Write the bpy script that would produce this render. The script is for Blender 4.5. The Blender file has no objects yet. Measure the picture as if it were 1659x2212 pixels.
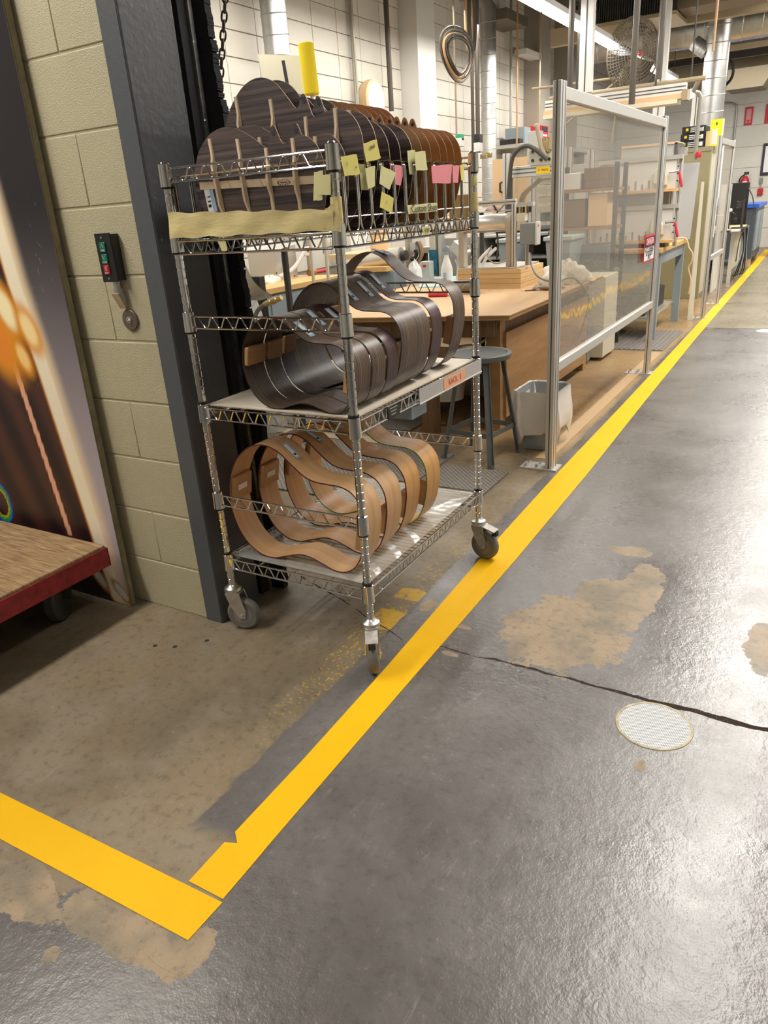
import bpy, bmesh, math, random
from mathutils import Vector, Matrix
random.seed(7)
S = bpy.context.scene
COL = S.collection
PI = math.pi
# ------------------------------------------------------------------ camera (solved from the shelving's posts)
FPX, CX, CY = 1573.84, 829.5, 1106.0
CAMP = Vector((1.1069, -1.679, 1.3718))
CAMR = Matrix.Rotation(0.5496, 3, 'Z') @ Matrix.Rotation(1.1774, 3, 'X') @ Matrix.Rotation(-0.0693, 3, 'Z')
cd = bpy.data.cameras.new('camera'); cam = bpy.data.objects.new('camera', cd); COL.objects.link(cam)
cam.matrix_world = Matrix.Translation(CAMP) @ CAMR.to_4x4()
cd.sensor_fit = 'VERTICAL'; cd.sensor_height = 36.0; cd.lens = 36.0 * FPX / 2212.0; cd.clip_start = 0.02; cd.clip_end = 100
S.camera = cam
# ------------------------------------------------------------------ world, exposure, lamps
w = bpy.data.worlds.new('world'); S.world = w; w.use_nodes = True
w.node_tree.nodes['Background'].inputs[0].default_value = (1.0, 0.95, 0.88, 1)
w.node_tree.nodes['Background'].inputs[1].default_value = 0.10
S.view_settings.view_transform = 'Standard'; S.view_settings.look = 'None'
S.view_settings.exposure = -0.32; S.view_settings.gamma = 1.0; S.view_settings.use_curve_mapping = False
S.cycles.use_denoising = True; S.cycles.max_bounces = 5; S.cycles.diffuse_bounces = 3; S.cycles.glossy_bounces = 3; S.cycles.use_adaptive_sampling = True; S.cycles.adaptive_threshold = 0.08; S.cycles.adaptive_min_samples = 12; S.cycles.transparent_max_bounces = 16
S.cycles.sample_clamp_indirect = 4.0
def area(name, loc, sx, sy, power, col=(1, 0.955, 0.89), rot=(0, 0, 0)):
    l = bpy.data.lights.new(name, 'AREA'); l.shape = 'RECTANGLE'; l.size = sx; l.size_y = sy; l.energy = power; l.color = col
    o = bpy.data.objects.new(name, l); COL.objects.link(o); o.location = loc; o.rotation_euler = rot
    return o
# rows of ceiling tube lamps running along the aisle (outside the frame) and those of the bench row
area('aisle_lamp_row', (0.95, 8.0, 3.45), 0.50, 14.0, 760)
area('right_lamp_row', (4.6, 6.5, 3.2), 0.30, 13.0, 260)
area('wall_lamp_row', (-2.75, 6.6, 3.25), 0.20, 11.0, 250)
area('far_lamp_row', (0.6, 15.0, 3.7), 6.0, 0.30, 260)
area('front_lamp_row', (-1.75, -1.7, 3.3), 0.30, 3.2, 150)
area('front_lamp_row_right', (1.6, -1.5, 3.4), 0.30, 2.6, 36)
# ------------------------------------------------------------------ pixel rays -> points on a known plane
def ray(px, py): return CAMR @ Vector(((px - CX) / FPX, -(py - CY) / FPX, -1.0))
def onz(px, py, z=0.0): d = ray(px, py); return CAMP + d * ((z - CAMP.z) / d.z)
def onx(px, py, x): d = ray(px, py); return CAMP + d * ((x - CAMP.x) / d.x)
def ony(px, py, y): d = ray(px, py); return CAMP + d * ((y - CAMP.y) / d.y)
# ------------------------------------------------------------------ materials
MATS = {}
def mat(name, col, rough=0.5, metal=0.0, ns=0, na=0.0, bump=0.0, bs=200.0, stretch=(1, 1, 1), col2=None, emit=0.0, trans=0.0, spec=None, detail=4.0, coat=0.0, rp=(0.3, 0.7)):
    if name in MATS: return MATS[name]
    m = bpy.data.materials.new(name); m.use_nodes = True; nt = m.node_tree; b = nt.nodes['Principled BSDF']
    c = (*col, 1); b.inputs['Base Color'].default_value = c; b.inputs['Roughness'].default_value = rough; b.inputs['Metallic'].default_value = metal
    if spec is not None: b.inputs['Specular IOR Level'].default_value = spec
    if coat: b.inputs['Coat Weight'].default_value = coat; b.inputs['Coat Roughness'].default_value = 0.15
    if trans: b.inputs['Transmission Weight'].default_value = trans
    if emit: b.inputs['Emission Color'].default_value = c; b.inputs['Emission Strength'].default_value = emit
    if ns or bump:
        tc = nt.nodes.new('ShaderNodeTexCoord'); mp = nt.nodes.new('ShaderNodeMapping'); mp.inputs['Scale'].default_value = stretch
        nt.links.new(tc.outputs['Object'], mp.inputs['Vector'])
    if ns:
        n = nt.nodes.new('ShaderNodeTexNoise'); n.inputs['Scale'].default_value = ns; n.inputs['Detail'].default_value = detail; n.inputs['Roughness'].default_value = 0.6
        nt.links.new(mp.outputs[0], n.inputs['Vector'])
        r = nt.nodes.new('ShaderNodeValToRGB'); r.color_ramp.elements[0].position = rp[0]; r.color_ramp.elements[1].position = rp[1]
        lo = tuple(max(0, x * (1 - na)) for x in col) if col2 is None else col2
        hi = tuple(min(1, x * (1 + na)) for x in col) if col2 is None else col
        r.color_ramp.elements[0].color = (*lo, 1); r.color_ramp.elements[1].color = (*hi, 1)
        nt.links.new(n.outputs['Fac'], r.inputs[0]); nt.links.new(r.outputs[0], b.inputs['Base Color'])
    if bump:
        n2 = nt.nodes.new('ShaderNodeTexNoise'); n2.inputs['Scale'].default_value = bs; n2.inputs['Detail'].default_value = 3.0
        nt.links.new(mp.outputs[0], n2.inputs['Vector'])
        bp = nt.nodes.new('ShaderNodeBump'); bp.inputs['Strength'].default_value = bump; bp.inputs['Distance'].default_value = 0.004
        nt.links.new(n2.outputs['Fac'], bp.inputs['Height']); nt.links.new(bp.outputs[0], b.inputs['Normal'])
    MATS[name] = m; return m
CHROME = mat('chrome', (0.74, 0.74, 0.73), 0.07, 1.0)
ZINC = mat('zinc', (0.62, 0.61, 0.58), 0.32, 1.0, ns=40, na=0.15)
ALU = mat('anodised_aluminium', (0.62, 0.61, 0.58), 0.42, 0.55)
ALUD = mat('aluminium_slot', (0.10, 0.10, 0.10), 0.6, 0.3)
BLACK = mat('black_plastic', (0.012, 0.012, 0.012), 0.42)
RUBBER = mat('black_rubber', (0.02, 0.02, 0.02), 0.7)
GREYW = mat('grey_wheel_rubber', (0.16, 0.15, 0.135), 0.6, ns=12, na=0.25)
WHITE = mat('white_paint', (0.72, 0.71, 0.67), 0.45)
CREAM = mat('cream_card', (0.70, 0.67, 0.52), 0.6)
PAPER = mat('white_paper', (0.75, 0.76, 0.76), 0.7)
YELTAPE = mat('yellow_tape', (0.80, 0.445, 0.0), 0.55, spec=0.25, ns=3.0, na=0.04, bump=0.15, bs=60)
MASK = mat('masking_tape', (0.72, 0.60, 0.27), 0.65, ns=7, col2=(0.58, 0.48, 0.22), stretch=(1, 1, 3), bump=0.8, bs=12)
NOTE = mat('yellow_note', (0.72, 0.63, 0.16), 0.7)
NOTEP = mat('pale_note', (0.70, 0.66, 0.32), 0.7)
PINK = mat('pink_note', (0.78, 0.25, 0.28), 0.7)
ORNOTE = mat('orange_note', (0.85, 0.42, 0.24), 0.7)
INK = mat('ink', (0.02, 0.02, 0.03), 0.6)
BLUEST = mat('blue_label', (0.32, 0.47, 0.63), 0.5)
TEALST = mat('tape_tail', (0.17, 0.23, 0.27), 0.35)
DARKW = mat('dark_rosewood_plate', (0.165, 0.110, 0.092), 0.5, rp=(0.38, 0.70), ns=5.0, col2=(0.020, 0.013, 0.014), stretch=(0.35, 1, 17), detail=5)
DARKW2 = mat('plum_rosewood_plate', (0.085, 0.042, 0.046), 0.5, ns=5.0, col2=(0.026, 0.014, 0.018), stretch=(0.5, 1, 13), detail=5)
DARKR = mat('dark_rosewood_rim', (0.25, 0.160, 0.098), 0.42, rp=(0.40, 0.72), ns=5.0, col2=(0.020, 0.012, 0.011), stretch=(0.10, 30, 0.10), detail=5)
DARKR2 = mat('plum_rosewood_rim', (0.115, 0.050, 0.040), 0.38, rp=(0.40, 0.72), ns=5.0, col2=(0.028, 0.015, 0.018), stretch=(0.15, 18, 0.15), detail=5)
MAHOG = mat('mahogany_rim', (0.62, 0.38, 0.185), 0.45, ns=4.0, col2=(0.50, 0.285, 0.125), stretch=(0.3, 9, 0.3), detail=5)
MAHOG2 = mat('amber_mahogany_rim', (0.60, 0.325, 0.105), 0.42, ns=4.0, col2=(0.48, 0.24, 0.07), stretch=(0.3, 9, 0.3), detail=5)
BLOCKW = mat('neck_block_wood', (0.50, 0.28, 0.12), 0.5, ns=3.0, col2=(0.40, 0.21, 0.085), stretch=(2, 2, 14))
BLOCKD = mat('neck_block_wood_dark', (0.36, 0.18, 0.065), 0.5, ns=3.0, col2=(0.28, 0.135, 0.05), stretch=(14, 2, 2))
SPRUCE = mat('spruce_brace', (0.66, 0.50, 0.33), 0.55, ns=6, na=0.08, stretch=(6, 6, 0.5))
BROWNP = mat('brown_back_wood', (0.47, 0.225, 0.075), 0.42, ns=3.0, col2=(0.34, 0.155, 0.048), stretch=(0.6, 1, 7))
TANP = mat('tan_back_wood', (0.42, 0.225, 0.09), 0.42, ns=3.0, col2=(0.31, 0.155, 0.058), stretch=(0.6, 1, 7))
EDGE = mat('pale_ply_edge', (0.48, 0.34, 0.20), 0.6)
MAROON = mat('maroon_edge', (0.10, 0.012, 0.02), 0.5)
GREEN = mat('green_clamp_tape', (0.16, 0.33, 0.05), 0.5)
PLY = mat('plywood', (0.40, 0.235, 0.10), 0.55, ns=3.0, col2=(0.30, 0.165, 0.065), stretch=(1, 1, 8))
TABLET = mat('hardboard_top', (0.60, 0.385, 0.20), 0.5, ns=2.0, na=0.08)
MAPLE = mat('butcher_block', (0.68, 0.42, 0.16), 0.45, ns=3.0, na=0.14, stretch=(6, 0.6, 6))
PINE = mat('laminated_pine', (0.56, 0.37, 0.17), 0.5, ns=3.0, na=0.14, stretch=(0.5, 0.5, 9))
OLDW = mat('old_dark_timber', (0.17, 0.095, 0.045), 0.6, ns=4, na=0.3, stretch=(8, 8, 0.7))
GREYP = mat('grey_paint', (0.20, 0.22, 0.225), 0.45)
BLUEG = mat('blue_grey_paint', (0.26, 0.31, 0.34), 0.45)
LGREY = mat('light_grey_paint', (0.46, 0.455, 0.42), 0.45)
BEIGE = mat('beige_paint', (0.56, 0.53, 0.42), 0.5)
OLIVE = mat('olive_cabinet_paint', (0.30, 0.27, 0.15), 0.45)
RED = mat('red_paint', (0.42, 0.015, 0.02), 0.45)
REDP = mat('red_print', (0.55, 0.02, 0.03), 0.5)
YELF = mat('yellow_foam', (0.86, 0.66, 0.01), 0.75, bump=0.6, bs=300)
YELB = mat('yellow_print', (0.83, 0.80, 0.02), 0.5)
YELS = mat('yellow_label', (0.85, 0.55, 0.01), 0.5)
BRASS = mat('brass', (0.58, 0.44, 0.18), 0.3, 1.0)
COPPER = mat('orange_cable', (0.42, 0.24, 0.11), 0.5)
HOSE = mat('dark_hose', (0.06, 0.05, 0.04), 0.5)
TANH = mat('tan_hose', (0.36, 0.29, 0.20), 0.55)
GREYH = mat('grey_hose', (0.55, 0.53, 0.49), 0.5)
SHEET = mat('sheet_metal', (0.66, 0.64, 0.60), 0.33, 0.75)
GALV = mat('galvanised_duct', (0.50, 0.50, 0.49), 0.40, 0.85, ns=6, na=0.15)
GALVD = mat('dim_duct', (0.34, 0.32, 0.28), 0.4, 0.6, ns=6, na=0.15)
PIPEG = mat('grey_conduit', (0.38, 0.37, 0.33), 0.4, 0.5)
PIPEB = mat('brown_pipe', (0.085, 0.070, 0.055), 0.5, 0.3)
TANB = mat('tan_beam', (0.36, 0.29, 0.18), 0.55)
WOODB = mat('peach_board', (0.72, 0.50, 0.28), 0.55)
DARKS = mat('dark_steel', (0.05, 0.045, 0.04), 0.55, 0.3)
BLUE = mat('blue_paint', (0.015, 0.10, 0.50), 0.4)
TEAL = mat('worn_teal_paint', (0.02, 0.135, 0.21), 0.5, ns=18, na=0.5)
RUSTC = mat('rusty_chain', (0.075, 0.055, 0.045), 0.5, 0.5)
TOTE = mat('grey_tote', (0.27, 0.31, 0.32), 0.5)
COTTON = mat('white_rag', (0.74, 0.69, 0.59), 0.9)
PALEB = mat('pale_blue_sheet', (0.45, 0.60, 0.60), 0.5)
MATM = mat('ribbed_mat', (0.185, 0.165, 0.145), 0.6)
LINER = mat('white_liner_board', (0.66, 0.58, 0.46), 0.45, ns=5, na=0.06)
TUBE = mat('lit_tube', (1.0, 0.97, 0.92), 0.5, emit=42.0)
GLOW = mat('lit_lamp', (1.0, 0.95, 0.88), 0.5, emit=18.0)
REDB = mat('red_button', (0.42, 0.01, 0.02), 0.4)
GRNB = mat('green_button', (0.005, 0.16, 0.10), 0.4)
WPRINT = mat('white_print', (0.75, 0.78, 0.76), 0.5)
def thin_clear(name, tint, haze, gloss, rough, bumpstr, scale, stretch):
    m = bpy.data.materials.new(name); m.use_nodes = True; nt = m.node_tree; nt.nodes.clear()
    o = nt.nodes.new('ShaderNodeOutputMaterial'); t = nt.nodes.new('ShaderNodeBsdfTransparent'); t.inputs[0].default_value = (*tint, 1)
    d = nt.nodes.new('ShaderNodeBsdfDiffuse'); d.inputs[0].default_value = (0.80, 0.77, 0.72, 1)
    g = nt.nodes.new('ShaderNodeBsdfGlossy'); g.inputs['Roughness'].default_value = rough
    tc = nt.nodes.new('ShaderNodeTexCoord'); mp = nt.nodes.new('ShaderNodeMapping'); mp.inputs['Scale'].default_value = stretch
    n = nt.nodes.new('ShaderNodeTexNoise'); n.inputs['Scale'].default_value = scale; n.inputs['Detail'].default_value = 2.0
    bp = nt.nodes.new('ShaderNodeBump'); bp.inputs['Strength'].default_value = bumpstr; bp.inputs['Distance'].default_value = 0.02
    L = nt.links
    L.new(tc.outputs['Object'], mp.inputs[0]); L.new(mp.outputs[0], n.inputs['Vector']); L.new(n.outputs['Fac'], bp.inputs['Height']); L.new(bp.outputs[0], g.inputs['Normal'])
    m1 = nt.nodes.new('ShaderNodeMixShader'); m1.inputs[0].default_value = haze; L.new(t.outputs[0], m1.inputs[1]); L.new(d.outputs[0], m1.inputs[2])
    m2 = nt.nodes.new('ShaderNodeMixShader'); m2.inputs[0].default_value = gloss; L.new(m1.outputs[0], m2.inputs[1]); L.new(g.outputs[0], m2.inputs[2])
    L.new(m2.outputs[0], o.inputs['Surface']); MATS[name] = m; return m
FILM = thin_clear('clear_curtain_film', (0.82, 0.78, 0.72), 0.11, 0.33, 0.010, 0.05, 5.0, (1, 2.4, 1.0))
CLEAR = thin_clear('clear_shelf_liner', (0.93, 0.92, 0.88), 0.24, 0.10, 0.12, 0.2, 8.0, (1, 1, 1))
BAGM = thin_clear('thin_white_bag', (0.96, 0.95, 0.93), 0.85, 0.14, 0.2, 1.0, 20.0, (1, 1, 0.3))
POLY = thin_clear('clear_acrylic', (0.95, 0.94, 0.92), 0.06, 0.08, 0.03, 0.0, 1.0, (1, 1, 1))
# ------------------------------------------------------------------ mesh helpers
LOC = {}
class MB:
    def __init__(s): s.v = []; s.f = []
    def raw(s, v, f):
        n = len(s.v); s.v += [tuple(x) for x in v]; s.f += [tuple(i + n for i in q) for q in f]; return s
    def box(s, c, d, R=None):
        c = Vector(c); h = [x / 2 for x in d]; vs = []
        for x in (-1, 1):
            for y in (-1, 1):
                for z in (-1, 1):
                    p = Vector((x * h[0], y * h[1], z * h[2])); vs.append(c + (R @ p if R else p))
        return s.raw(vs, [(0, 1, 3, 2), (4, 6, 7, 5), (0, 4, 5, 1), (2, 3, 7, 6), (0, 2, 6, 4), (1, 5, 7, 3)])
    def bb(s, x0, x1, y0, y1, z0, z1): return s.box(((x0 + x1) / 2, (y0 + y1) / 2, (z0 + z1) / 2), (abs(x1 - x0), abs(y1 - y0), abs(z1 - z0)))
    def bar(s, p0, p1, a, b, up=(0, 0, 1)):
        p0 = Vector(p0); p1 = Vector(p1); d = (p1 - p0); L = d.length; d.normalize()
        u = Vector(up)
        if abs(u.dot(d)) > 0.95: u = Vector((1, 0, 0))
        x = d.cross(u).normalized(); z = x.cross(d).normalized()
        R = Matrix((x, d, z)).transposed()
        return s.box((p0 + p1) / 2, (a, L, b), R)
    def ring(s, c, u, v, r, n): return [c + u * (r * math.cos(2 * PI * i / n)) + v * (r * math.sin(2 * PI * i / n)) for i in range(n)]
    def cyl(s, p0, p1, r, n=12, r2=None, caps=True):
        p0 = Vector(p0); p1 = Vector(p1); d = (p1 - p0).normalized()
        u = d.cross(Vector((0, 0, 1)) if abs(d.z) < 0.9 else Vector((1, 0, 0))).normalized(); v = d.cross(u)
        vs = s.ring(p0, u, v, r, n) + s.ring(p1, u, v, r if r2 is None else r2, n)
        fs = [(i, (i + 1) % n, n + (i + 1) % n, n + i) for i in range(n)]
        if caps: fs += [tuple(range(n - 1, -1, -1)), tuple(range(n, 2 * n))]
        return s.raw(vs, fs)
    def tube(s, pts, r, n=8, closed=False):
        P = [Vector(p) for p in pts]; m = len(P); rs = r if isinstance(r, (list, tuple)) else [r] * m
        T = []
        for i in range(m):
            a = P[(i - 1) % m] if closed or i > 0 else P[i]; b = P[(i + 1) % m] if closed or i < m - 1 else P[i]
            T.append((b - a).normalized())
        u = T[0].cross(Vector((0, 0, 1)) if abs(T[0].z) < 0.9 else Vector((1, 0, 0))).normalized()
        vs = []
        for i in range(m):
            u = (u - T[i] * u.dot(T[i])).normalized(); v = T[i].cross(u); vs += s.ring(P[i], u, v, rs[i], n)
        fs = []
        for i in range(m if closed else m - 1):
            j = (i + 1) % m
            for k in range(n): fs.append((i * n + k, i * n + (k + 1) % n, j * n + (k + 1) % n, j * n + k))
        if not closed: fs += [tuple(range(n - 1, -1, -1)), tuple(range((m - 1) * n, m * n))]
        return s.raw(vs, fs)
    def prism(s, poly, axis, a0, a1):
        n = len(poly)
        def P(q, a): return {'x': (a, q[0], q[1]), 'y': (q[0], a, q[1]), 'z': (q[0], q[1], a)}[axis]
        vs = [P(q, a0) for q in poly] + [P(q, a1) for q in poly]
        return s.raw(vs, [tuple(range(n)), tuple(range(2 * n - 1, n - 1, -1))] + [(i, n + i, n + (i + 1) % n, (i + 1) % n) for i in range(n)])
    def lathe(s, prof, c=(0, 0, 0), n=20, ax=None, capped=True):
        c = Vector(c); d = Vector(ax or (0, 0, 1)).normalized()
        u = d.cross(Vector((0, 0, 1)) if abs(d.z) < 0.9 else Vector((1, 0, 0))).normalized(); v = d.cross(u)
        vs = []
        for r, z in prof: vs += s.ring(c + d * z, u, v, max(r, 1e-5), n)
        m = len(prof); fs = []
        for i in range(m - 1):
            for k in range(n): fs.append((i * n + k, i * n + (k + 1) % n, (i + 1) * n + (k + 1) % n, (i + 1) * n + k))
        if capped: fs += [tuple(range(n - 1, -1, -1)), tuple(range((m - 1) * n, m * n))]
        return s.raw(vs, fs)
    def quad(s, a, b, c, d): return s.raw([a, b, c, d], [(0, 1, 2, 3)])
    def plate(s, c, u, v, w, h, t):
        # flat rectangle of thickness t, u and v unit axes
        u = Vector(u).normalized(); v = Vector(v).normalized(); k = u.cross(v); R = Matrix((u, v, k)).transposed()
        return s.box(c, (w, h, t), R)
    def build(s, name, m, parent=None, bevel=0.0, smooth=True, local=False, ang=35):
        off = Vector((0, 0, 0)) if (local or parent is None) else LOC.get(parent.name, Vector((0, 0, 0)))
        me = bpy.data.meshes.new(name); me.from_pydata([(x - off.x, y - off.y, z - off.z) for x, y, z in s.v], [], s.f); me.update()
        bm = bmesh.new(); bm.from_mesh(me); bmesh.ops.recalc_face_normals(bm, faces=bm.faces); bm.to_mesh(me); bm.free()
        if smooth:
            for p in me.polygons: p.use_smooth = True
            me.set_sharp_from_angle(angle=math.radians(ang))
        me.materials.append(m)
        o = bpy.data.objects.new(name, me); COL.objects.link(o)
        if parent is not None:
            o.parent = parent; LOC[o.name] = LOC.get(parent.name, Vector((0, 0, 0)))
        if bevel:
            b = o.modifiers.new('bevel', 'BEVEL'); b.width = bevel; b.segments = 2; b.limit_method = 'ANGLE'
        return o
def tag(o, label, cat, group=None):
    o['label'] = label; o['category'] = cat
    if group: o['group'] = group
    return o
def thing(name, label, cat, loc=(0, 0, 0), group=None):
    o = bpy.data.objects.new(name, None); COL.objects.link(o); o.empty_display_size = 0.05; o.location = loc; LOC[o.name] = Vector(loc)
    return tag(o, label, cat, group)
def struct(o): o['kind'] = 'structure'; return o
def stuff(o): o['kind'] = 'stuff'; return o
def dup(root, loc, rz=None, label=None):
    def cp(o, par):
        c = o.copy(); COL.objects.link(c)
        if par is not None: c.parent = par
        for ch in o.children: cp(ch, c)
        return c
    r = cp(root, None); r.location = loc
    if rz is not None: r.rotation_euler = (0, 0, rz)
    if label: r['label'] = label
    return r
def text(name, body, size, c, u, v, m, parent=None, sx=1.0):
    cu = bpy.data.curves.new('t', 'FONT'); cu.body = body; cu.size = size; cu.align_x = 'CENTER'; cu.align_y = 'CENTER'; cu.resolution_u = 2; cu.extrude = 0.0002
    to = bpy.data.objects.new('t', cu); COL.objects.link(to)
    dg = bpy.context.evaluated_depsgraph_get(); me = bpy.data.meshes.new_from_object(to.evaluated_get(dg))
    bpy.data.objects.remove(to); bpy.data.curves.remove(cu)
    u = Vector(u).normalized(); v = Vector(v).normalized(); k = u.cross(v); c = Vector(c)
    off = LOC.get(parent.name, Vector((0, 0, 0))) if parent is not None else Vector((0, 0, 0))
    for p in me.vertices: p.co = c + u * (p.co.x * sx) + v * p.co.y + k * p.co.z - off
    me.name = name; me.materials.clear(); me.materials.append(m)
    o = bpy.data.objects.new(name, me); COL.objects.link(o)
    if parent is not None: o.parent = parent; LOC[o.name] = off
    return o
def spline(pts, n=8, closed=False):
    P = [Vector(p) for p in pts]; m = len(P); out = []
    for i in range(m if closed else m - 1):
        g = lambda k: P[k % m] if closed else P[min(max(k, 0), m - 1)]
        a, b, c, d = g(i - 1), g(i), g(i + 1), g(i + 2)
        for j in range(n):
            t = j / n
            out.append(0.5 * ((2 * b) + (c - a) * t + (2 * a - 5 * b + 4 * c - d) * t * t + (3 * b - a - 3 * c + d) * t ** 3))
    if not closed: out.append(P[-1])
    return out
def hose(name, pts, r, m, parent=None, n=8, k=8): return MB().tube(spline(pts, k), r, n).build(name, m, parent)
# ------------------------------------------------------------------ floor material
class G:
    def __init__(s, m): s.t = m.node_tree; s.L = s.t.links
    def set(s, sock, v):
        if isinstance(v, bpy.types.NodeSocket): s.L.new(v, sock)
        else: sock.default_value = v
    def m(s, op, a, b=0.0):
        n = s.t.nodes.new('ShaderNodeMath'); n.operation = op; s.set(n.inputs[0], a); s.set(n.inputs[1], b); return n.outputs[0]
    def sm(s, x, a, b, lo=0.0, hi=1.0):
        n = s.t.nodes.new('ShaderNodeMapRange'); n.interpolation_type = 'SMOOTHSTEP'; s.set(n.inputs[0], x)
        n.inputs[1].default_value = a; n.inputs[2].default_value = b; n.inputs[3].default_value = lo; n.inputs[4].default_value = hi; return n.outputs[0]
    def noise(s, vec, scale, detail=3.0, rough=0.55):
        n = s.t.nodes.new('ShaderNodeTexNoise'); s.L.new(vec, n.inputs['Vector']); n.inputs['Scale'].default_value = scale; n.inputs['Detail'].default_value = detail; n.inputs['Roughness'].default_value = rough; return n.outputs['Fac']
    def mp(s, vec, sc): n = s.t.nodes.new('ShaderNodeMapping'); s.L.new(vec, n.inputs[0]); n.inputs['Scale'].default_value = sc; return n.outputs[0]
    def mix(s, f, a, b):
        n = s.t.nodes.new('ShaderNodeMix'); n.data_type = 'RGBA'; s.set(n.inputs[0], f)
        for i, c in ((6, a), (7, b)):
            if isinstance(c, tuple): n.inputs[i].default_value = (*c, 1)
            else: s.L.new(c, n.inputs[i])
        return n.outputs[2]
def floor_material():
    m = bpy.data.materials.new('worn_painted_concrete'); m.use_nodes = True; g = G(m); b = m.node_tree.nodes['Principled BSDF']
    tc = m.node_tree.nodes.new('ShaderNodeTexCoord'); V = tc.outputs['Object']
    sp = m.node_tree.nodes.new('ShaderNodeSeparateXYZ'); g.L.new(V, sp.inputs[0]); x, y = sp.outputs[0], sp.outputs[1]
    n1 = g.m('SUBTRACT', g.noise(V, 4.0, 5), 0.5); n2 = g.m('SUBTRACT', g.noise(V, 14.0, 6, 0.65), 0.5); n3 = g.noise(V, 1.7, 4); n4 = g.noise(V, 60.0, 3); nf = g.noise(V, 190.0, 2)
    A = lambda a, b_: g.m('ADD', a, b_)
    Mu = lambda a, b_: g.m('MULTIPLY', a, b_)
    # painted aisle
    e = A(x, Mu(n2, 0.07))
    paint = Mu(g.sm(e, -0.072, -0.058), g.sm(A(y, Mu(n1, 0.1)), -0.80, -0.74))
    paint = g.m('MAXIMUM', paint, g.sm(A(x, Mu(n2, 0.12)), 0.13, 0.15))
    paint = g.m('MAXIMUM', paint, g.sm(A(Mu(y, -1.0), Mu(n1, 0.55)), 1.06, 1.08))
    paint = Mu(paint, g.sm(A(y, Mu(n1, 0.1)), 6.75, 6.80, 1.0, 0.0))
    bare = None
    for cx, cy, rx, ry in ((0.50, 0.47, 0.20, 0.26), (0.54, 0.72, 0.10, 0.14), (0.665, 0.78, 0.07, 0.28), (0.56, 1.15, 0.09, 0.05), (1.10, 0.62, 0.06, 0.16), (0.165, 0.33, 0.035, 0.014), (0.20, 0.16, 0.03, 0.012), (-0.01, 0.42, 0.03, 0.05), (0.0, -1.06, 0.22, 0.05), (0.17, -1.04, 0.05, 0.07), (-0.30, -1.10, 0.16, 0.06), (-0.08, -1.17, 0.02, 0.02), (0.86, -0.10, 0.02, 0.03)):
        dx = Mu(A(x, -cx), 1 / rx); dy = Mu(A(y, -cy), 1 / ry)
        q = A(A(Mu(dx, dx), Mu(dy, dy)), A(Mu(n2, 2.6), Mu(n1, 2.2)))
        k = g.sm(q, 0.93, 1.0, 1.0, 0.0); bare = k if bare is None else g.m('MAXIMUM', bare, k)
    flecks = g.sm(g.noise(V, 9.0, 3), 0.735, 0.745)
    bare = g.m('MAXIMUM', bare, Mu(flecks, g.sm(x, 0.2, 0.9)))
    paint = Mu(paint, g.m('SUBTRACT', 1.0, bare))
    # colours
    conc = g.mix(g.sm(n3, 0.35, 0.65), (0.235, 0.180, 0.112), (0.150, 0.122, 0.080))
    conc = g.mix(g.sm(n1, -0.06, 0.14, 0, 0.7), conc, (0.25, 0.205, 0.145))
    conc = g.mix(g.sm(g.noise(g.mp(V, (1.0, 2.4, 1)), 2.2, 5), 0.5, 0.75, 0, 0.6), conc, (0.20, 0.125, 0.075))
    tan = g.mix(g.sm(n3, 0.4, 0.65), (0.36, 0.235, 0.115), (0.27, 0.175, 0.09))
    tanmask = Mu(g.sm(y, 1.9, 2.5), g.sm(x, -0.10, -0.06, 1.0, 0.0)); tanmask = Mu(tanmask, g.sm(y, 9.0, 9.6, 1.0, 0.0))
    conc = g.mix(tanmask, conc, tan)
    farm = g.sm(y, 6.6, 6.8); conc = g.mix(Mu(farm, g.sm(x, -0.1, 0.0)), conc, g.mix(g.sm(g.noise(g.mp(V, (0.3, 2.0, 1)), 2.0, 4), 0.4, 0.65), (0.26, 0.22, 0.145), (0.21, 0.175, 0.115)))
    barec = g.mix(g.sm(g.noise(V, 6.0, 5), 0.4, 0.65), (0.33, 0.245, 0.155), (0.20, 0.165, 0.112))
    conc = g.mix(bare, conc, barec)
    grey = g.mix(g.sm(n3, 0.35, 0.68), (0.104, 0.094, 0.087), (0.146, 0.135, 0.125))
    grey = g.mix(g.sm(n1, -0.02, 0.25, 0, 0.5), grey, (0.18, 0.168, 0.156))
    streak = g.sm(g.noise(g.mp(V, (2.2, 0.5, 1)), 14.0, 5), 0.60, 0.78); grey = g.mix(Mu(streak, 0.45), grey, (0.24, 0.23, 0.215))
    col = g.mix(paint, conc, grey)
    # old yellow paint line and two remaining patches of it
    band = Mu(g.sm(x, -0.175, -0.16), g.sm(x, -0.065, -0.055, 1.0, 0.0)); band = Mu(band, Mu(g.sm(y, -0.75, 0.2), g.sm(y, 0.3, 1.3, 1.0, 0.0)))
    spk = Mu(band, g.sm(A(g.noise(V, 70.0, 4, 0.7), Mu(n1, 0.35)), 0.56, 0.60))
    yel = spk
    for y0, y1 in ((0.42, 0.50), (0.20, 0.33)):
        k = Mu(Mu(g.sm(A(x, Mu(n2, 0.03)), -0.165, -0.16), g.sm(A(x, Mu(n2, 0.02)), -0.062, -0.057, 1.0, 0.0)), Mu(g.sm(A(y, Mu(n2, 0.04)), y0, y0 + 0.004), g.sm(A(y, Mu(n2, 0.05)), y1, y1 + 0.004, 1.0, 0.0)))
        yel = g.m('MAXIMUM', yel, Mu(k, g.sm(g.noise(V, 30.0, 4), 0.66, 0.60)))
    col = g.mix(Mu(yel, 0.92), col, (0.62, 0.37, 0.012))
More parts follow.
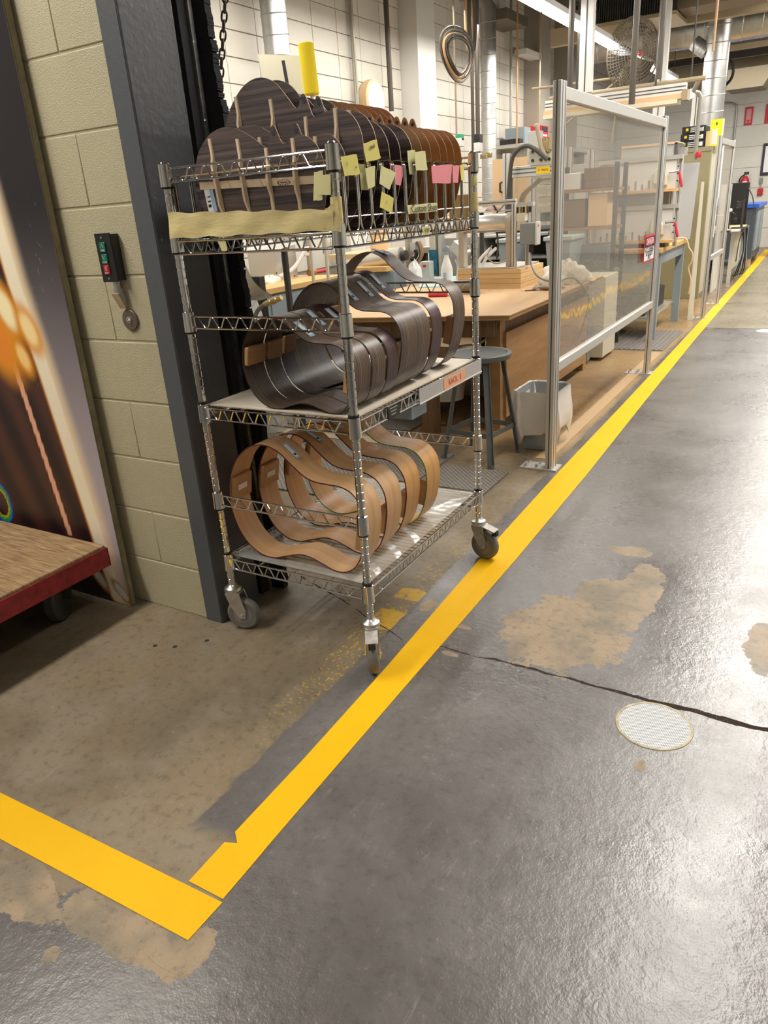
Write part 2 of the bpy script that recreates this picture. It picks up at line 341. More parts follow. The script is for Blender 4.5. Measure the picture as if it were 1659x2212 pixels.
    # cracks
    def crack(yc, wid, x0, x1):
        d = g.m('ABSOLUTE', A(A(y, Mu(n1, 0.06)), g.m('MULTIPLY', yc, -1.0))); d = A(d, Mu(n2, -0.022))
        return Mu(g.m('LESS_THAN', d, wid), Mu(g.m('GREATER_THAN', x, x0), g.m('LESS_THAN', x, x1)))
    c1 = crack(0.187, g.sm(x, 0.1, 1.3, 0.003, 0.012), 0.15, 4.0)
    c2 = crack(A(Mu(x, -0.42), 0.175), 0.0025, -0.60, 0.02)
    crk = g.m('MAXIMUM', c1, c2); col = g.mix(crk, col, (0.050, 0.038, 0.031))
    # hairline scratches and dark scuffs
    wv = g.noise(g.mp(V, (3.0, 0.25, 1)), 9.0, 2); scr = Mu(g.sm(g.m('ABSOLUTE', A(wv, -0.5)), 0.0, 0.006, 1.0, 0.0), g.sm(n1, 0.02, 0.12)); col = g.mix(Mu(scr, 0.35), col, (0.32, 0.30, 0.27))
    wv2 = g.noise(g.mp(V, (0.5, 2.2, 1)), 6.0, 2); scf = Mu(g.sm(g.m('ABSOLUTE', A(wv2, -0.5)), 0.0, 0.007, 1.0, 0.0), g.sm(n3, 0.55, 0.62)); col = g.mix(Mu(scf, 0.5), col, (0.06, 0.055, 0.05))
    dots = g.sm(g.noise(V, 38.0, 1), 0.80, 0.82); col = g.mix(dots, col, (0.55, 0.50, 0.42))
    mott = g.noise(V, 34.0, 6, 0.7); col = g.mix(g.sm(mott, 0.50, 0.66, 0, 0.38), col, (0.055, 0.048, 0.042)); col = g.mix(g.sm(mott, 0.42, 0.30, 0, 0.30), col, (0.36, 0.32, 0.26))
    g.L.new(col, b.inputs['Base Color'])
    ro = A(g.sm(n3, 0.3, 0.7, 0.25, 0.36), Mu(n2, 0.14)); ro = A(ro, Mu(g.m('SUBTRACT', 1.0, paint), 0.14)); g.L.new(g.m('SUBTRACT', ro, Mu(farm, 0.16)), b.inputs['Roughness'])
    g.L.new(Mu(g.m('SUBTRACT', 1.0, crk), A(Mu(paint, 0.45), 0.38)), b.inputs['Specular IOR Level'])
    h = A(A(Mu(nf, 0.35), Mu(n4, 0.6)), Mu(g.noise(V, 22.0, 2), 0.9))
    bp = m.node_tree.nodes.new('ShaderNodeBump'); bp.inputs['Strength'].default_value = 0.36; bp.inputs['Distance'].default_value = 0.0035
    g.L.new(h, bp.inputs['Height']); g.L.new(bp.outputs[0], b.inputs['Normal'])
    return m
FLOORM = floor_material()
floor = struct(MB().bb(-6, 7, -6, 20, -0.1, 0).build('floor', FLOORM))
for i, (px, py) in enumerate(((335, 1395), (378, 1397), (447, 1384))):
    p = onz(px, py); MB().cyl((p.x, p.y, -0.01), (p.x, p.y, 0.0008), 0.008, 12).build('anchor_hole', RUBBER, floor)
# ------------------------------------------------------------------ floor tape
def strip(pts, wids):
    L = []; R = []
    P = [Vector((a, b, 0)) for a, b in pts]
    for i, p in enumerate(P):
        d = (P[min(i + 1, len(P) - 1)] - P[max(i - 1, 0)]).normalized(); n = Vector((d.y, -d.x, 0)) * wids[i] / 2
        R.append(p + n); L.append(p - n)
    return L, R
def tape(name, L, R, label):
    poly = [(p.x, p.y) for p in L] + [(p.x, p.y) for p in reversed(R)]
    n = len(L); mb = MB(); vs = []
    for p, q in zip(L, R): vs += [(p.x, p.y, 0.0002), (q.x, q.y, 0.0002), (p.x, p.y, 0.0016), (q.x, q.y, 0.0016)]
    fs = []
    for i in range(n - 1):
        a, c = 4 * i, 4 * i + 4
        fs += [(a + 2, a + 3, c + 3, c + 2), (a, a + 2, c + 2, c), (a + 1, c + 1, c + 3, a + 3)]
    fs += [(0, 1, 3, 2), (4 * n - 4, 4 * n - 2, 4 * n - 1, 4 * n - 3)]
    return tag(mb.raw(vs, fs).build(name, YELTAPE, smooth=False), label, 'floor tape')
cp = [(0.100, -0.905), (0.100, -0.46), (0.096, 0.0), (0.082, 0.9), (0.066, 2.0), (0.045, 3.5), (0.010, 6.0), (-0.05, 11.0), (-0.135, 17.4)]
cw = [0.102, 0.097, 0.105, 0.140, 0.150, 0.125, 0.105, 0.11, 0.13]
L, R = strip(cp, cw)
L[1:1] = [Vector((0.048, -0.783, 0)), Vector((0.078, -0.772, 0)), Vector((0.050, -0.747, 0))]
R[1:1] = [Vector((0.150, -0.783, 0)), Vector((0.150, -0.772, 0)), Vector((0.149, -0.747, 0))]
tape('floor_tape', L, R, 'long yellow floor tape strip running along the aisle past the wire rack')
Lc, Rc = strip([(-1.4, -1.055), (-0.62, -0.980), (0.15, -0.965)], [0.104] * 3)
Lc[-1] = Vector((0.156, -0.912, 0)); Rc[-1] = Vector((0.152, -1.014, 0)); Lc[1] = Vector((-0.615, -0.929, 0)); Rc[1] = Vector((-0.47, -1.028, 0)); Lc[0] = Vector((-1.4, -0.955, 0)); Rc[0] = Vector((-1.4, -1.062, 0))
tape('floor_tape', Lc, Rc, 'short yellow tape strip crossing the lower left floor, ending at the corner')
Lf, Rf = strip([(1.57, -3.0), (1.55, 4.0), (1.50, 17.4)], [0.105] * 3)
tape('floor_tape', Lf, Rf, 'second yellow aisle line, mirrored in the clear film of the long screen')
# ------------------------------------------------------------------ front block wall with steel door jamb
WX = -0.718
wall = struct(MB().bb(-3.6, WX - 0.004, 0.0024, 0.20, 0, 3.4).build('wall_front', mat('mortar_beige', (0.45, 0.405, 0.26), 0.6)))
BEIGEB = mat('beige_painted_block', (0.475, 0.425, 0.275), 0.5, ns=3, na=0.05, bump=0.55, bs=240)
ch = 0.2065; zoff = -0.01
for r in range(16):
    z0 = zoff + r * ch; x1 = WX; first = 0.20 if r % 2 else 0.405
    xs = [WX, WX - first]
    while xs[-1] > -2.4: xs.append(xs[-1] - 0.41)
    for a, c in zip(xs, xs[1:]):
        jj = 0.0012 * random.random()
        MB().bb(c + 0.0015, a - (0.0015 if a < WX else 0), -jj, 0.10, max(0, z0 + 0.003), z0 + ch - 0.003).build('block', BEIGEB, wall, bevel=0.003)
JAMB = mat('dark_grey_gloss_paint', (0.066, 0.067, 0.071), 0.36, bump=0.35, bs=45, ns=4, na=0.06)
trim = struct(MB().bb(-0.722, -0.645, -0.006, 0.205, 0, 3.4).build('trim_1', JAMB, bevel=0.004))
MB().bb(-0.722, -0.650, -0.0075, -0.006, 0, 3.4).build('lit_jamb_face', mat('jamb_grey_lit', (0.088, 0.095, 0.102), 0.45, bump=0.2, bs=60), trim)  # same paint as the jamb; light on its front put into a paler colour
door = struct(MB().bb(-0.80, -0.652, 0.232, 0.285, 0, 3.4).build('door_1', mat('matt_black', (0.006, 0.006, 0.007), 0.7)))
door['label'] = 'black guide channel of the roller door'
MB().bb(-0.652, -0.642, 0.268, 0.285, 0, 3.4).build('metal_strip', ZINC, door)
for z in (1.66, 1.18, 0.62, 2.4): MB().cyl((-0.642, 0.276, z), (-0.638, 0.276, z), 0.006, 8).build('screw', ZINC, door)
br = MB(); N = 520
for i in range(N):
    z = 3.2 * i / N; t = 0.086 + 0.008 * math.sin(z * 9) + 0.004 * math.sin(z * 57) * math.sin(z * 23) + 0.003 * random.random(); dz = 0.0
    if random.random() < 0.03: t -= 0.009
    br.raw([(-0.70, 0.292, z), (-0.70, 0.292, z + 3.3 / N), (-0.685 + t, 0.302, z + 3.3 / N + dz), (-0.685 + t, 0.302, z + dz), (-0.70, 0.345, z), (-0.70, 0.345, z + 3.3 / N), (-0.685 + t * 0.95, 0.335, z + 3.3 / N + dz), (-0.685 + t * 0.95, 0.335, z + dz)],
           [(0, 1, 2, 3), (7, 6, 5, 4), (3, 2, 6, 7), (1, 5, 6, 2), (0, 3, 7, 4)])
stuff(br.build('brush_seal', mat('black_bristle', (0.004, 0.004, 0.005), 0.9), door, smooth=False))
# ------------------------------------------------------------------ room behind: left block wall, far wall, ceiling, right and rear walls
WL = -3.72
wl = struct(MB().bb(WL - 0.3, WL, 0.2, 18.2, 0, 5.2).build('wall_left', mat('dim_joint', (0.36, 0.33, 0.27), 0.8)))
WBLK = mat('white_painted_block', (0.66, 0.63, 0.55), 0.45, ns=2.5, na=0.04, bump=0.5, bs=90)
me = {}
rows = [(k, 0.2085) for k in range(4, 21)]
cnt = 0; bw = 0.455
far = MB()
for k, hh in rows:
    z0 = -0.02 + k * hh
    for j in range(0, 38):
        y0 = 0.9 + j * bw
        if y0 + bw > 18.1: continue
        if 3.2 < y0 < 10.3:
            me0 = me.get('b')
            if me0 is None:
                o = MB().bb(-0.02, 0.012, 0.004, bw - 0.004, 0.004, hh - 0.004).build('block', WBLK, None, bevel=0.003); me['b'] = o; o.parent = wl; o.location = (WL, y0, z0)
            else:
                o = me0.copy(); COL.objects.link(o); o.location = (WL + random.uniform(-0.001, 0.001), y0, z0)
            cnt += 1
        else: far.bb(WL - 0.02, WL + 0.012, y0 + 0.004, y0 + bw - 0.004, z0 + 0.004, z0 + hh - 0.004)
stuff(far.build('distant_blocks', WBLK, wl))
FW = 17.8
fwl = struct(MB().bb(-4.2, 7, FW, FW + 0.2, 0, 5.2).build('wall_far', mat('far_white_paint', (0.56, 0.545, 0.48), 0.5, ns=1.5, na=0.05)))
ff = MB()
for k in range(0, 12):
    ff.bb(-4.0, 6, FW - 0.012, FW + 0.05, 0.02 + k * 0.42, 0.02 + k * 0.42 + 0.405)
stuff(ff.build('wall_courses', mat('far_white_course', (0.60, 0.585, 0.52), 0.5, ns=1.5, na=0.05), fwl))
struct(MB().bb(-4.2, 7, 0.2, 18.2, 5.0, 5.2).build('ceiling', mat('dark_ceiling', (0.16, 0.145, 0.115), 0.8)))
struct(MB().bb(-6, 7, -6, 0.0, 3.9, 4.1).build('ceiling_front', mat('pale_ceiling', (0.45, 0.43, 0.38), 0.8)))
struct(MB().bb(6.5, 6.7, -6, 18.2, 0, 5.2).build('wall_right', mat('right_wall_paint', (0.45, 0.43, 0.38), 0.7)))
struct(MB().bb(-6, 6.5, -5.2, -5.0, 0, 4.1).build('wall_rear', mat('rear_wall_paint', (0.42, 0.40, 0.35), 0.7)))
struct(MB().bb(-4.2, -4.0, -5.0, 0.0, 0, 4.1).build('wall_front_left', mat('front_left_paint', (0.42, 0.40, 0.35), 0.7)))
# ------------------------------------------------------------------ chrome wire rack on casters
RW, RD = 0.575, 0.867
POSTS = {'n': (0.0, 0.0), 'l': (-RW, 0.0), 'f': (0.0, RD), 'b': (-RW, RD)}
rack = thing('wire_shelving_rack', 'chrome wire shelving rack on casters holding guitar backs and sides', 'rack', (-RW / 2, RD / 2, 0))
ZT = 1.534
prof = []; z = 0.155
while z < ZT - 0.03:
    prof += [(0.0127, z), (0.0127, z + 0.0205), (0.0116, z + 0.0213), (0.0116, z + 0.0245)]; z += 0.0254
prof += [(0.0127, z), (0.0127, ZT - 0.004), (0.010, ZT)]
for k, (x, y) in POSTS.items(): MB().lathe(prof, (x, y, 0), 18).build('post', CHROME, rack, ang=20)
def collar(x, y, zb, h=0.062, ring='b'):
    o = MB().lathe([(0.0150, 0), (0.0195, 0.001), (0.0185, h * 0.5), (0.0178, h - 0.002), (0.0150, h)], (x, y, zb), 20).build('collar', CHROME, rack)
    zz = zb - 0.005 if ring == 'b' else zb + h
    MB().lathe([(0.0128, 0), (0.0165, 0), (0.0165, 0.006), (0.0128, 0.006)], (x, y, zz), 18).build('black_sleeve', BLACK, o)
# (height of the lower edge of the collar, ring side): rails and shelves
LV_RAIL = [0.465, 1.054, 1.4633]
for k, (x, y) in POSTS.items():
    for zr in LV_RAIL: collar(x, y, zr + 0.005)
    collar(x, y, 0.236, ring='t'); collar(x, y, 0.772, ring='t'); collar(x, y, 1.291, 0.055, 'b')
def zig(mb, p0, p1, z0, z1, pitch, r):
    p0 = Vector(p0); p1 = Vector(p1); d = p1 - p0; L = d.length; d.normalize(); n = int(L / pitch) * 2; pts = []
    for i in range(n + 1):
        q = p0 + d * (L * i / n); zz = z0 if i % 2 else z1; e = d * (pitch * 0.10)
        if 0 < i < n: pts += [Vector((q.x - e.x, q.y - e.y, zz)), Vector((q.x + e.x, q.y + e.y, zz))]
        else: pts.append(Vector((q.x, q.y, zz)))
    mb.tube(pts, r, 6)
def rail(name, a, b, z0, z1, parent, pitch=0.055):
    d = (Vector((*b, 0)) - Vector((*a, 0))).normalized() * 0.016
    a = (a[0] + d.x, a[1] + d.y); b = (b[0] - d.x, b[1] - d.y); mb = MB()
    for zz in (z0, z1): mb.cyl((*a, zz), (*b, zz), 0.0033, 8)
    zig(mb, (a[0] + d.x * 1.5, a[1] + d.y * 1.5, 0), (b[0] - d.x * 1.5, b[1] - d.y * 1.5, 0), z0 + 0.003, z1 - 0.003, pitch, 0.0024)
    return mb.build(name, CHROME, parent)
P = POSTS
for zr in LV_RAIL:
    rail('side_rail', P['l'], P['n'], zr + 0.017, zr + 0.052, rack)
    rail('side_rail', P['b'], P['f'], zr + 0.017, zr + 0.052, rack)
def shelf(zt, h=0.036):
    mb = MB()
    for y in [0.02 + i * (RD - 0.04) / 34 for i in range(35)]: mb.cyl((-RW - 0.004, y, zt), (0.004, y, zt), 0.0022, 6)
    for x in (-RW * 0.25, -RW * 0.5, -RW * 0.75): mb.cyl((x, -0.004, zt - 0.005), (x, RD + 0.004, zt - 0.005), 0.0030, 6)
    s = stuff(mb.build('shelf_deck', CHROME, rack))
    o = 0.010
    for a, b in (((-RW, -o), (0, -o)), ((-RW, RD + o), (0, RD + o)), ((o, 0), (o, RD)), ((-RW - o, 0), (-RW - o, RD))):
        rail('shelf_truss', a, b, zt - h, zt, rack, 0.046)
    return s
for zt in (0.285, 0.822, 1.322): shelf(zt)
# plate dividers standing on the top shelf
ND = 13; dY = [0.035 + i * (RD - 0.075) / (ND - 1) for i in range(ND)]
zt = 1.324
for i, y in enumerate(dY):
    mb = MB(); h = 0.172
    for s in (-0.004, 0.004):
        xr, xl = 0.004, -RW - 0.004
        c = [(xr, y + s * 3.2, zt - 0.002), (xr, y + s, zt + 0.022), (xr, y + s, zt + h - 0.012), (xr - 0.010, y + s, zt + h), (xl + 0.010, y + s, zt + h), (xl, y + s, zt + h - 0.012), (xl, y + s, zt + 0.022), (xl, y + s * 3.2, zt - 0.002)]
        mb.tube(c, 0.0030, 6)
    mb.build('divider', CHROME, rack)
for x in (0.004, -RW - 0.004): MB().cyl((x, dY[0], zt + 0.035), (x, dY[-1], zt + 0.035), 0.0020, 6).build('divider_tie', CHROME, rack)
def caster(x, y, ang, brake):
    # ang: rolling direction of the wheel, trailing away from the stem
    d = Vector((math.cos(ang), math.sin(ang), 0)); n = Vector((-d.y, d.x, 0)); c = Vector((x, y, 0)); r = 0.061
    o = MB().lathe([(0.010, 0.146), (0.027, 0.148), (0.031, 0.156), (0.029, 0.166), (0.018, 0.172), (0.013, 0.178)], (x, y, 0), 20).build('caster', ZINC, rack)
    w = c + d * 0.030 + Vector((0, 0, r))
    for s in (-1, 1):
        k = c + n * (0.021 * s)
        poly = [(-0.022, 0.148), (0.030, 0.148), (0.048, 0.085), (0.042, 0.050), (0.020, 0.050), (-0.006, 0.095)]
        mb = MB(); vs = []
        for t in (0, 0.004):
            for a, b in poly: q = k + d * a + n * (t * s) + Vector((0, 0, b)); vs.append(q)
        m = len(poly); mb.raw(vs, [tuple(range(m)), tuple(range(2 * m - 1, m - 1, -1))] + [(i, m + i, m + (i + 1) % m, (i + 1) % m) for i in range(m)])
        mb.build('fork_side', ZINC, o)
    MB().box(c + Vector((0, 0, 0.147)) + d * 0.004, (0.052, 0.046, 0.004), Matrix.Rotation(ang, 3, 'Z')).build('fork_top', ZINC, o)
    MB().lathe([(0.030, -0.016), (0.052, -0.017), (r - 0.003, -0.013), (r, -0.007), (r, 0.007), (r - 0.003, 0.013), (0.052, 0.017), (0.030, 0.016)], w, 32, n).build('wheel', GREYW, o)
    MB().lathe([(0.020, -0.0175), (0.034, -0.0165), (0.034, 0.0165), (0.020, 0.0175)], w, 20, n).build('wheel_hub', mat('hub_grey', (0.24, 0.235, 0.21), 0.5), o)
    MB().cyl(w - n * 0.030, w + n * 0.030, 0.006, 10).build('axle_bolt', ZINC, o)
    if brake:
        MB().box(c + d * 0.055 + Vector((0, 0, 0.140)), (0.058, 0.040, 0.005), Matrix.Rotation(ang, 3, 'Z') @ Matrix.Rotation(0.25, 3, 'Y')).build('brake_pedal', mat('worn_pedal', (0.50, 0.47, 0.42), 0.4, 0.5, ns=60, na=0.3), o)
        MB().box(c + d * 0.078 + Vector((0, 0, 0.122)), (0.020, 0.022, 0.018), Matrix.Rotation(ang, 3, 'Z')).build('brake_shoe', BLACK, o)
caster(*P['n'], math.radians(-58), True)
caster(*P['f'], math.radians(-8), True)
caster(*P['l'], math.radians(18), False)
caster(*P['b'], math.radians(60), False)
# badge on the middle shelf's edge
MB().bb(0.013, 0.017, 0.165, 0.235, 0.783, 0.822).build('name_badge', BLACK, rack)
for q in range(3): MB().bb(0.0168, 0.0174, 0.175 + 0.004 * q, 0.222 - 0.005 * q, 0.812 - q * 0.010, 0.815 - q * 0.010).build('badge_mark', ZINC, rack)
# ------------------------------------------------------------------ liners and label holder
tag(MB().bb(-RW + 0.012, -0.004, 0.012, RD - 0.012, 0.8255, 0.8295).build('shelf_liner', LINER), 'white board liner lying on the middle wire shelf', 'shelf liner')
lin = MB().bb(-RW + 0.012, -0.010, 0.014, RD - 0.014, 0.2885, 0.2905)
tag(lin.build('shelf_liner', CLEAR), 'clear plastic liner lying on the bottom wire shelf', 'shelf liner')
lh = thing('label_holder', 'clear grey plastic label holder clipped along the middle shelf edge', 'label holder', (0.018, 0.6, 0.80))
MB().bb(0.0165, 0.0195, 0.365, 0.872, 0.781, 0.829).build('holder_strip', mat('hazy_plastic', (0.47, 0.45, 0.43), 0.3), lh)
MB().bb(0.0195, 0.0215, 0.365, 0.872, 0.779, 0.783).build('lower_lip', WHITE, lh)
rt = thing('paper_tag', 'orange handwritten rack tag slotted in the shelf label holder', 'tag', (0.021, 0.62, 0.80))
MB().bb(0.0198, 0.0206, 0.545, 0.722, 0.782, 0.823).build('card', ORNOTE, rt)
text('handwriting', 'RACK  II', 0.030, (0.0209, 0.633, 0.803), (0, 1, 0), (0, 0, 1), mat('red_brown_ink', (0.42, 0.10, 0.06), 0.6), rt, 0.95)
tag(MB().bb(-0.14, 0.004, 0.335, 0.44, 0.735, 0.778).build('hanging_tray', BLUEG), 'grey metal clip tray hanging under the middle shelf edge', 'tray')
# ------------------------------------------------------------------ guitar outlines
def outline(Lb, hw, n=6, ub=1.0):
    k = Lb / 0.508; q = hw / 0.198
    H = [(0.0, 0.0), (0.006, 0.055), (0.030, 0.118), (0.075, 0.172), (0.130, 0.197), (0.185, 0.192), (0.235, 0.165), (0.285, 0.140), (0.325, 0.135), (0.370, 0.141), (0.415, 0.147), (0.455, 0.136), (0.487, 0.102), (0.503, 0.050), (0.506, 0.0)]
    H = [(a, b * (1 + (ub - 1) * min(1.0, max(0.0, (a - 0.20) / 0.18)))) for a, b in H]
    pts = [(a * k, b * q) for a, b in H] + [(a * k, -b * q) for a, b in reversed(H[1:-1])]
    c = [Vector((a, b, 0)) for a, b in pts]
    return [(v.x, v.y) for v in spline(c, n, True)]
def settle(o, extra=0.0):
    # tilt so that both bouts touch the shelf
    lo = min((b, a) for a, b in o); k = max(a for a, b in o)
    hi = min((b, a) for a, b in o if a > 0.62 * k)
    th = math.atan2(hi[0] - lo[0], hi[1] - lo[1]) + extra
    ca, sa = math.cos(-th), math.sin(-th)
    r = [(a * ca - b * sa, a * sa + b * ca) for a, b in o]
    return r, -th
def rim(y0, dep, xl, Lb, hw, zsh, m, label, group, edge=None, stick=0.36, blockm=BLOCKW, extra=0.0, paper=False):
    o, th = settle(outline(Lb, hw), extra)
    mx = min(a for a, b in o); mz = min(b for a, b in o); ox, oz = xl - mx, zsh - mz
    pts = [(a + ox, b + oz) for a, b in o]; n = len(pts)
    t = thing('guitar_rim_assembly', label, 'guitar rim', (xl + Lb / 2, y0 + dep / 2, zsh), group)
    tk = 0.0026; inn = []
    for i in range(n):
        p, q = Vector(pts[i - 1]), Vector(pts[(i + 1) % n]); d = (q - p).normalized(); inn.append((pts[i][0] + d.y * tk * 1.0, pts[i][1] - d.x * tk))
    # orientation check
    cx = sum(a for a, b in pts) / n; cz = sum(b for a, b in pts) / n
    if abs(inn[0][0] - cx) > abs(pts[0][0] - cx): inn = [(2 * p[0] - q[0], 2 * p[1] - q[1]) for p, q in zip(pts, inn)]
    vs = []; fs = []
    for (a, b), (c, d) in zip(pts, inn): vs += [(a, y0, b), (a, y0 + dep, b), (c, y0 + dep, d), (c, y0, d)]
    for i in range(n):
        j = (i + 1) % n
        for k in range(4): fs.append((4 * i + k, 4 * i + (k + 1) % 4, 4 * j + (k + 1) % 4, 4 * j + k))
    MB().raw(vs, fs).build('side_wood', m, t, ang=50)
    if edge:
        vs = []; fs = []
        for (a, b), (c, d) in zip(pts, inn): vs += [(a, y0 - 0.0006, b), (a, y0 + 0.0014, b), (c, y0 + 0.0014, d), (c, y0 - 0.0006, d)]
        out = [((p[0] - q[0]) * 0.35 + p[0], (p[1] - q[1]) * 0.35 + p[1]) for p, q in zip(pts, inn)]
        for i, (a, b) in enumerate(out): vs[4 * i] = (a, y0 - 0.0006, b); vs[4 * i + 1] = (a, y0 + 0.0014, b)
        for i in range(n):
            j = (i + 1) % n
            for k in range(4): fs.append((4 * i + k, 4 * i + (k + 1) % 4, 4 * j + (k + 1) % 4, 4 * j + k))
        MB().raw(vs, fs).build('edge_binding', edge, t, ang=50)
    # tail block (at the left end) and neck block (right end), inside the rim
    R = Matrix.Rotation(-th, 3, 'Y')
    def axpt(s):  # point on the body axis
        return Vector((s * math.cos(th) + ox, y0 + dep / 2, s * math.sin(th) + oz))
    bd = axpt(0.012); nb = axpt(Lb - 0.022)
    b1 = MB().box(bd, (0.016, dep - 0.008, 0.085 * hw / 0.2), R).build('tail_block', blockm, t, bevel=0.004)
    if paper:
        MB().box(bd + R @ Vector((0.0088, -0.004, 0.002)), (0.0008, 0.044, 0.020), R).build('block_label', PAPER, b1)
    MB().box(nb, (0.030, dep - 0.006, 0.095 * hw / 0.2), R).build('neck_block', blockm, t, bevel=0.004)
    # barcode sticker on the upper side between lower bout and waist
    up = [(a, b, Vector(pts[(i + 1) % n]) - Vector(pts[i - 1])) for i, (a, b) in enumerate(pts) if b > cz]
    ax = xl + Lb * stick; a, b, d = min(up, key=lambda q: abs(q[0] - ax)); d = d.normalized()
    if d.x < 0: d = -d
    nrm = Vector((-d.y, 0, d.x)); U = Vector((d.x, 0, d.y)); V = Vector((0, 1, 0)); c0 = Vector((a, y0 + dep * 0.50, b)) + nrm * 0.0016
    s = MB().plate(c0, U, V, 0.070, 0.024, 0.0010).build('barcode_sticker', BLUEST, t)
    MB().plate(c0 + nrm * 0.0008 - V * 0.004, U, V, 0.056, 0.013, 0.0006).build('printed_field', PAPER, s)
    MB().plate(c0 + nrm * 0.0012 + U * 0.018 - V * 0.004, U, V, 0.009, 0.009, 0.0006).build('printed_code', INK, s)
    return t
G1 = 'mahogany rims on the bottom shelf'; G2 = 'dark rims on the middle shelf'
zs = 0.2915
rim(0.045, 0.102, -0.566, 0.545, 0.205, zs, MAHOG, 'nearest pale mahogany guitar rim on the bottom shelf', G1, MAROON, 0.46, paper=True)
rim(0.190, 0.100, -0.556, 0.530, 0.203, zs, MAHOG, 'second pale mahogany guitar rim from the front on the bottom shelf', G1, MAROON, 0.44, paper=True)
rim(0.335, 0.100, -0.552, 0.520, 0.202, zs, MAHOG2, 'third amber guitar rim from the front, on the bottom shelf', G1, MAROON, 0.42)
rim(0.462, 0.105, -0.548, 0.530, 0.204, zs, MAHOG2, 'rearmost amber guitar rim on the bottom shelf, green strip along its edge', G1, GREEN, 0.40)
zs = 0.8305
rim(0.020, 0.098, -0.403, 0.400, 0.137, zs, DARKR, 'nearest small dark striped guitar rim on the middle shelf', G2, None, 0.53, BLOCKW)
rim(0.122, 0.078, -0.400, 0.400, 0.137, zs, DARKR, 'small dark striped guitar rim second from front on middle shelf', G2, None, 0.46, BLOCKW)
rim(0.212, 0.070, -0.405, 0.405, 0.139, zs, DARKR2, 'small plum coloured guitar rim behind the two small striped ones', G2, None, 0.50, BLOCKD)
rim(0.290, 0.105, -0.425, 0.430, 0.172, zs, DARKR, 'middle sized dark striped rim in the centre of the middle shelf', G2, None, 0.52, BLOCKW)
rim(0.400, 0.090, -0.430, 0.432, 0.172, zs, DARKR, 'middle sized dark rim touching the central one on middle shelf', G2, None, 0.52, BLOCKW)
rim(0.512, 0.075, -0.440, 0.440, 0.176, zs, DARKR2, 'middle sized plum rim in front of the tallest rim on middle shelf', G2, None, 0.50, BLOCKD)
rim(0.660, 0.090, -0.490, 0.500, 0.204, zs, DARKR, 'tallest dark guitar rim, rearmost on the middle shelf', G2, None, 0.40, BLOCKD)
def clip(px, py, Y, label):
    p = ony(px, py, Y); t = thing('binder_clip', label, 'binder clip', p)
    MB().prism([(p.x - 0.016, p.z), (p.x + 0.016, p.z), (p.x + 0.013, p.z + 0.018), (p.x - 0.013, p.z + 0.018)], 'y', p.y - 0.004, p.y + 0.012).build('clip_body', BLACK, t, bevel=0.003)
    MB().tube([(p.x - 0.009, p.y, p.z + 0.004), (p.x - 0.020, p.y - 0.02, p.z - 0.006), (p.x - 0.024, p.y - 0.022, p.z - 0.002), (p.x - 0.006, p.y - 0.004, p.z + 0.012)], 0.0011, 6).build('wire_handle', ZINC, t)
clip(742, 938, 0.462, 'black binder clip on the top of the rearmost amber rim, nearer the rack post')
clip(795, 920, 0.565, 'black binder clip at the rear edge of the rearmost amber rim')
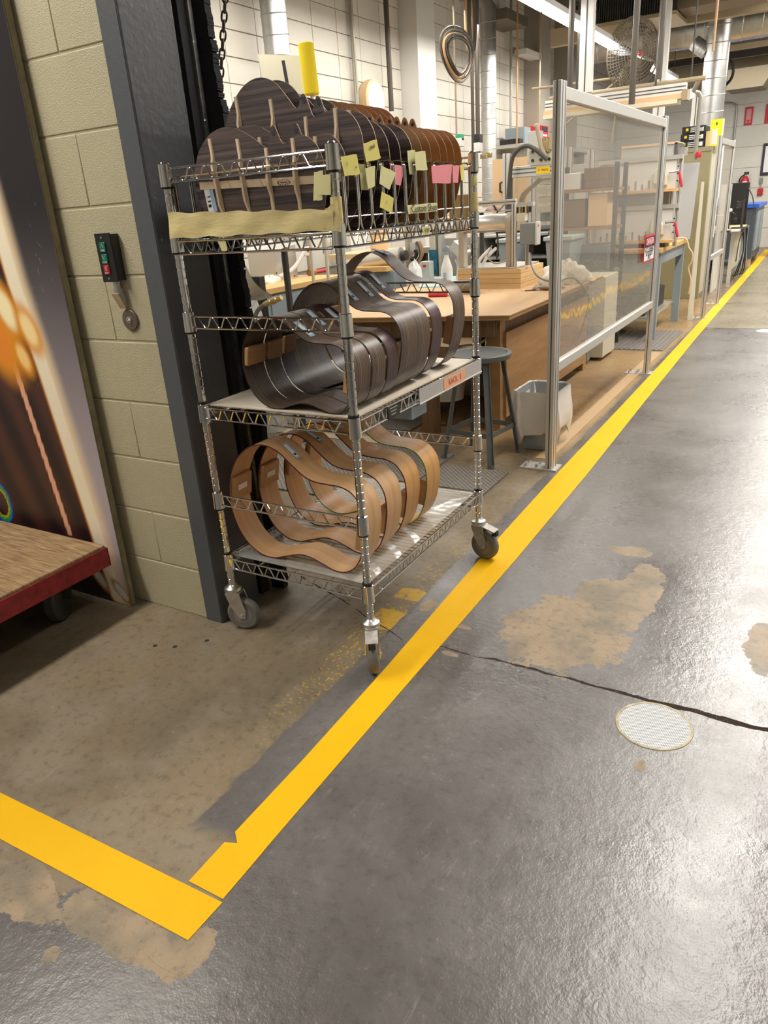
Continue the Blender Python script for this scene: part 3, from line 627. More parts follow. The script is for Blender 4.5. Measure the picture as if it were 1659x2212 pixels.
# ------------------------------------------------------------------ guitar backs standing between the dividers
def back(y, xl, Lb, hw, m, label, braces, group='guitar backs on the top shelf', edge=EDGE, ub=1.0, tab=0.630, sticker=False):
    zsh = 1.327
    o, th = settle(outline(Lb, hw, ub=ub)); mx = min(a for a, b in o); mz = min(b for a, b in o); ox, oz = xl - mx, zsh - mz
    wx = Lb * tab
    # resample the tab region finely
    fine = []
    n = len(o)
    for i in range(n):
        a0, b0 = o[i]; a1, b1 = o[(i + 1) % n]
        k = 7 if (b0 > 0 and abs(a0 - wx) < 0.075) else 2
        for j in range(k):
            f = j / k; a = a0 + (a1 - a0) * f; b = b0 + (b1 - b0) * f
            bump = (0.060 * math.exp(-(abs(a - wx) / 0.0185) ** 2.4) - 0.024 * math.exp(-(abs(a - wx) / 0.050) ** 2)) if b > 0 else 0.0
            fine.append((a + ox, b + oz + bump))
    t = thing('guitar_backplate', label, 'guitar back', (xl + Lb / 2, y, zsh), group)
    pl = MB().prism(fine, 'y', y, y + 0.0032).build('back_plate', m, t, ang=30)
    # light edge seen along the outline
    ed = MB(); nn = len(fine); vs = []; fs = []
    for a, b in fine: vs += [(a, y + 0.0006, b), (a, y + 0.0034, b)]
    cx = sum(a for a, b in fine) / nn; cz = sum(b for a, b in fine) / nn
    vs = [(cx + (a - cx) * 1.0015, yy, cz + (b - cz) * 1.0015) for a, yy, b in vs]
    ed.raw(vs, [(2 * i, 2 * ((i + 1) % nn), 2 * ((i + 1) % nn) + 1, 2 * i + 1) for i in range(nn)]).build('plate_edge', edge, t)
    tz = max(b for a, b in fine if abs(a - ox - wx) < 0.03)
    MB().cyl((wx + ox, y - 0.0006, tz - 0.018), (wx + ox, y + 0.004, tz - 0.018), 0.0062, 14).build('tab_hole', INK, t)
    if braces:
        ctr = lambda a: (a * math.sin(th))
        strip_z = lambda xx: (xx - xl) * math.tan(th) + hw + zsh + 0.012
        z0 = oz + 0.5 * Lb * math.sin(th)
        R = Matrix.Rotation(-th * 0.35, 3, 'Y')
        MB().box((xl + Lb * 0.50, y - 0.0014, z0 + 0.002), (Lb * 0.92, 0.0024, 0.020), R).build('centre_strip', SPRUCE, t)
        for fx, ht, sh in braces:
            x = xl + Lb * fx; lo = z0 - ht * 0.94; hi = z0 + ht
            zz = [lo, lo + 0.045, lo + 0.070, hi - 0.070, hi - 0.045, hi]
            dep = [0.002, 0.004, 0.013, 0.013, 0.004, 0.002]
            off = [0, 0, 0.004, 0.004, 0.0, 0.002]
            mb = MB(); vs = []
            for zq, dq, oq in zip(zz, dep, off):
                vs += [(x - 0.006 + sh * (zq - lo), y - 0.0002, zq), (x + 0.007 + sh * (zq - lo), y - 0.0002, zq), (x + 0.004 + sh * (zq - lo), y - dq, zq), (x - 0.003 + sh * (zq - lo), y - dq, zq)]
            fs = [(0, 1, 2, 3), (23, 22, 21, 20)]
            for i in range(5):
                for k in range(4): fs.append((4 * i + k, 4 * i + (k + 1) % 4, 4 * i + 4 + (k + 1) % 4, 4 * i + 4 + k))
            mb.raw(vs, fs).build('brace', SPRUCE, t)
    if sticker:
        s = MB().box((xl + 0.052, y - 0.0008, zsh + 0.105), (0.030, 0.001, 0.075), Matrix.Rotation(-0.12, 3, 'Y')).build('barcode_sticker', BLUEST, t)
        MB().box((xl + 0.045, y - 0.0018, zsh + 0.098), (0.020, 0.0006, 0.062), Matrix.Rotation(-0.12, 3, 'Y')).build('printed_field', PAPER, s)
        for q in range(3): MB().box((xl + 0.047, y - 0.0026, zsh + 0.085 + q * 0.012), (0.011, 0.0006, 0.003 + 0.004 * (q == 0)), Matrix.Rotation(-0.12, 3, 'Y')).build('printed_code', INK, s)
    return t
BR = [(0.21, 0.125, -0.08), (0.415, 0.115, -0.06), (0.60, 0.085, -0.02), (0.80, 0.100, -0.02)]
BRL = [(0.22, 0.185, -0.08), (0.45, 0.165, -0.06), (0.64, 0.110, 0.0), (0.84, 0.120, 0.0)]
b = back(0.052, -0.515, 0.455, 0.139, DARKW, 'nearest and smallest dark guitar back with four pale braces and stamped strip', BR, sticker=True, ub=1.15, tab=0.66)
st = MB(); STM = mat('brown_stamp', (0.16, 0.10, 0.06), 0.6)
for q in range(14):
    a_ = 2 * PI * q / 14; st.box((-0.195 + 0.020 * math.cos(a_), 0.0486, 1.455 + 0.0062 * math.sin(a_)), (0.004, 0.0004, 0.0022))
st.box((-0.195, 0.0486, 1.455), (0.022, 0.0004, 0.003)).build('stamp_print', STM, b)
back(0.098, -0.475, 0.455, 0.141, DARKW, 'small dark guitar back directly behind the nearest one', BR, ub=1.15, tab=0.66)
back(0.165, -0.500, 0.490, 0.202, DARKW, 'first tall dark guitar back, long pale braces above the small ones', BRL)
back(0.235, -0.500, 0.490, 0.202, DARKW, 'second tall dark guitar back from the front', BRL)
back(0.315, -0.505, 0.490, 0.190, DARKW, 'third tall dark guitar back from the front', BRL)
back(0.375, -0.500, 0.488, 0.186, DARKW2, 'plain plum coloured guitar back among the dark ones', None)
back(0.440, -0.495, 0.488, 0.186, DARKW, 'last dark striped guitar back before the brown ones', None)
for i, (y, m, lb) in enumerate(((0.515, TANP, 'foremost brown guitar back, dull tan face'), (0.575, TANP, 'second brown guitar back from the front'), (0.640, BROWNP, 'third brown guitar back from the front'), (0.690, BROWNP, 'fourth brown guitar back from the front'), (0.745, BROWNP, 'fifth brown guitar back from the front, next to last'), (0.800, BROWNP, 'rearmost brown guitar back by the far rack post'))):
    back(y, -0.505, 0.492, 0.187, m, lb + ' on the top shelf', None, edge=mat('brown_edge', (0.12, 0.05, 0.02), 0.6))
# ------------------------------------------------------------------ masking tape and notes
def ribbon(name, corners, m, label, cat, nu=24, nv=4, wav=0.003, thick=0.0012, group=None):
    # corners: tl, tr, br, bl
    tl, tr, br_, bl = [Vector(c) for c in corners]; nrm = (tr - tl).cross(bl - tl).normalized()
    vs = []
    for side in (0, 1):
        for i in range(nu + 1):
            for j in range(nv + 1):
                u, v = i / nu, j / nv; p = tl.lerp(tr, u).lerp(bl.lerp(br_, u), v)
                e = wav * (math.sin(u * 17 + v * 5) * 0.5 + math.sin(u * 41 + 1.3 + v * 3) * 0.3); p = p + nrm * (e * (0.4 + abs(v - 0.5)))
                if j in (0, nv): p = p + (tl - bl).normalized() * (wav * 0.5 * math.sin(u * 31 + j))
                vs.append(p + nrm * (thick * side))
    K = (nu + 1) * (nv + 1); fs = []
    I = lambda s, i, j: s * K + i * (nv + 1) + j
    for i in range(nu):
        for j in range(nv):
            fs += [(I(0, i, j), I(0, i + 1, j), I(0, i + 1, j + 1), I(0, i, j + 1)), (I(1, i, j), I(1, i, j + 1), I(1, i + 1, j + 1), I(1, i + 1, j))]
    for i in range(nu): fs += [(I(0, i, 0), I(1, i, 0), I(1, i + 1, 0), I(0, i + 1, 0)), (I(0, i, nv), I(0, i + 1, nv), I(1, i + 1, nv), I(1, i, nv))]
    for j in range(nv): fs += [(I(0, 0, j), I(0, 0, j + 1), I(1, 0, j + 1), I(1, 0, j)), (I(0, nu, j), I(1, nu, j), I(1, nu, j + 1), I(0, nu, j + 1))]
    return tag(MB().raw(vs, fs).build(name, m), label, cat, group)
YF = -0.0215
mt = thing('masking_tape', 'wide crumpled masking tape band across the front of the top shelf', 'masking tape', (-RW / 2, YF, 1.37))
def px4(pts, Y): return [ony(a, b, Y) for a, b in pts]
o = ribbon('tape_band', px4(((361, 460), (720, 452), (720, 498), (368, 516)), YF), MASK, '', '', 40, 6, 0.004); 
for k in ('label', 'category'): del o[k]
o.parent = mt; o.location = -LOC[mt.name]
MB().lathe([(0.0145, 1.315), (0.0152, 1.32), (0.0150, 1.40), (0.0148, 1.408)], (0, 0, 0), 20).build('post_wrap', MASK, mt)
o2 = ribbon('post_flap', [(-0.03, YF - 0.001, 1.375), (0.017, YF + 0.002, 1.400), (0.019, YF + 0.004, 1.325), (-0.03, YF - 0.001, 1.335)], MASK, '', '', 8, 4, 0.002)
for k in ('label', 'category'): del o2[k]
o2.parent = mt; o2.location = -LOC[mt.name]
fm = thing('masking_tape', 'masking tape wrapped round the far rack post by the brown backs', 'masking tape', (0, RD, 1.36))
MB().lathe([(0.0150, 1.315), (0.0165, 1.32), (0.0160, 1.398), (0.0150, 1.405)], (0, RD, 0), 20).build('post_wrap', MASK, fm)
MB().lathe([(0.0142, 1.425), (0.0150, 1.427), (0.0150, 1.452), (0.0142, 1.455)], (0, RD, 0), 20).build('narrow_wrap', NOTEP, fm)
MB().box((-0.045, RD - 0.012, 1.362), (0.085, 0.002, 0.075)).build('loose_end', MASK, fm)
def note(name, pts, X, m, label, group='sticky notes on the top shelf dividers', cat='sticky note', writing=None, Y=None):
    # pts: tl, tr, br, bl pixels on the plane X (or Y)
    q = [onx(a, b, X) if Y is None else ony(a, b, Y) for a, b in pts]
    o = ribbon(name, q, m, label, cat, 6, 3, 0.0015, 0.0006, group)
    if writing:
        c = sum(q, Vector()) / 4; u = (q[1] - q[0]).normalized(); n = u.cross(q[0] - q[3]).normalized(); v = n.cross(u)
        if n.dot(CAMP - c) < 0: n = -n
        for txt, du, dv, sz in writing:
            w_ = text('handwriting', txt, sz, c + u * du + v * dv + n * 0.0022, u, v, INK, None); w_.parent = o
    return o
XN = 0.0095
note('sticky_note', ((736, 338), (770, 333), (779, 376), (744, 381)), XN, NOTE, 'yellow sticky note nearest the front rack post, high on the dividers', writing=(('I', -0.02, 0.004, 0.016), ('ok', 0.022, -0.006, 0.008)))
note('sticky_note', ((785, 310), (813, 301), (823, 342), (791, 351)), XN, NOTE, 'yellow sticky note standing above the dividers, highest of all', writing=(('small', 0.002, 0.010, 0.014),))
note('sticky_note', ((776, 353), (789, 356), (796, 410), (780, 411)), -0.004, NOTEP, 'narrow pale greenish note behind the third divider', )
note('sticky_note', ((789, 363), (810, 358), (810, 402), (795, 409)), XN, NOTEP, 'pale yellow note between third and fourth dividers')
note('sticky_note', ((824, 357), (855, 373), (842, 410), (819, 397)), XN, NOTEP, 'tilted pale note overlapping the small pink note')
note('sticky_note', ((842, 352), (874, 361), (866, 401), (848, 396)), 0.003, PINK, 'tilted pink note partly hidden behind a tilted pale note')
note('sticky_note', ((825, 413), (850, 428), (848, 461), (820, 448)), XN, NOTE, 'low yellow note hanging below the tilted pale note', writing=(('I', -0.004, 0.0, 0.014),))
note('sticky_note', ((880, 325), (896, 324), (897, 377), (884, 377)), -0.002, NOTEP, 'narrow pale note behind the big yellow note at the centre')
note('sticky_note', ((896, 328), (918, 326), (924, 367), (898, 369)), XN, NOTEP, 'square yellow note in the middle of the divider row')
note('sticky_note', ((932, 358), (976, 355), (974, 396), (934, 396)), XN, PINK, 'wide pink note on the dividers beside a narrower pink one')
note('sticky_note', ((978, 357), (992, 358), (990, 394), (978, 395)), XN, PINK, 'narrow pink note at the right of the wide pink note')
note('sticky_note', ((994, 357), (1002, 354), (1002, 390), (996, 390)), XN, NOTE, 'narrow yellow note nearest the far rack post')
note('sticky_note', ((678, 372), (698, 368), (696, 432), (677, 434)), None, NOTEP, 'translucent pale note on the front side rail, behind another', Y=-0.014)
note('sticky_note', ((690, 378), (714, 377), (714, 421), (688, 421)), None, NOTEP, 'pale yellow note on the front side rail beside the rack post', Y=-0.018)
note('tape_label', ((880, 443), (944, 438), (945, 456), (882, 463)), 0.0125, NOTEP, 'strip of tape lettered Custom Shop across the dividers', cat='tape label', writing=((':Custom Shop', 0.003, 0.0, 0.031),))
note('tape_label', ((912, 490), (929, 488), (929, 506), (914, 508)), 0.0155, NOTEP, 'small dated tape label on the top shelf edge', cat='tape label', writing=(('9/29', 0.0, 0.0, 0.019),))
note('masking_tape', ((470, 521), (488, 521), (491, 541), (480, 543)), None, NOTEP, 'short tape scrap folded over the front edge of the top shelf', cat='masking tape', group='tape scraps', Y=-0.0155)
# ------------------------------------------------------------------ printed board leaning on the front wall
BY0, BSL = -0.060, 0.013
def onboard(px, py):
    d = ray(px, py); # y = BY0 + BSL*z
    t = (BY0 + BSL * CAMP.z - CAMP.y) / (d.y - BSL * d.z); return CAMP + d * t
bd = thing('leaning_board', 'printed board with orange light streaks leaning on the beige block wall', 'printed board', (-1.8, BY0, 0))
XR = -1.075; BH = 2.45; nx, nz = 150, 330; X0 = -2.05
key = {k: onboard(*v) for k, v in {'c0': (-60, 300), 'c1': (30, 610), 'c2': (95, 800), 'c3': (160, 1000), 'c4': (252, 1285), 'p0': (28, 780), 'p1': (150, 1150), 'g1': (12, 668), 'g2': (62, 712), 'g3': (50, 772), 'g4': (-10, 720), 'g5': (-30, 650), 'r1': (2, 1085), 'e1': (213, 1245), 'e2': (262, 1278), 'e3': (200, 1290), 'e4': (240, 1296), 'w0': (75, 700), 'w1': (285, 1300)}.items()}
def segd(p, a, b):
    a = Vector((a.x, a.z)); b = Vector((b.x, b.z)); ab = b - a; t = max(0, min(1, (p - a).dot(ab) / ab.length_squared)); q = p - (a + ab * t)
    return q.length, t, ab.x * (p - a).y - ab.y * (p - a).x
def ss(x, a, b): t = max(0, min(1, (x - a) / (b - a))); return t * t * (3 - 2 * t)
def lerp3(a, b, t): return tuple(x + (y - x) * t for x, y in zip(a, b))
def poster(x, z):
    p = Vector((x, z)); ks = [key[k] for k in ('c0', 'c1', 'c2', 'c3', 'c4')]
    best = min((segd(p, ks[i], ks[i + 1]) + (i,) for i in range(4)), key=lambda q: q[0]); d, t, side, i = best
    right = side > 0
    lav = lerp3((0.016, 0.013, 0.016), (0.42, 0.36, 0.38), ss(1.55 - z, 0.05, 1.15)); brown = lerp3((0.020, 0.010, 0.010), (0.075, 0.026, 0.018), 0.5 + 0.5 * math.sin((x * 1.0 + z * 0.33) * 34)); brown = lerp3(brown, (0.010, 0.008, 0.012), ss(abs(z - 0.75), 0.3, 0.9))
    c = lav if right else brown
    wd = 0.037
    if right:
        c = lerp3((0.80, 0.62, 0.40), c, ss(d, wd * 0.8, wd * 2.6)) if z < 1.6 else c
    else:
        c = lerp3((0.60, 0.22, 0.02), c, ss(d, wd * 0.95, wd * 1.25))
    c = lerp3((0.88, 0.78, 0.58), c, ss(d, wd * 0.72, wd * 1.02))
    dp, tp, _ = segd(p, key['p0'], key['p1'])
    c = lerp3((0.80, 0.40, 0.24), c, ss(dp, 0.0125, 0.015))
    for g, r, col in (('g5', 0.12, (0.85, 0.30, 0.03)), ('g4', 0.12, (0.80, 0.25, 0.02)), ('g1', 0.075, (0.98, 0.85, 0.5)), ('g2', 0.062, (0.98, 0.75, 0.35)), ('g3', 0.048, (0.95, 0.62, 0.22))):
        k = key[g]; q = Vector((x - k.x + (z - k.z) * 0.3, (z - k.z) * 0.62)).length
        c = lerp3(lerp3(col, (0.75, 0.28, 0.01), ss(q, r * 0.35, r * 0.8)), c, ss(q, r * 0.55, r * 1.25))
    k = key['r1']; q = Vector((x - k.x, (z - k.z) * 0.75)).length
    rb = [(0.55, 0.50, 0.02), (0.03, 0.35, 0.06), (0.01, 0.30, 0.30), (0.01, 0.04, 0.40)]
    if 0.045 < q < 0.075: c = lerp3(c, rb[min(3, int((q - 0.045) / 0.0075))], 0.9)
    for g, a, rr, ll in (('e1', -0.9, 0.020, 0.052), ('e2', -0.8, 0.018, 0.045)):
        k = key[g]; dx, dz = x - k.x, z - k.z; u = dx * math.cos(a) + dz * math.sin(a); v = -dx * math.sin(a) + dz * math.cos(a); e = math.sqrt((u / ll) ** 2 + (v / rr) ** 2)
        c = lerp3((0.70, 0.68, 0.68), lerp3((0.50, 0.25, 0.05), c, ss(e, 1.15, 1.8)), ss(e, 0.9, 1.1))
    return c
vs = []; cols = []
for i in range(nx + 1):
    for j in range(nz + 1):
        x = X0 + (XR - X0) * i / nx; z = 0.002 + BH * j / nz; vs.append((x, BY0 + BSL * z, z)); cols.append(poster(x, z))
fs = [(i * (nz + 1) + j, (i + 1) * (nz + 1) + j, (i + 1) * (nz + 1) + j + 1, i * (nz + 1) + j + 1) for i in range(nx) for j in range(nz)]
pm = bpy.data.materials.new('printed_picture'); pm.use_nodes = True; a_ = pm.node_tree.nodes.new('ShaderNodeVertexColor'); a_.layer_name = 'print'
pb = pm.node_tree.nodes['Principled BSDF']; pm.node_tree.links.new(a_.outputs[0], pb.inputs['Base Color']); pb.inputs['Roughness'].default_value = 0.38
po = MB().raw(vs, fs).build('printed_face', pm, bd, smooth=False)
at = po.data.color_attributes.new('print', 'FLOAT_COLOR', 'POINT')
for k, c in enumerate(cols): at.data[k].color = (*c, 1)
def slab(x0, x1, ya, yb, z0, z1, m, name):
    v = []
    for zz in (z0, z1):
        o_ = BY0 + BSL * zz
        v += [(x0, o_ + ya, zz), (x1, o_ + ya, zz), (x1, o_ + yb, zz), (x0, o_ + yb, zz)]
    return MB().raw(v, [(0, 1, 2, 3), (4, 7, 6, 5), (0, 4, 5, 1), (1, 5, 6, 2), (2, 6, 7, 3), (3, 7, 4, 0)]).build(name, m, bd)
BEDGE = mat('olive_board_edge', (0.20, 0.17, 0.10), 0.6, ns=20, na=0.25)
slab(-2.6, XR + 0.001, 0.0008, 0.006, 0.002, BH, BEDGE, 'backing_sheet')
slab(XR - 0.05, XR + 0.004, 0.006, 0.024, 0.002, BH, BEDGE, 'edge_batten')
mb = MB()
for k in range(26):
    x = XR - 0.05 - random.random() * 0.25; z = 0.5 + random.random() * 1.0; L_ = 0.004 + random.random() * 0.02; a = random.random() * 3
    y = BY0 + BSL * z - 0.0006; mb.raw([(x, y, z), (x + 0.0008, y, z), (x + 0.0008 + L_ * math.cos(a), y, z + L_ * math.sin(a)), (x + L_ * math.cos(a), y, z + L_ * math.sin(a))], [(0, 1, 2, 3)])
stuff(mb.build('scratches', mat('scratch_white', (0.55, 0.53, 0.52), 0.6), bd))
# ------------------------------------------------------------------ red platform cart
ct = thing('platform_cart', 'low red platform cart with worn wooden deck in front of the printed board', 'cart', (-1.7, -0.6, 0))
CXR, CYB, CYF, CXL = -1.085, -0.105, -1.25, -2.5; DZ = 0.285
DECK = mat('weathered_deck', (0.50, 0.33, 0.16), 0.6, ns=7.0, col2=(0.15, 0.078, 0.032), stretch=(1.3, 15, 1), detail=12, bump=0.9, bs=30)
MB().bb(CXL, CXR, CYF, CYB, DZ - 0.030, DZ).build('deck_board', DECK, ct, bevel=0.004)
REDC = mat('chipped_red_steel', (0.27, 0.018, 0.022), 0.42, ns=30, na=0.35)
MB().bb(CXR - 0.004, CXR + 0.005, CYF, CYB + 0.006, DZ - 0.085, DZ - 0.012).build('side_rail', REDC, ct, bevel=0.002)
MB().bb(CXL, CXR + 0.005, CYB, CYB + 0.007, DZ - 0.085, DZ - 0.012).build('end_rail', REDC, ct, bevel=0.002)
MB().bb(CXL, CXR, CYF, CYF + 0.007, DZ - 0.085, DZ - 0.012).build('end_rail', REDC, ct, bevel=0.002)
MB().bb(CXR - 0.05, CXR, CYF, CYB, DZ - 0.085, DZ - 0.078).build('rail_flange', REDC, ct)
for wx, wy in ((-1.255, -0.235), (-1.255, -1.05), (-2.3, -0.235), (-2.3, -1.05)):
    c = Vector((wx, wy, 0.083)); ax = Vector((0.85, 0.5, 0)).normalized()
    o = MB().box(c + Vector((0, 0, 0.105)), (0.09, 0.09, 0.016)).build('caster', DARKS, ct)
    MB().lathe([(0.04, -0.022), (0.075, -0.022), (0.083, -0.014), (0.083, 0.014), (0.075, 0.022), (0.04, 0.022)], c, 30, ax).build('wheel', mat('dark_wheel', (0.05, 0.048, 0.044), 0.6, ns=15, na=0.3), o)
    MB().lathe([(0.015, -0.026), (0.045, -0.020), (0.045, 0.020), (0.015, 0.026)], c, 20, ax).build('wheel_hub', DARKS, o)
    for s in (-1, 1): MB().bar(c + ax * 0.030 * s, c + ax * 0.030 * s + Vector((0, 0, 0.10)), 0.005, 0.045, ax).build('fork_side', DARKS, o)
# ------------------------------------------------------------------ door control box, conduit fitting, round bumper plate
yb = -0.036; x0 = -0.880; x1 = -0.813; z0 = 1.217; z1 = 1.355
cb = thing('door_control_box', 'black push button door control box mounted on the beige block wall', 'control box', ((x0 + x1) / 2, 0, z0))
MB().bb(x0, x1, yb + 0.004, -0.002, z0, z1).build('housing', BLACK, cb, bevel=0.002)
MB().bb(x0 - 0.002, x1 - 0.002, yb, yb + 0.004, z0 - 0.003, z1 + 0.003).build('cover_plate', BLACK, cb)
xm = (x0 + x1) / 2 - 0.006; H = z1 - z0
for k, (fz, m, sym, wd) in enumerate(((0.70, GRNB, '^', 'OPEN'), (0.45, GRNB, 'v', 'CLOSE'), (0.22, REDB, '0', 'STOP'))):
    zc = z0 + H * fz + 0.004
    o = MB().bb(xm - 0.0125, xm + 0.0125, yb - 0.004, yb, zc - 0.0145, zc + 0.0145).build('push_button', m, cb, bevel=0.0015)
    if sym == '0': MB().tube([(xm + 0.0035 * math.cos(t * PI / 6), yb - 0.0046, zc + 0.004 + 0.006 * math.sin(t * PI / 6)) for t in range(12)], 0.0007, 5, True).build('button_symbol', WPRINT, o)
    else:
        s = 1 if sym == '^' else -1
        MB().tube([(xm - 0.0055, yb - 0.0046, zc + 0.004 - 0.006 * s), (xm, yb - 0.0046, zc + 0.004 + 0.006 * s), (xm + 0.0055, yb - 0.0046, zc + 0.004 - 0.006 * s)], 0.0007, 5).build('button_symbol', WPRINT, o)
    text('button_word', wd, 0.0068, (xm, yb - 0.0048, zc - 0.0095), (1, 0, 0), (0, 0, 1), WPRINT, o)
for fz in (0.93, 0.06): MB().cyl((xm, yb - 0.0015, z0 + H * fz), (xm, yb, z0 + H * fz), 0.0035, 10).build('screw', ZINC, cb)
xc = (x0 + x1) / 2 + 0.006; yc = -0.020
cf = thing('conduit_elbow', 'grey conduit elbow fitting below the black door control box', 'conduit fitting', (xc, 0, z0 - 0.07))
MB().cyl((xc, yc, z0), (xc, yc, z0 - 0.030), 0.0115, 14).build('nipple', ZINC, cf)
MB().cyl((xc, yc, z0 - 0.024), (xc, yc, z0 - 0.040), 0.0150, 14).build('elbow_hub', PIPEG, cf)
MB().prism([(yc - 0.014, z0 - 0.036), (yc + 0.014, z0 - 0.036), (-0.002, z0 - 0.052), (-0.002, z0 - 0.082), (-0.012, z0 - 0.082)], 'x', xc - 0.012, xc + 0.012).build('elbow_body', PIPEG, cf, bevel=0.004)
MB().bar((xc, yc - 0.017, z0 - 0.038), (xc, -0.014, z0 - 0.086), 0.026, 0.004, (0, -1, -1)).build('cover_strip', ZINC, cf)
dp = ony(282, 691, -0.004)
rd = thing('round_plate', 'round brown steel plate bolted to the block wall under the elbow', 'wall plate', dp)
MB().lathe([(0.034, 0.002), (0.034, -0.003), (0.032, -0.0045)], dp, 28, (0, 1, 0)).build('disc', mat('brown_steel', (0.16, 0.125, 0.095), 0.4, 0.4), rd)
MB().lathe([(0.0115, -0.004), (0.0115, -0.007), (0.010, -0.0075)], dp, 18, (0, 1, 0)).build('washer', ZINC, rd)
MB().lathe([(0.006, -0.007), (0.006, -0.013), (0.004, -0.014)], dp, 6, (0, 1, 0)).build('bolt_head', CHROME, rd)
# ------------------------------------------------------------------ hanging chain beside the brush seal
ca, cb_ = ony(490, -60, 0.55), ony(471, 260, 0.55)
chn = thing('hanging_chain', 'rusty steel chain hanging beside the black door brush', 'chain', cb_)
nl = 16; d = (cb_ - ca); step = d / nl; d.normalize(); u = d.cross(Vector((0, 1, 0))).normalized(); v = d.cross(u)
for i in range(nl):
    c = ca + step * (i + 0.5); q = (u * 0.8 + v * 0.6) if i % 2 else (u * 0.6 - v * 0.8); hl = step.length * 0.62; pts = []
    for t in range(14):
        a = 2 * PI * t / 14; pts.append(c + d * (math.copysign(abs(math.cos(a)) ** 0.7, math.cos(a)) * hl) + q * (math.sin(a) * 0.0088))
    MB().tube(pts, 0.0036, 6, True).build('link', RUSTC, chn)
# ------------------------------------------------------------------ floor drain
dc = Vector((0.862, 0.076, 0))
dr = thing('floor_drain', 'round white mesh covered floor drain beside the cracked joint', 'drain cover', dc)
MB().lathe([(0.094, 0.0003), (0.0945, 0.002), (0.102, 0.002), (0.103, 0.0003)], dc, 40, capped=False).build('rim_ring', mat('brass_grime', (0.42, 0.36, 0.22), 0.5, ns=30, na=0.4), dr)
MB().cyl((dc.x, dc.y, 0.0002), (dc.x, dc.y, 0.0012), 0.0945, 40).build('filter_pad', mat('white_filter', (0.85, 0.85, 0.84), 0.6), dr)
mb = MB(); n = 32
for a in (PI * 0.18, PI * 0.68):
    e = Vector((math.cos(a), math.sin(a), 0)); f_ = Vector((-e.y, e.x, 0))
    for i in range(-n // 2 + 1, n // 2):
        o_ = i * 0.19 / n; h = math.sqrt(max(0, 0.0935 ** 2 - o_ ** 2)); p = dc + f_ * o_ + Vector((0, 0, 0.0016)); mb.bar(p - e * h, p + e * h, 0.00045, 0.0005)
stuff(mb.build('wire_mesh', mat('mesh_grey', (0.16, 0.16, 0.16), 0.5, 0.4), dr))
d2 = onz(1655, 715); dr2 = thing('floor_drain', 'small pale floor drain far down the aisle at the right', 'drain cover', d2)
MB().cyl((d2.x, d2.y, 0), (d2.x, d2.y, 0.002), 0.09, 24).build('cover', WHITE, dr2)
# ------------------------------------------------------------------ clear curtain screens beside the aisle
def extr(p0, p1, w, parent, name='post', faces=((1, 0, 0), (0, -1, 0)), m=None, h=None):
    p0 = Vector(p0); p1 = Vector(p1); h = h or w; d = (p1 - p0).normalized()
    o = MB().bar(p0, p1, w, h, (0, 1, 0) if abs(d.z) > 0.9 else (0, 0, 1)).build(name, m or ALU, parent, bevel=0.003)
    for f in faces:
        f = Vector(f); half = w / 2 if abs(f.z) < 0.5 else h / 2
        c = f * (half + 0.0003)
        MB().bar(p0 + c, p1 + c, w * 0.16, 0.0016, f).build('slot', ALUD, o)
    return o
XS = -0.068
def screen(y0, y1, z0, z1, label, sign):
    t = thing('curtain_screen', label, 'screen', (XS, (y0 + y1) / 2, 0))
    for y in (y0, y1):
        for dy in (-0.021, 0.021): extr((XS, y + dy, 0.008), (XS, y + dy, z1 + 0.02), 0.04, t, faces=((0, -1, 0), (1, 0, 0)))
        b = MB().bb(XS - 0.16, XS + 0.045, y - 0.055, y + 0.055, 0, 0.008).build('base_plate', ALU, t)
        for bx in (-0.13, -0.07):
            for by in (-0.035, 0.035): MB().cyl((XS + bx, y + by, 0.006), (XS + bx, y + by, 0.022), 0.008, 8).build('anchor_bolt', ZINC, b)
    MB().bb(XS - 0.018, XS + 0.018, y0 + 0.042, y1 - 0.042, z1 - 0.055, z1).build('top_rail', ALU, t, bevel=0.003)
    MB().bb(XS - 0.018, XS + 0.018, y0 + 0.042, y1 - 0.042, z0 - 0.05, z0).build('bottom_rail', ALU, t, bevel=0.003)
    vs = []; n = 40
    for i in range(n + 1):
        y = y0 + 0.042 + (y1 - y0 - 0.084) * i / n; e = 0.0012 * math.sin(y * 5) + 0.0002 * math.sin(y * 31)
        vs += [(XS + e, y, z0), (XS + e, y, z1 - 0.055)]
    MB().raw(vs, [(2 * i, 2 * i + 2, 2 * i + 3, 2 * i + 1) for i in range(n)]).build('clear_film', FILM, t)
    return t
screen(2.02, 4.47, 0.575, 1.835, 'long clear curtain screen in aluminium frame beside the waste bin', True)
sc2 = screen(7.42, 8.60, 0.66, 1.83, 'short clear curtain screen farther down the aisle by the olive cabinet', False)
MB().bb(XS + 0.004, XS + 0.010, 7.62, 7.70, 1.25, 1.78).build('paper_strip', PAPER, sc2)
MB().bb(XS + 0.004, XS + 0.010, 7.52, 7.60, 0.85, 1.25).build('paper_strip', PAPER, sc2)
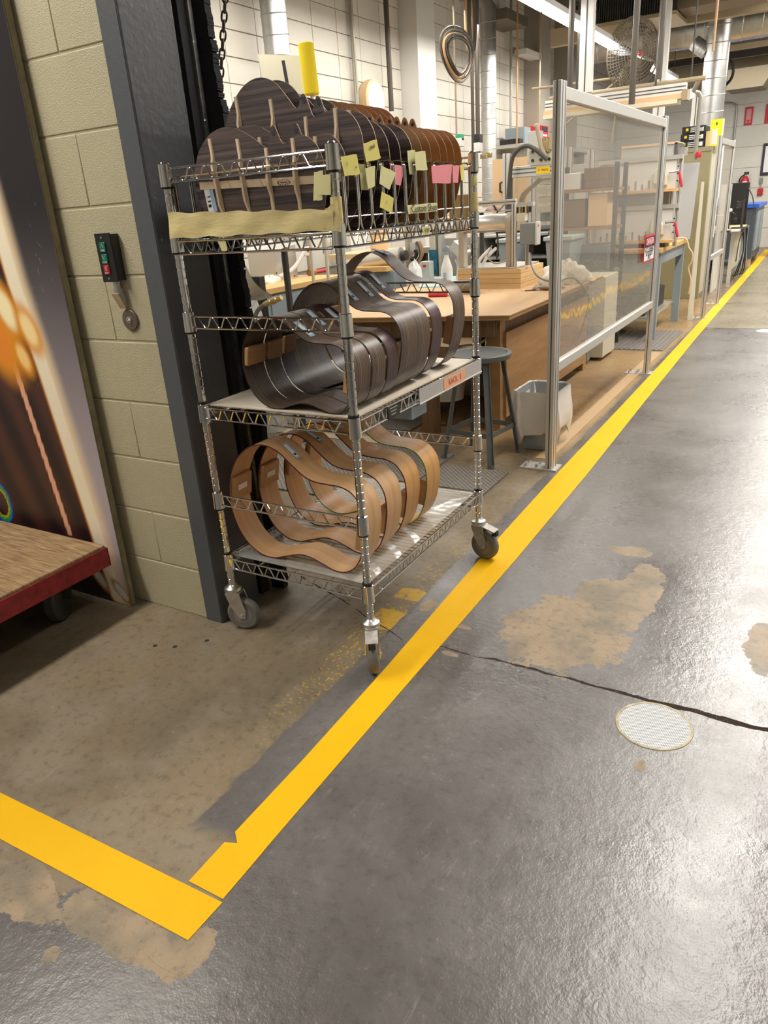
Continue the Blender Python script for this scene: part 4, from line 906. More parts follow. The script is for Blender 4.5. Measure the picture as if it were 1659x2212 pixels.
# danger sign fixed to the film next to the far post
q = [onx(a, b, XS + 0.024) for a, b in ((1394, 510), (1415, 505), (1411, 563), (1391, 567))]
sy0, sy1 = q[0].y, q[1].y + 0.02; sz1 = (q[0].z + q[1].z) / 2; sz0 = (q[2].z + q[3].z) / 2
sg = thing('danger_sign', 'red black and white danger sign on the clear screen near its far post', 'sign', (XS + 0.024, sy0, sz0))
MB().bb(XS + 0.020, XS + 0.023, sy0, sy1, sz0, sz1).build('red_plate', REDP, sg)
ym = (sy0 + sy1) / 2; hh = sz1 - sz0
MB().bb(XS + 0.023, XS + 0.0235, sy0 + 0.014, sy1 - 0.014, sz0 + hh * 0.56, sz1 - 0.012).build('black_field', INK, sg)
MB().bb(XS + 0.023, XS + 0.0235, sy0 + 0.014, sy1 - 0.014, sz0 + 0.012, sz0 + hh * 0.55).build('white_field', PAPER, sg)
MB().prism([(ym + (sy1 - sy0) * 0.36 * math.cos(2 * PI * k / 28), sz0 + hh * 0.76 + hh * 0.155 * math.sin(2 * PI * k / 28)) for k in range(28)], 'x', XS + 0.0235, XS + 0.0245).build('red_oval', REDP, sg)
wq = (sy1 - sy0)
text('sign_word', 'DANGER', wq * 0.17, (XS + 0.0250, ym, sz0 + hh * 0.76), (0, 1, 0), (0, 0, 1), PAPER, sg)
for k, wd in enumerate(('HOT EQUIPMENT', 'AUTHORIZED', 'ONLY')): text('sign_line', wd, wq * 0.135, (XS + 0.0242, ym, sz0 + hh * (0.45 - 0.14 * k)), (0, 1, 0), (0, 0, 1), INK, sg, 0.8)
# ------------------------------------------------------------------ work table, stool, bin, mats
TZ = 0.75
wt = thing('work_table', 'timber work table with hardboard top behind the wire rack', 'table', (-1.1, 3.4, 0))
poly = [(-2.0, 2.20), (-0.48, 2.47), (-0.50, 4.65), (-2.0, 4.65)]
MB().prism(poly, 'z', TZ - 0.006, TZ).build('table_top', TABLET, wt)
MB().prism([(a - 0.004 if a > -1 else a, b + 0.004) for a, b in poly], 'z', TZ - 0.030, TZ - 0.006).build('top_board', PLY, wt)
MB().bar((-1.95, 2.30, TZ - 0.085), (-0.60, 2.54, TZ - 0.085), 0.04, 0.11).build('front_apron', OLDW, wt)
MB().bar((-0.62, 2.56, TZ - 0.085), (-0.62, 4.6, TZ - 0.085), 0.04, 0.11).build('side_apron', OLDW, wt)
for x, y in ((-0.63, 2.63), (-0.995, 2.42), (-1.85, 2.42), (-0.63, 4.5)): MB().bb(x - 0.045, x + 0.045, y - 0.045, y + 0.045, 0, TZ - 0.03).build('leg', PLY if x == -0.63 else OLDW, wt)
MB().bb(-0.585, -0.565, 2.64, 4.45, 0.08, 0.62).build('side_panel', PLY, wt)
MB().bb(-1.9, -0.66, 2.40, 2.44, 0.42, 0.56).build('back_board', OLDW, wt)
MB().bb(-1.9, -0.62, 2.9, 4.4, 0.14, 0.16).build('lower_shelf', OLDW, wt)
tag(MB().bb(-1.55, -1.05, 2.50, 2.95, 0.56, 0.64).build('rusty_tray', mat('rust_tray', (0.10, 0.055, 0.03), 0.6, ns=12, na=0.5), bevel=0.01), 'rusty flat tray under the work table top', 'tray')
hs = thing('coiled_hose', 'dark hose coiled under the corner of the work table', 'hose', (-0.8, 2.9, 0.3))
for k in range(4):
    c = Vector((-0.80 + 0.02 * k, 2.80 + 0.03 * k, 0.47)); MB().tube([c + Vector((0.02 * math.sin(3 * t), 0.10 * math.cos(t), 0.15 * math.sin(t))) for t in [2 * PI * j / 24 for j in range(24)]], 0.009, 6, True).build('hose_loop', HOSE, hs)
hose('air_hose', [(-1.3, 2.62, 0.162), (-0.95, 2.58, 0.50), (-0.72, 2.60, 0.56), (-0.60, 2.62, 0.68)], 0.007, GREYH).name = 'air_hose'
tag(bpy.data.objects['air_hose'], 'thin grey hose sagging under the table edge', 'hose')
bkt = thing('white_tub', 'white plastic tub standing under the work table', 'tub', (-0.95, 2.75, 0.16))
MB().lathe([(0.11, 0.16), (0.14, 0.36), (0.15, 0.362), (0.15, 0.375), (0.135, 0.375), (0.125, 0.37)], (-1.02, 2.72, 0), 24, capped=False).build('tub_wall', WHITE, bkt)
MB().cyl((-1.02, 2.72, 0.158), (-1.02, 2.72, 0.165), 0.11, 24).build('tub_base', WHITE, bkt)
# stool
STP = mat('stool_grey_green', (0.115, 0.130, 0.130), 0.42)
sx, sy, sz = -0.505, 2.09, 0.605
stl = thing('work_stool', 'grey round steel stool with splayed legs beside the white bin', 'stool', (sx, sy, 0))
MB().lathe([(0.02, sz - 0.028), (0.168, sz - 0.03), (0.172, sz - 0.022), (0.172, sz - 0.004), (0.166, sz + 0.002), (0.150, sz), (0.145, sz - 0.006), (0.01, sz - 0.006)], (sx, sy, 0), 36).build('seat', STP, stl)
MB().cyl((sx, sy, sz - 0.007), (sx, sy, sz - 0.003), 0.144, 30).build('seat_pad', mat('dark_pad', (0.045, 0.047, 0.048), 0.5), stl)
fe = []
for k in range(4):
    a = math.radians(36 + 90 * k); top = Vector((sx + 0.125 * math.cos(a), sy + 0.125 * math.sin(a), sz - 0.03)); bot = Vector((sx + 0.225 * math.cos(a), sy + 0.225 * math.sin(a), 0.0)); fe.append((top, bot))
    o = MB().bar(bot, top, 0.036, 0.004, (math.cos(a), math.sin(a), 0.2)).bar(bot + Vector((-math.sin(a), math.cos(a), 0)) * 0.016, top + Vector((-math.sin(a), math.cos(a), 0)) * 0.016, 0.004, 0.024, (math.cos(a), math.sin(a), 0.2)).build('leg', STP, stl)
    MB().cyl(bot, bot + (top - bot) * 0.03, 0.019, 10).build('foot_cap', STP, o)
for k in range(4):
    (t0, b0), (t1, b1) = fe[k], fe[(k + 1) % 4]; MB().bar(b0.lerp(t0, 0.30), b1.lerp(t1, 0.30), 0.006, 0.028).build('stretcher', STP, stl)
# waste bin with bag
bx, by = -0.250, 2.40; bn = thing('waste_bin', 'grey waste bin with a white plastic bag liner behind the screen post', 'waste bin', (bx, by, 0))
def rrect(w, h, r, n=6):
    out = []
    for cx_, cy_, a0 in ((w / 2 - r, h / 2 - r, 0), (-w / 2 + r, h / 2 - r, 90), (-w / 2 + r, -h / 2 + r, 180), (w / 2 - r, -h / 2 + r, 270)):
        for i in range(n): a = math.radians(a0 + 90 * i / (n - 1)); out.append((cx_ + r * math.cos(a), cy_ + r * math.sin(a)))
    return out
def loft(levels, c, wob=0.0, seed=0):
    mb = MB(); vs = []; n = len(levels[0][0]); rnd = random.Random(seed)
    ph = [rnd.random() * 6 for _ in range(4)]
    for k, (ring, z) in enumerate(levels):
        for i, (a, b) in enumerate(ring):
            t = 2 * PI * i / n; s = 1 + wob * (math.sin(7 * t + ph[0] + k * 0.35) * 0.6 + math.sin(13 * t + ph[1] - k * 0.5) * 0.4) * (k / len(levels)); zz = z + (wob * 0.5 * math.sin(5 * t + ph[2]) if k == len(levels) - 1 else 0)
            vs.append((c[0] + a * s, c[1] + b * s, zz))
    fs = [(k * n + i, k * n + (i + 1) % n, (k + 1) * n + (i + 1) % n, (k + 1) * n + i) for k in range(len(levels) - 1) for i in range(n)]
    mb.raw(vs, fs); return mb
BINM = mat('bin_grey', (0.33, 0.35, 0.37), 0.45)
mb = loft([(rrect(0.17, 0.21, 0.04), 0.004), (rrect(0.24, 0.30, 0.05), 0.345), (rrect(0.25, 0.31, 0.05), 0.352), (rrect(0.23, 0.29, 0.045), 0.350), (rrect(0.165, 0.205, 0.04), 0.012)], (bx, by)); mb.raw([(bx - 0.08, by - 0.10, 0.006), (bx + 0.08, by - 0.10, 0.006), (bx + 0.08, by + 0.10, 0.006), (bx - 0.08, by + 0.10, 0.006)], [(0, 1, 2, 3)])
mb.build('bin_body', BINM, bn)
lv = [(rrect(0.17, 0.21, 0.04, 24), 0.10), (rrect(0.205, 0.26, 0.045, 24), 0.24), (rrect(0.238, 0.298, 0.05, 24), 0.353), (rrect(0.256, 0.316, 0.055, 24), 0.357), (rrect(0.264, 0.324, 0.055, 24), 0.345), (rrect(0.270, 0.330, 0.06, 24), 0.29), (rrect(0.285, 0.340, 0.065, 24), 0.22), (rrect(0.290, 0.340, 0.07, 24), 0.15), (rrect(0.270, 0.315, 0.08, 24), 0.085)]
loft(lv, (bx, by), 0.085, 3).build('bag_liner', BAGM, bn, ang=70)
# mats
def dmat(name, x0, x1, y0, y1, label):
    return tag(MB().bb(x0, x1, y0, y1, 0.0, 0.010).build(name, DIAM), label, 'mat')
DIAM = bpy.data.materials.new('diamond_plate_mat'); DIAM.use_nodes = True; g = G(DIAM); bb_ = DIAM.node_tree.nodes['Principled BSDF']
tc = DIAM.node_tree.nodes.new('ShaderNodeTexCoord'); sp = DIAM.node_tree.nodes.new('ShaderNodeSeparateXYZ'); g.L.new(tc.outputs['Object'], sp.inputs[0])
u_ = g.m('ADD', sp.outputs[0], sp.outputs[1]); v_ = g.m('SUBTRACT', sp.outputs[0], sp.outputs[1])
w1 = g.m('MULTIPLY', g.m('SINE', g.m('MULTIPLY', u_, 110.0)), g.m('SINE', g.m('MULTIPLY', v_, 110.0)))
k_ = g.sm(g.m('ABSOLUTE', w1), 0.25, 0.7); g.L.new(g.mix(k_, (0.12, 0.105, 0.09), (0.27, 0.245, 0.215)), bb_.inputs['Base Color']); bb_.inputs['Roughness'].default_value = 0.5
bp_ = DIAM.node_tree.nodes.new('ShaderNodeBump'); bp_.inputs['Strength'].default_value = 0.5; bp_.inputs['Distance'].default_value = 0.003; g.L.new(k_, bp_.inputs['Height']); g.L.new(bp_.outputs[0], bb_.inputs['Normal'])
dmat('floor_mat', -2.9, -0.66, 1.20, 2.05, 'large diamond plate floor mat behind the wire rack')
dmat('floor_mat', -0.64, -0.25, 1.35, 1.86, 'small dark diamond plate mat beside the rack far caster')
dmat('floor_mat', -3.2, -1.15, 2.30, 3.0, 'diamond plate mat in front of the metal bench')
tag(MB().bb(-2.9, -1.1, 2.10, 2.22, 0.0, 0.006).build('floor_strip', mat('pale_strip', (0.50, 0.40, 0.28), 0.6)), 'pale wooden strip on the floor between two mats', 'floor strip')
tag(MB().bb(-0.20, -0.115, 2.15, 5.35, 0.0, 0.004).build('floor_strip', mat('tan_strip', (0.44, 0.30, 0.16), 0.55)), 'long tan board strip on the floor under the clear screen', 'floor strip')
rm = thing('floor_mat', 'grey ribbed rubber mat in the gap between screens', 'mat', (-0.5, 5.95, 0))
MB().bb(-1.3, -0.12, 5.42, 6.5, 0, 0.008).build('mat_base', MATM, rm)
mb = MB()
for i in range(26): mb.bb(-1.29 + i * 0.045, -1.27 + i * 0.045, 5.43, 6.49, 0.008, 0.013)
stuff(mb.build('ribs', MATM, rm))
slt = thing('slotted_upright', 'tan slotted steel upright standing behind the bottom rims', 'upright', (-1.40, 1.55, 0))
su = onz(683, 1090, 0.0); 
MB().bb(-1.42, -1.385, 1.53, 1.535, 0, 0.50).build('flange', BEIGE, slt); MB().bb(-1.42, -1.415, 1.53, 1.56, 0, 0.50).build('flange', BEIGE, slt)
for i in range(12): MB().bb(-1.406, -1.398, 1.5285, 1.5292, 0.03 + i * 0.04, 0.048 + i * 0.04).build('slot_hole', INK, slt)
# ------------------------------------------------------------------ things on the work table
px0, px1, py0, py1 = -1.42, -0.90, 3.80, 4.32
pb_ = thing('timber_plinth', 'laminated pine plinth block standing on the work table', 'plinth', (-1.1, 4.0, TZ))
for k in range(4): MB().bb(px0, px1, py0, py1, TZ + 0.036 * k, TZ + 0.036 * k + 0.0345).build('board', PINE, pb_, bevel=0.002)
PZ = TZ + 0.144
MB().bb(px0, px1 - 0.03, py0 + 0.01, py1 - 0.02, PZ, PZ + 0.012).build('top_sheet', SHEET, pb_)
PZ += 0.012
# bending press: two cast uprights with a roller between
bp = thing('roller_press', 'cast metal press with a big grey roller on the pine plinth', 'press', (-1.2, 3.9, PZ))
CAST = mat('cast_iron_beige', (0.42, 0.37, 0.30), 0.5, 0.2)
for x in (-1.405, -1.015):
    MB().prism([(3.84, PZ), (3.92, PZ), (3.92, PZ + 0.25), (3.955, PZ + 0.31), (3.93, PZ + 0.37), (3.87, PZ + 0.385), (3.82, PZ + 0.35), (3.815, PZ + 0.30), (3.84, PZ + 0.24)], 'x', x - 0.022, x + 0.022).build('cast_upright', CAST, bp, bevel=0.006)
MB().lathe([(0.055, 0), (0.060, 0.01), (0.060, 0.36), (0.055, 0.37)], (-1.385, 3.885, PZ + 0.315), 28, (1, 0, 0)).build('roller', SHEET, bp)
MB().bb(-1.385, -1.035, 3.86, 3.90, PZ + 0.25, PZ + 0.275).build('under_bar', CAST, bp)
for dx in (0, 0.045): hose('pipe', [(-1.28 + dx, 3.86, PZ + 0.01), (-1.25 + dx, 3.88, PZ + 0.07), (-1.20 + dx, 3.95, PZ + 0.13)], 0.012, WHITE, bp)
hose('lever', [(-1.10, 3.83, PZ + 0.24), (-1.09, 3.82, PZ + 0.15), (-1.10, 3.82, PZ + 0.06)], 0.008, DARKS, bp)
hose('cable', [(-1.13, 3.80, PZ + 0.16), (-1.16, 3.79, PZ + 0.08), (-1.10, 3.79, PZ + 0.03), (-1.00, 3.80, PZ + 0.05)], 0.005, TANH, bp)
# aluminium gantry with switch box
gt = thing('switch_gantry', 'aluminium profile gantry with grey switch box on the pine plinth', 'gantry', (-1.0, 3.85, PZ))
for x in (-0.965, -0.895): extr((x, 3.835 + (0.10 if x > -0.95 else 0), PZ), (x, 3.835 + (0.10 if x > -0.95 else 0), PZ + 0.44), 0.034, gt, 'upright')
extr((-1.72, 3.835, PZ + 0.455), (-0.95, 3.835, PZ + 0.455), 0.034, gt, 'cross_bar', faces=((0, -1, 0),))
MB().bb(-0.955, -0.83, 3.85, 3.90, PZ + 0.42, PZ + 0.445).build('valve_plate', LGREY, gt)
for k in range(5): MB().cyl((-0.945 + 0.024 * k, 3.84, PZ + 0.375), (-0.945 + 0.024 * k, 3.84, PZ + 0.415), 0.010, 8).build('air_fitting', BRASS if k % 2 else BLACK, gt)
MB().bb(-0.945, -0.88, 3.82, 3.88, PZ + 0.32, PZ + 0.37).build('valve_block', BEIGE, gt)
sb = MB().bb(-0.905, -0.79, 3.78, 3.86, PZ + 0.155, PZ + 0.305).build('switch_box', GREYP, gt, bevel=0.006)
MB().bb(-0.790, -0.772, 3.775, 3.865, PZ + 0.150, PZ + 0.310).build('box_lid', LGREY, sb, bevel=0.006)
MB().bb(-0.7715, -0.771, 3.80, 3.82, PZ + 0.275, PZ + 0.29).build('red_sticker', REDP, sb)
MB().cyl((-0.83, 3.82, PZ + 0.10), (-0.83, 3.82, PZ + 0.158), 0.017, 10).build('cord_grip', BLACK, gt)
hose('power_cord', [(-0.83, 3.82, PZ + 0.10), (-0.82, 3.80, PZ + 0.02), (-0.74, 3.74, PZ - 0.07), (-0.60, 3.70, PZ - 0.10), (-0.52, 3.9, PZ - 0.10), (-0.46, 4.1, PZ - 0.28), (-0.50, 4.0, 0.35)], 0.007, GREYP, gt)
# rags, tube, shavings, spray bottle, sheets, tools
def lump(name, c, r, m, label, cat, seed, sq=(1, 1, 0.6), n=18):
    rnd = random.Random(seed); vs = []; ph = [rnd.random() * 6 for _ in range(6)]
    for i in range(n // 2 + 1):
        th = (PI / 2) * i / (n // 2)
        for j in range(n):
            f = 2 * PI * j / n; k = 1 + 0.16 * math.sin(3 * f + ph[0] + 2 * th) + 0.10 * math.sin(7 * f + ph[1] - 5 * th) + 0.07 * math.sin(11 * f + 9 * th + ph[2])
            vs.append((c[0] + r * sq[0] * k * math.cos(th) * math.cos(f), c[1] + r * sq[1] * k * math.cos(th) * math.sin(f), c[2] + r * sq[2] * k * math.sin(th)))
    fs = [(i * n + j, i * n + (j + 1) % n, (i + 1) * n + (j + 1) % n, (i + 1) * n + j) for i in range(n // 2) for j in range(n)] + [tuple(range(n - 1, -1, -1))]
    return tag(MB().raw(vs, fs).build(name, m, ang=80), label, cat)
lump('rag_heap', (-0.68, 4.20, TZ), 0.19, COTTON, 'heap of white cotton rags on the table beside the plinth', 'rags', 1, (0.9, 1.5, 0.72), 34)
lump('folded_rag', (-0.72, 3.72, TZ), 0.06, mat('brown_rag', (0.40, 0.34, 0.28), 0.9), 'small crumpled brown rag at the plinth foot', 'rag', 2)
tb = thing('fabric_tube', 'dark tapered dust tube lying on the table before the plinth', 'tube', (-1.2, 3.5, TZ))
MB().lathe([(0.036, 0), (0.040, 0.01), (0.046, 0.14), (0.052, 0.22), (0.052, 0.235), (0.044, 0.232), (0.030, 0.15)], (-1.33, 3.40, TZ + 0.055), 22, (0.82, 0.55, 0.02)).build('tube_wall', mat('tube_grey', (0.19, 0.155, 0.125), 0.6), tb)
mb = MB()
for k in range(60):
    x = -1.12 + random.random() * 0.34; y = 3.55 + random.random() * 0.18; a = random.random() * 3; l = 0.008 + 0.018 * random.random()
    mb.bar((x, y, TZ + 0.002), (x + l * math.cos(a), y + l * math.sin(a), TZ + 0.003 + 0.006 * random.random()), 0.003, 0.001)
tag(stuff(mb.build('wood_shavings', mat('shaving', (0.62, 0.48, 0.30), 0.8))), 'scattered wood shavings on the table in front of the plinth', 'shavings')
p = onz(966, 612, TZ); p = Vector((-1.80, 4.30, TZ)); p = onz(966, 612, TZ)
sp_ = thing('spray_bottle', 'white plastic spray bottle with grey trigger on the work table', 'bottle', p)
MB().lathe([(0.048, 0.0), (0.050, 0.01), (0.050, 0.115), (0.044, 0.14), (0.026, 0.195), (0.019, 0.215), (0.019, 0.235)], p, 24).build('bottle_body', WHITE, sp_)
lb = MB().lathe([(0.0506, 0.012), (0.0510, 0.05), (0.0506, 0.108)], p, 24, capped=False).build('printed_label', PAPER, sp_)
for k in range(5): MB().bb(p.x - 0.012, p.x + 0.018, p.y - 0.0530, p.y - 0.0515, p.z + 0.028 + 0.014 * k, p.z + 0.033 + 0.014 * k).build('print_line', GREYP, lb)
MB().lathe([(0.021, 0.232), (0.022, 0.262)], p, 16).build('screw_collar', BLUEG, sp_)
MB().prism([(p.x - 0.035, p.z + 0.262), (p.x + 0.020, p.z + 0.262), (p.x + 0.028, p.z + 0.285), (p.x + 0.010, p.z + 0.305), (p.x - 0.030, p.z + 0.295)], 'y', p.y - 0.014, p.y + 0.014).build('spray_head', BLUEG, sp_, bevel=0.003)
hose('trigger', [p + Vector((0.015, 0, 0.27)), p + Vector((0.038, 0, 0.25)), p + Vector((0.045, 0, 0.215))], 0.005, BLUEG, sp_)
a, b, c, d = onz(905, 600, TZ), onz(1000, 598, TZ), onz(1010, 619, TZ), onz(905, 622, TZ)
tag(MB().raw([(q.x, q.y, TZ + e) for e in (0.0005, 0.008) for q in (a, b, c, d)], [(0, 1, 2, 3), (7, 6, 5, 4), (0, 4, 5, 1), (1, 5, 6, 2), (2, 6, 7, 3), (3, 7, 4, 0)]).build('foam_sheet', PALEB), 'pale blue foam sheet on the table under the spray bottle', 'foam sheet')
p = onz(945, 642, TZ); tr = thing('screwdriver', 'red handled tool lying on the hardboard table top', 'tool', p)
MB().cyl(p + Vector((-0.07, 0, 0.016)), p + Vector((0.07, 0.02, 0.016)), 0.016, 12).build('handle', REDP, tr); MB().cyl(p + Vector((0.07, 0.02, 0.016)), p + Vector((0.15, 0.03, 0.016)), 0.005, 8).build('shank', ZINC, tr)
tag(MB().bar((-0.80, 3.62, TZ + 0.004), (-0.56, 3.80, TZ + 0.004), 0.02, 0.006).build('steel_rule', DARKS), 'dark steel rule lying near the plinth corner', 'ruler')
tag(MB().bb(-0.72, -0.56, 3.66, 3.74, TZ + 0.006, TZ + 0.022).build('brown_block', mat('brown_block', (0.26, 0.13, 0.07), 0.6)), 'small brown wooden block by the screen post on the table', 'block')
# ------------------------------------------------------------------ D press behind the table
DY = 6.1
def dpt(px, py, dy=0.0): return ony(px, py, DY + dy)
d0 = dpt(1095, 332); d1 = dpt(1215, 372)
dp_ = thing('moulding_press', 'aluminium framed press lettered D PRESS behind the clear screen', 'press', (d0.x + 0.5, DY + 0.4, 0))
xl_, xr_ = d0.x, d0.x + 0.64; zt_ = d0.z
for x in (xl_, xr_):
    for y in (DY, DY + 0.8): extr((x, y, 0.02), (x, y, zt_), 0.07, dp_, 'upright')
zb1 = dpt(1140, 358).z; zb0 = dpt(1140, 382).z
for y in (DY, DY + 0.8):
    MB().bb(xl_ + 0.035, xr_ - 0.035, y - 0.03, y + 0.03, zb0, zb1).build('cross_beam', ALU, dp_, bevel=0.004)
MB().bb(xl_ + 0.04, xr_ - 0.04, DY - 0.032, DY - 0.030, (zb0 * 0.62 + zb1 * 0.38) - 0.006, (zb0 * 0.62 + zb1 * 0.38) + 0.004).build('beam_slot', ALUD, dp_)
MB().bb(xl_ + 0.04, xr_ - 0.04, DY - 0.032, DY - 0.030, (zb0 * 0.28 + zb1 * 0.72) - 0.004, (zb0 * 0.28 + zb1 * 0.72) + 0.006).build('beam_slot', ALUD, dp_)
s0 = dpt(1161, 361); s1 = dpt(1190, 374)
sw_ = s1.x - s0.x; MB().bb(s0.x, s0.x + sw_, DY - 0.036, DY - 0.032, s1.z, s0.z).build('name_strip', YELS, dp_)
text('press_name', 'D  PRESS', sw_ * 0.185, (s0.x + sw_ / 2, DY - 0.037, (s0.z + s1.z) / 2), (1, 0, 0), (0, 0, 1), INK, dp_, 1.05)
MB().bb(xl_ + 0.035, xr_ - 0.035, DY - 0.012, DY - 0.006, 0.95, zb0).build('guard_panel', POLY, dp_)
MB().bb(xl_ + 0.035, xl_ + 0.06, DY - 0.015, DY + 0.015, 0.95, zb0).build('panel_trim', ALUD, dp_)
MB().bb(xl_ + 0.18, xl_ + 0.50, DY + 0.25, DY + 0.55, zb0 - 0.02, zb1 + 0.03).build('ram_plate', LGREY, dp_)
for k, (rr, hz) in enumerate(((0.13, 0.07), (0.15, 0.07), (0.13, 0.07), (0.15, 0.06), (0.11, 0.10))):
    MB().cyl((xl_ + 0.34, DY + 0.4, zb0 - 0.09 * k - 0.08), (xl_ + 0.34, DY + 0.4, zb0 - 0.09 * k - 0.08 + hz), rr, 20).build('bellows_ring', BEIGE if k < 4 else GREYP, dp_)
MB().bb(xl_ + 0.17, xl_ + 0.51, DY + 0.2, DY + 0.6, zb0 - 0.75, zb0 - 0.48).build('ram_head', GREYP, dp_)
MB().bb(xl_ + 0.05, xr_ - 0.05, DY + 0.05, DY + 0.75, 0.86, 0.93).build('press_bed', WOODB, dp_)
MB().bb(xl_ + 0.05, xr_ - 0.05, DY + 0.05, DY + 0.75, 0.1, 0.55).build('lower_case', DARKS, dp_)
m0 = dpt(1147, 285, 0.3); m1 = dpt(1168, 345, 0.3)
MB().bb(m0.x, m0.x + 0.12, DY + 0.2, DY + 0.33, zb1 + 0.02, m0.z).build('cylinder_box', LGREY, dp_, bevel=0.004)
MB().bb(xl_ + 0.25, xl_ + 0.50, DY - 0.045, DY - 0.03, zb1, zb1 + 0.16).build('bolt_plate', BEIGE, dp_)
for bx_ in (0.29, 0.375, 0.46):
    for bz_ in (0.04, 0.12): MB().cyl((xl_ + bx_, DY - 0.055, zb1 + bz_), (xl_ + bx_, DY - 0.045, zb1 + bz_), 0.015, 10).build('bolt', DARKS, dp_)
hp = [dpt(*q, -0.12) for q in ((1096, 470), (1100, 400), (1106, 345), (1120, 322), (1138, 315), (1155, 322), (1168, 332), (1182, 345))]
hose('main_hose', hp, 0.021, HOSE, dp_, 10)
hose('tan_hose', [dpt(*q, -0.08) for q in ((1156, 275), (1160, 272), (1163, 290), (1170, 320), (1178, 340))], 0.022, TANH, dp_, 8)
for k in range(3): hose('control_hose', [dpt(*q, 0.1) for q in ((1122 + 4 * k, 440), (1128 + 4 * k, 420), (1150 + 3 * k, 400), (1165 + 4 * k, 385))], 0.013, TANH, dp_, 6)
for k in range(7):
    q = dpt(1172 + 2.5 * k, 322 + 3 * (k % 3), -0.05); MB().cyl(q, q + Vector((0.02 - 0.012 * (k % 3), 0.0, 0.10)), 0.022, 10).build('hose_fitting', BRASS if k % 2 else TANB, dp_)
# ------------------------------------------------------------------ small store items behind the press
def boxpx(name, pts, Y, depth, m, label, cat, parent=None, bevel=0.004, to_floor=False):
    a, b = ony(*pts[0], Y), ony(*pts[1], Y); x0_, x1_ = sorted((a.x, b.x)); z0_, z1_ = sorted((a.z, b.z))
    if to_floor: z0_ = 0.0
    o = MB().bb(x0_, x1_, Y, Y + depth, z0_, z1_).build(name, m, parent, bevel=bevel)
    if label: tag(o, label, cat)
    return o
def boxx(name, pts, X, depth, m, label, cat, parent=None, bevel=0.004, to_floor=False):
    a, b = onx(*pts[0], X), onx(*pts[1], X); y0_, y1_ = sorted((a.y, b.y)); z0_, z1_ = sorted((a.z, b.z))
    if to_floor: z0_ = 0.0
    o = MB().bb(X - depth, X, y0_, y1_, z0_, z1_).build(name, m, parent, bevel=bevel)
    if label: tag(o, label, cat)
    return o
# wall shelf carrying boxes
ws = onx(1075, 322, -3.2); 
shf = thing('wall_shelf', 'long wall shelf behind the press holding small boxes', 'shelf', (-3.4, 12.5, 2.0))
za = onx(1180, 316, -3.3).z
MB().bb(WL + 0.012, -3.25, 10.2, 14.5, za - 0.05, za).build('shelf_board', LGREY, shf)
for y in (10.6, 12.2, 13.8): MB().bb(WL + 0.012, -3.3, y, y + 0.03, za - 0.25, za - 0.05).build('bracket', LGREY, shf)
def onshelf(name, pxl, pxr, h, m, label, cat):
    a, b = onx(pxl, 310, -3.28), onx(pxr, 310, -3.28); return tag(MB().bb(-3.60, -3.28, a.y, b.y, za, za + h).build(name, m, bevel=0.005), label, cat)
o = onshelf('red_carton', 1169, 1184, 0.30, REDP, 'red and black carton on the wall shelf behind the press', 'carton')
MB().bb(-3.279, -3.275, o.bound_box[0][1] + 0.02, o.bound_box[6][1] - 0.05, za + 0.21, za + 0.285).build('black_print', INK, o); MB().bb(-3.279, -3.275, o.bound_box[0][1] + 0.03, o.bound_box[6][1] - 0.08, za + 0.14, za + 0.17).build('white_print', WPRINT, o)
onshelf('blue_grey_box', 1133, 1146, 0.24, BLUEG, 'blue grey plastic box on the wall shelf left of the cylinder', 'box')
onshelf('black_case', 1122, 1130, 0.07, BLACK, 'flat black case on the wall shelf', 'case')
# plywood door panel with handle and wall bench behind
pd = thing('plywood_sheet', 'tan plywood panel with a black handle below the wall duct', 'panel', (-2.9, 7.3, 0))
a, b = ony(1064, 345, 7.3), ony(1089, 436, 7.3)
MB().bb(a.x, b.x + 0.35, 7.3, 7.33, 0, a.z).build('sheet_face', WOODB, pd)
h0, h1 = ony(1082, 392, 7.28), ony(1082, 418, 7.28)
MB().tube([(h0.x + 0.04, 7.30, h0.z), (h0.x, 7.25, h0.z - 0.02), (h0.x, 7.25, h1.z + 0.02), (h0.x + 0.04, 7.30, h1.z)], 0.012, 8).build('pull_handle', BLACK, pd)
boxpx('rust_board', ((1044, 466), (1092, 497)), 6.9, 0.03, mat('rust_red_board', (0.20, 0.085, 0.055), 0.6), 'rust red board standing below the plywood panel', 'board', to_floor=True)
sl = thing('open_shelving', 'dark open shelving with pale shelves behind the roller press', 'shelving', (-1.8, 5.6, 0))
a, b = ony(1040, 505, 5.6), ony(1110, 600, 5.6)
MB().bb(a.x, a.x + 0.7, 5.95, 5.98, 0.1, a.z).build('back_panel', BLACK, sl)
for k in range(4): MB().bb(a.x, a.x + 0.7, 5.60, 5.95, a.z - 0.04 - 0.21 * k, a.z - 0.02 - 0.21 * k).build('shelf_board', LGREY, sl)
for x in (a.x, a.x + 0.7): MB().bb(x - 0.012, x + 0.012, 5.60, 5.95, 0.1, a.z).build('side_panel', LGREY, sl)
def tote(px0, px1, py0, py1, Y, label):
    a, b = ony(px0, py0, Y), ony(px1, py1, Y); t = thing('storage_tote', label, 'tote', ((a.x + b.x) / 2, Y, b.z))
    MB().prism([(a.x + 0.02, b.z), (b.x - 0.02, b.z), (b.x, a.z - 0.03), (a.x, a.z - 0.03)], 'y', Y, Y + 0.35).build('tote_body', TOTE, t, bevel=0.006)
    MB().bb(a.x - 0.015, b.x + 0.015, Y - 0.02, Y + 0.37, a.z - 0.035, a.z).build('tote_lid', mat('tote_lid', (0.40, 0.44, 0.44), 0.5), t, bevel=0.006)
tote(1075, 1112, 517, 570, 5.2, 'grey plastic tote behind the cast roller press')
tote(1178, 1232, 512, 575, 4.98, 'grey plastic tote seen behind the screen post')
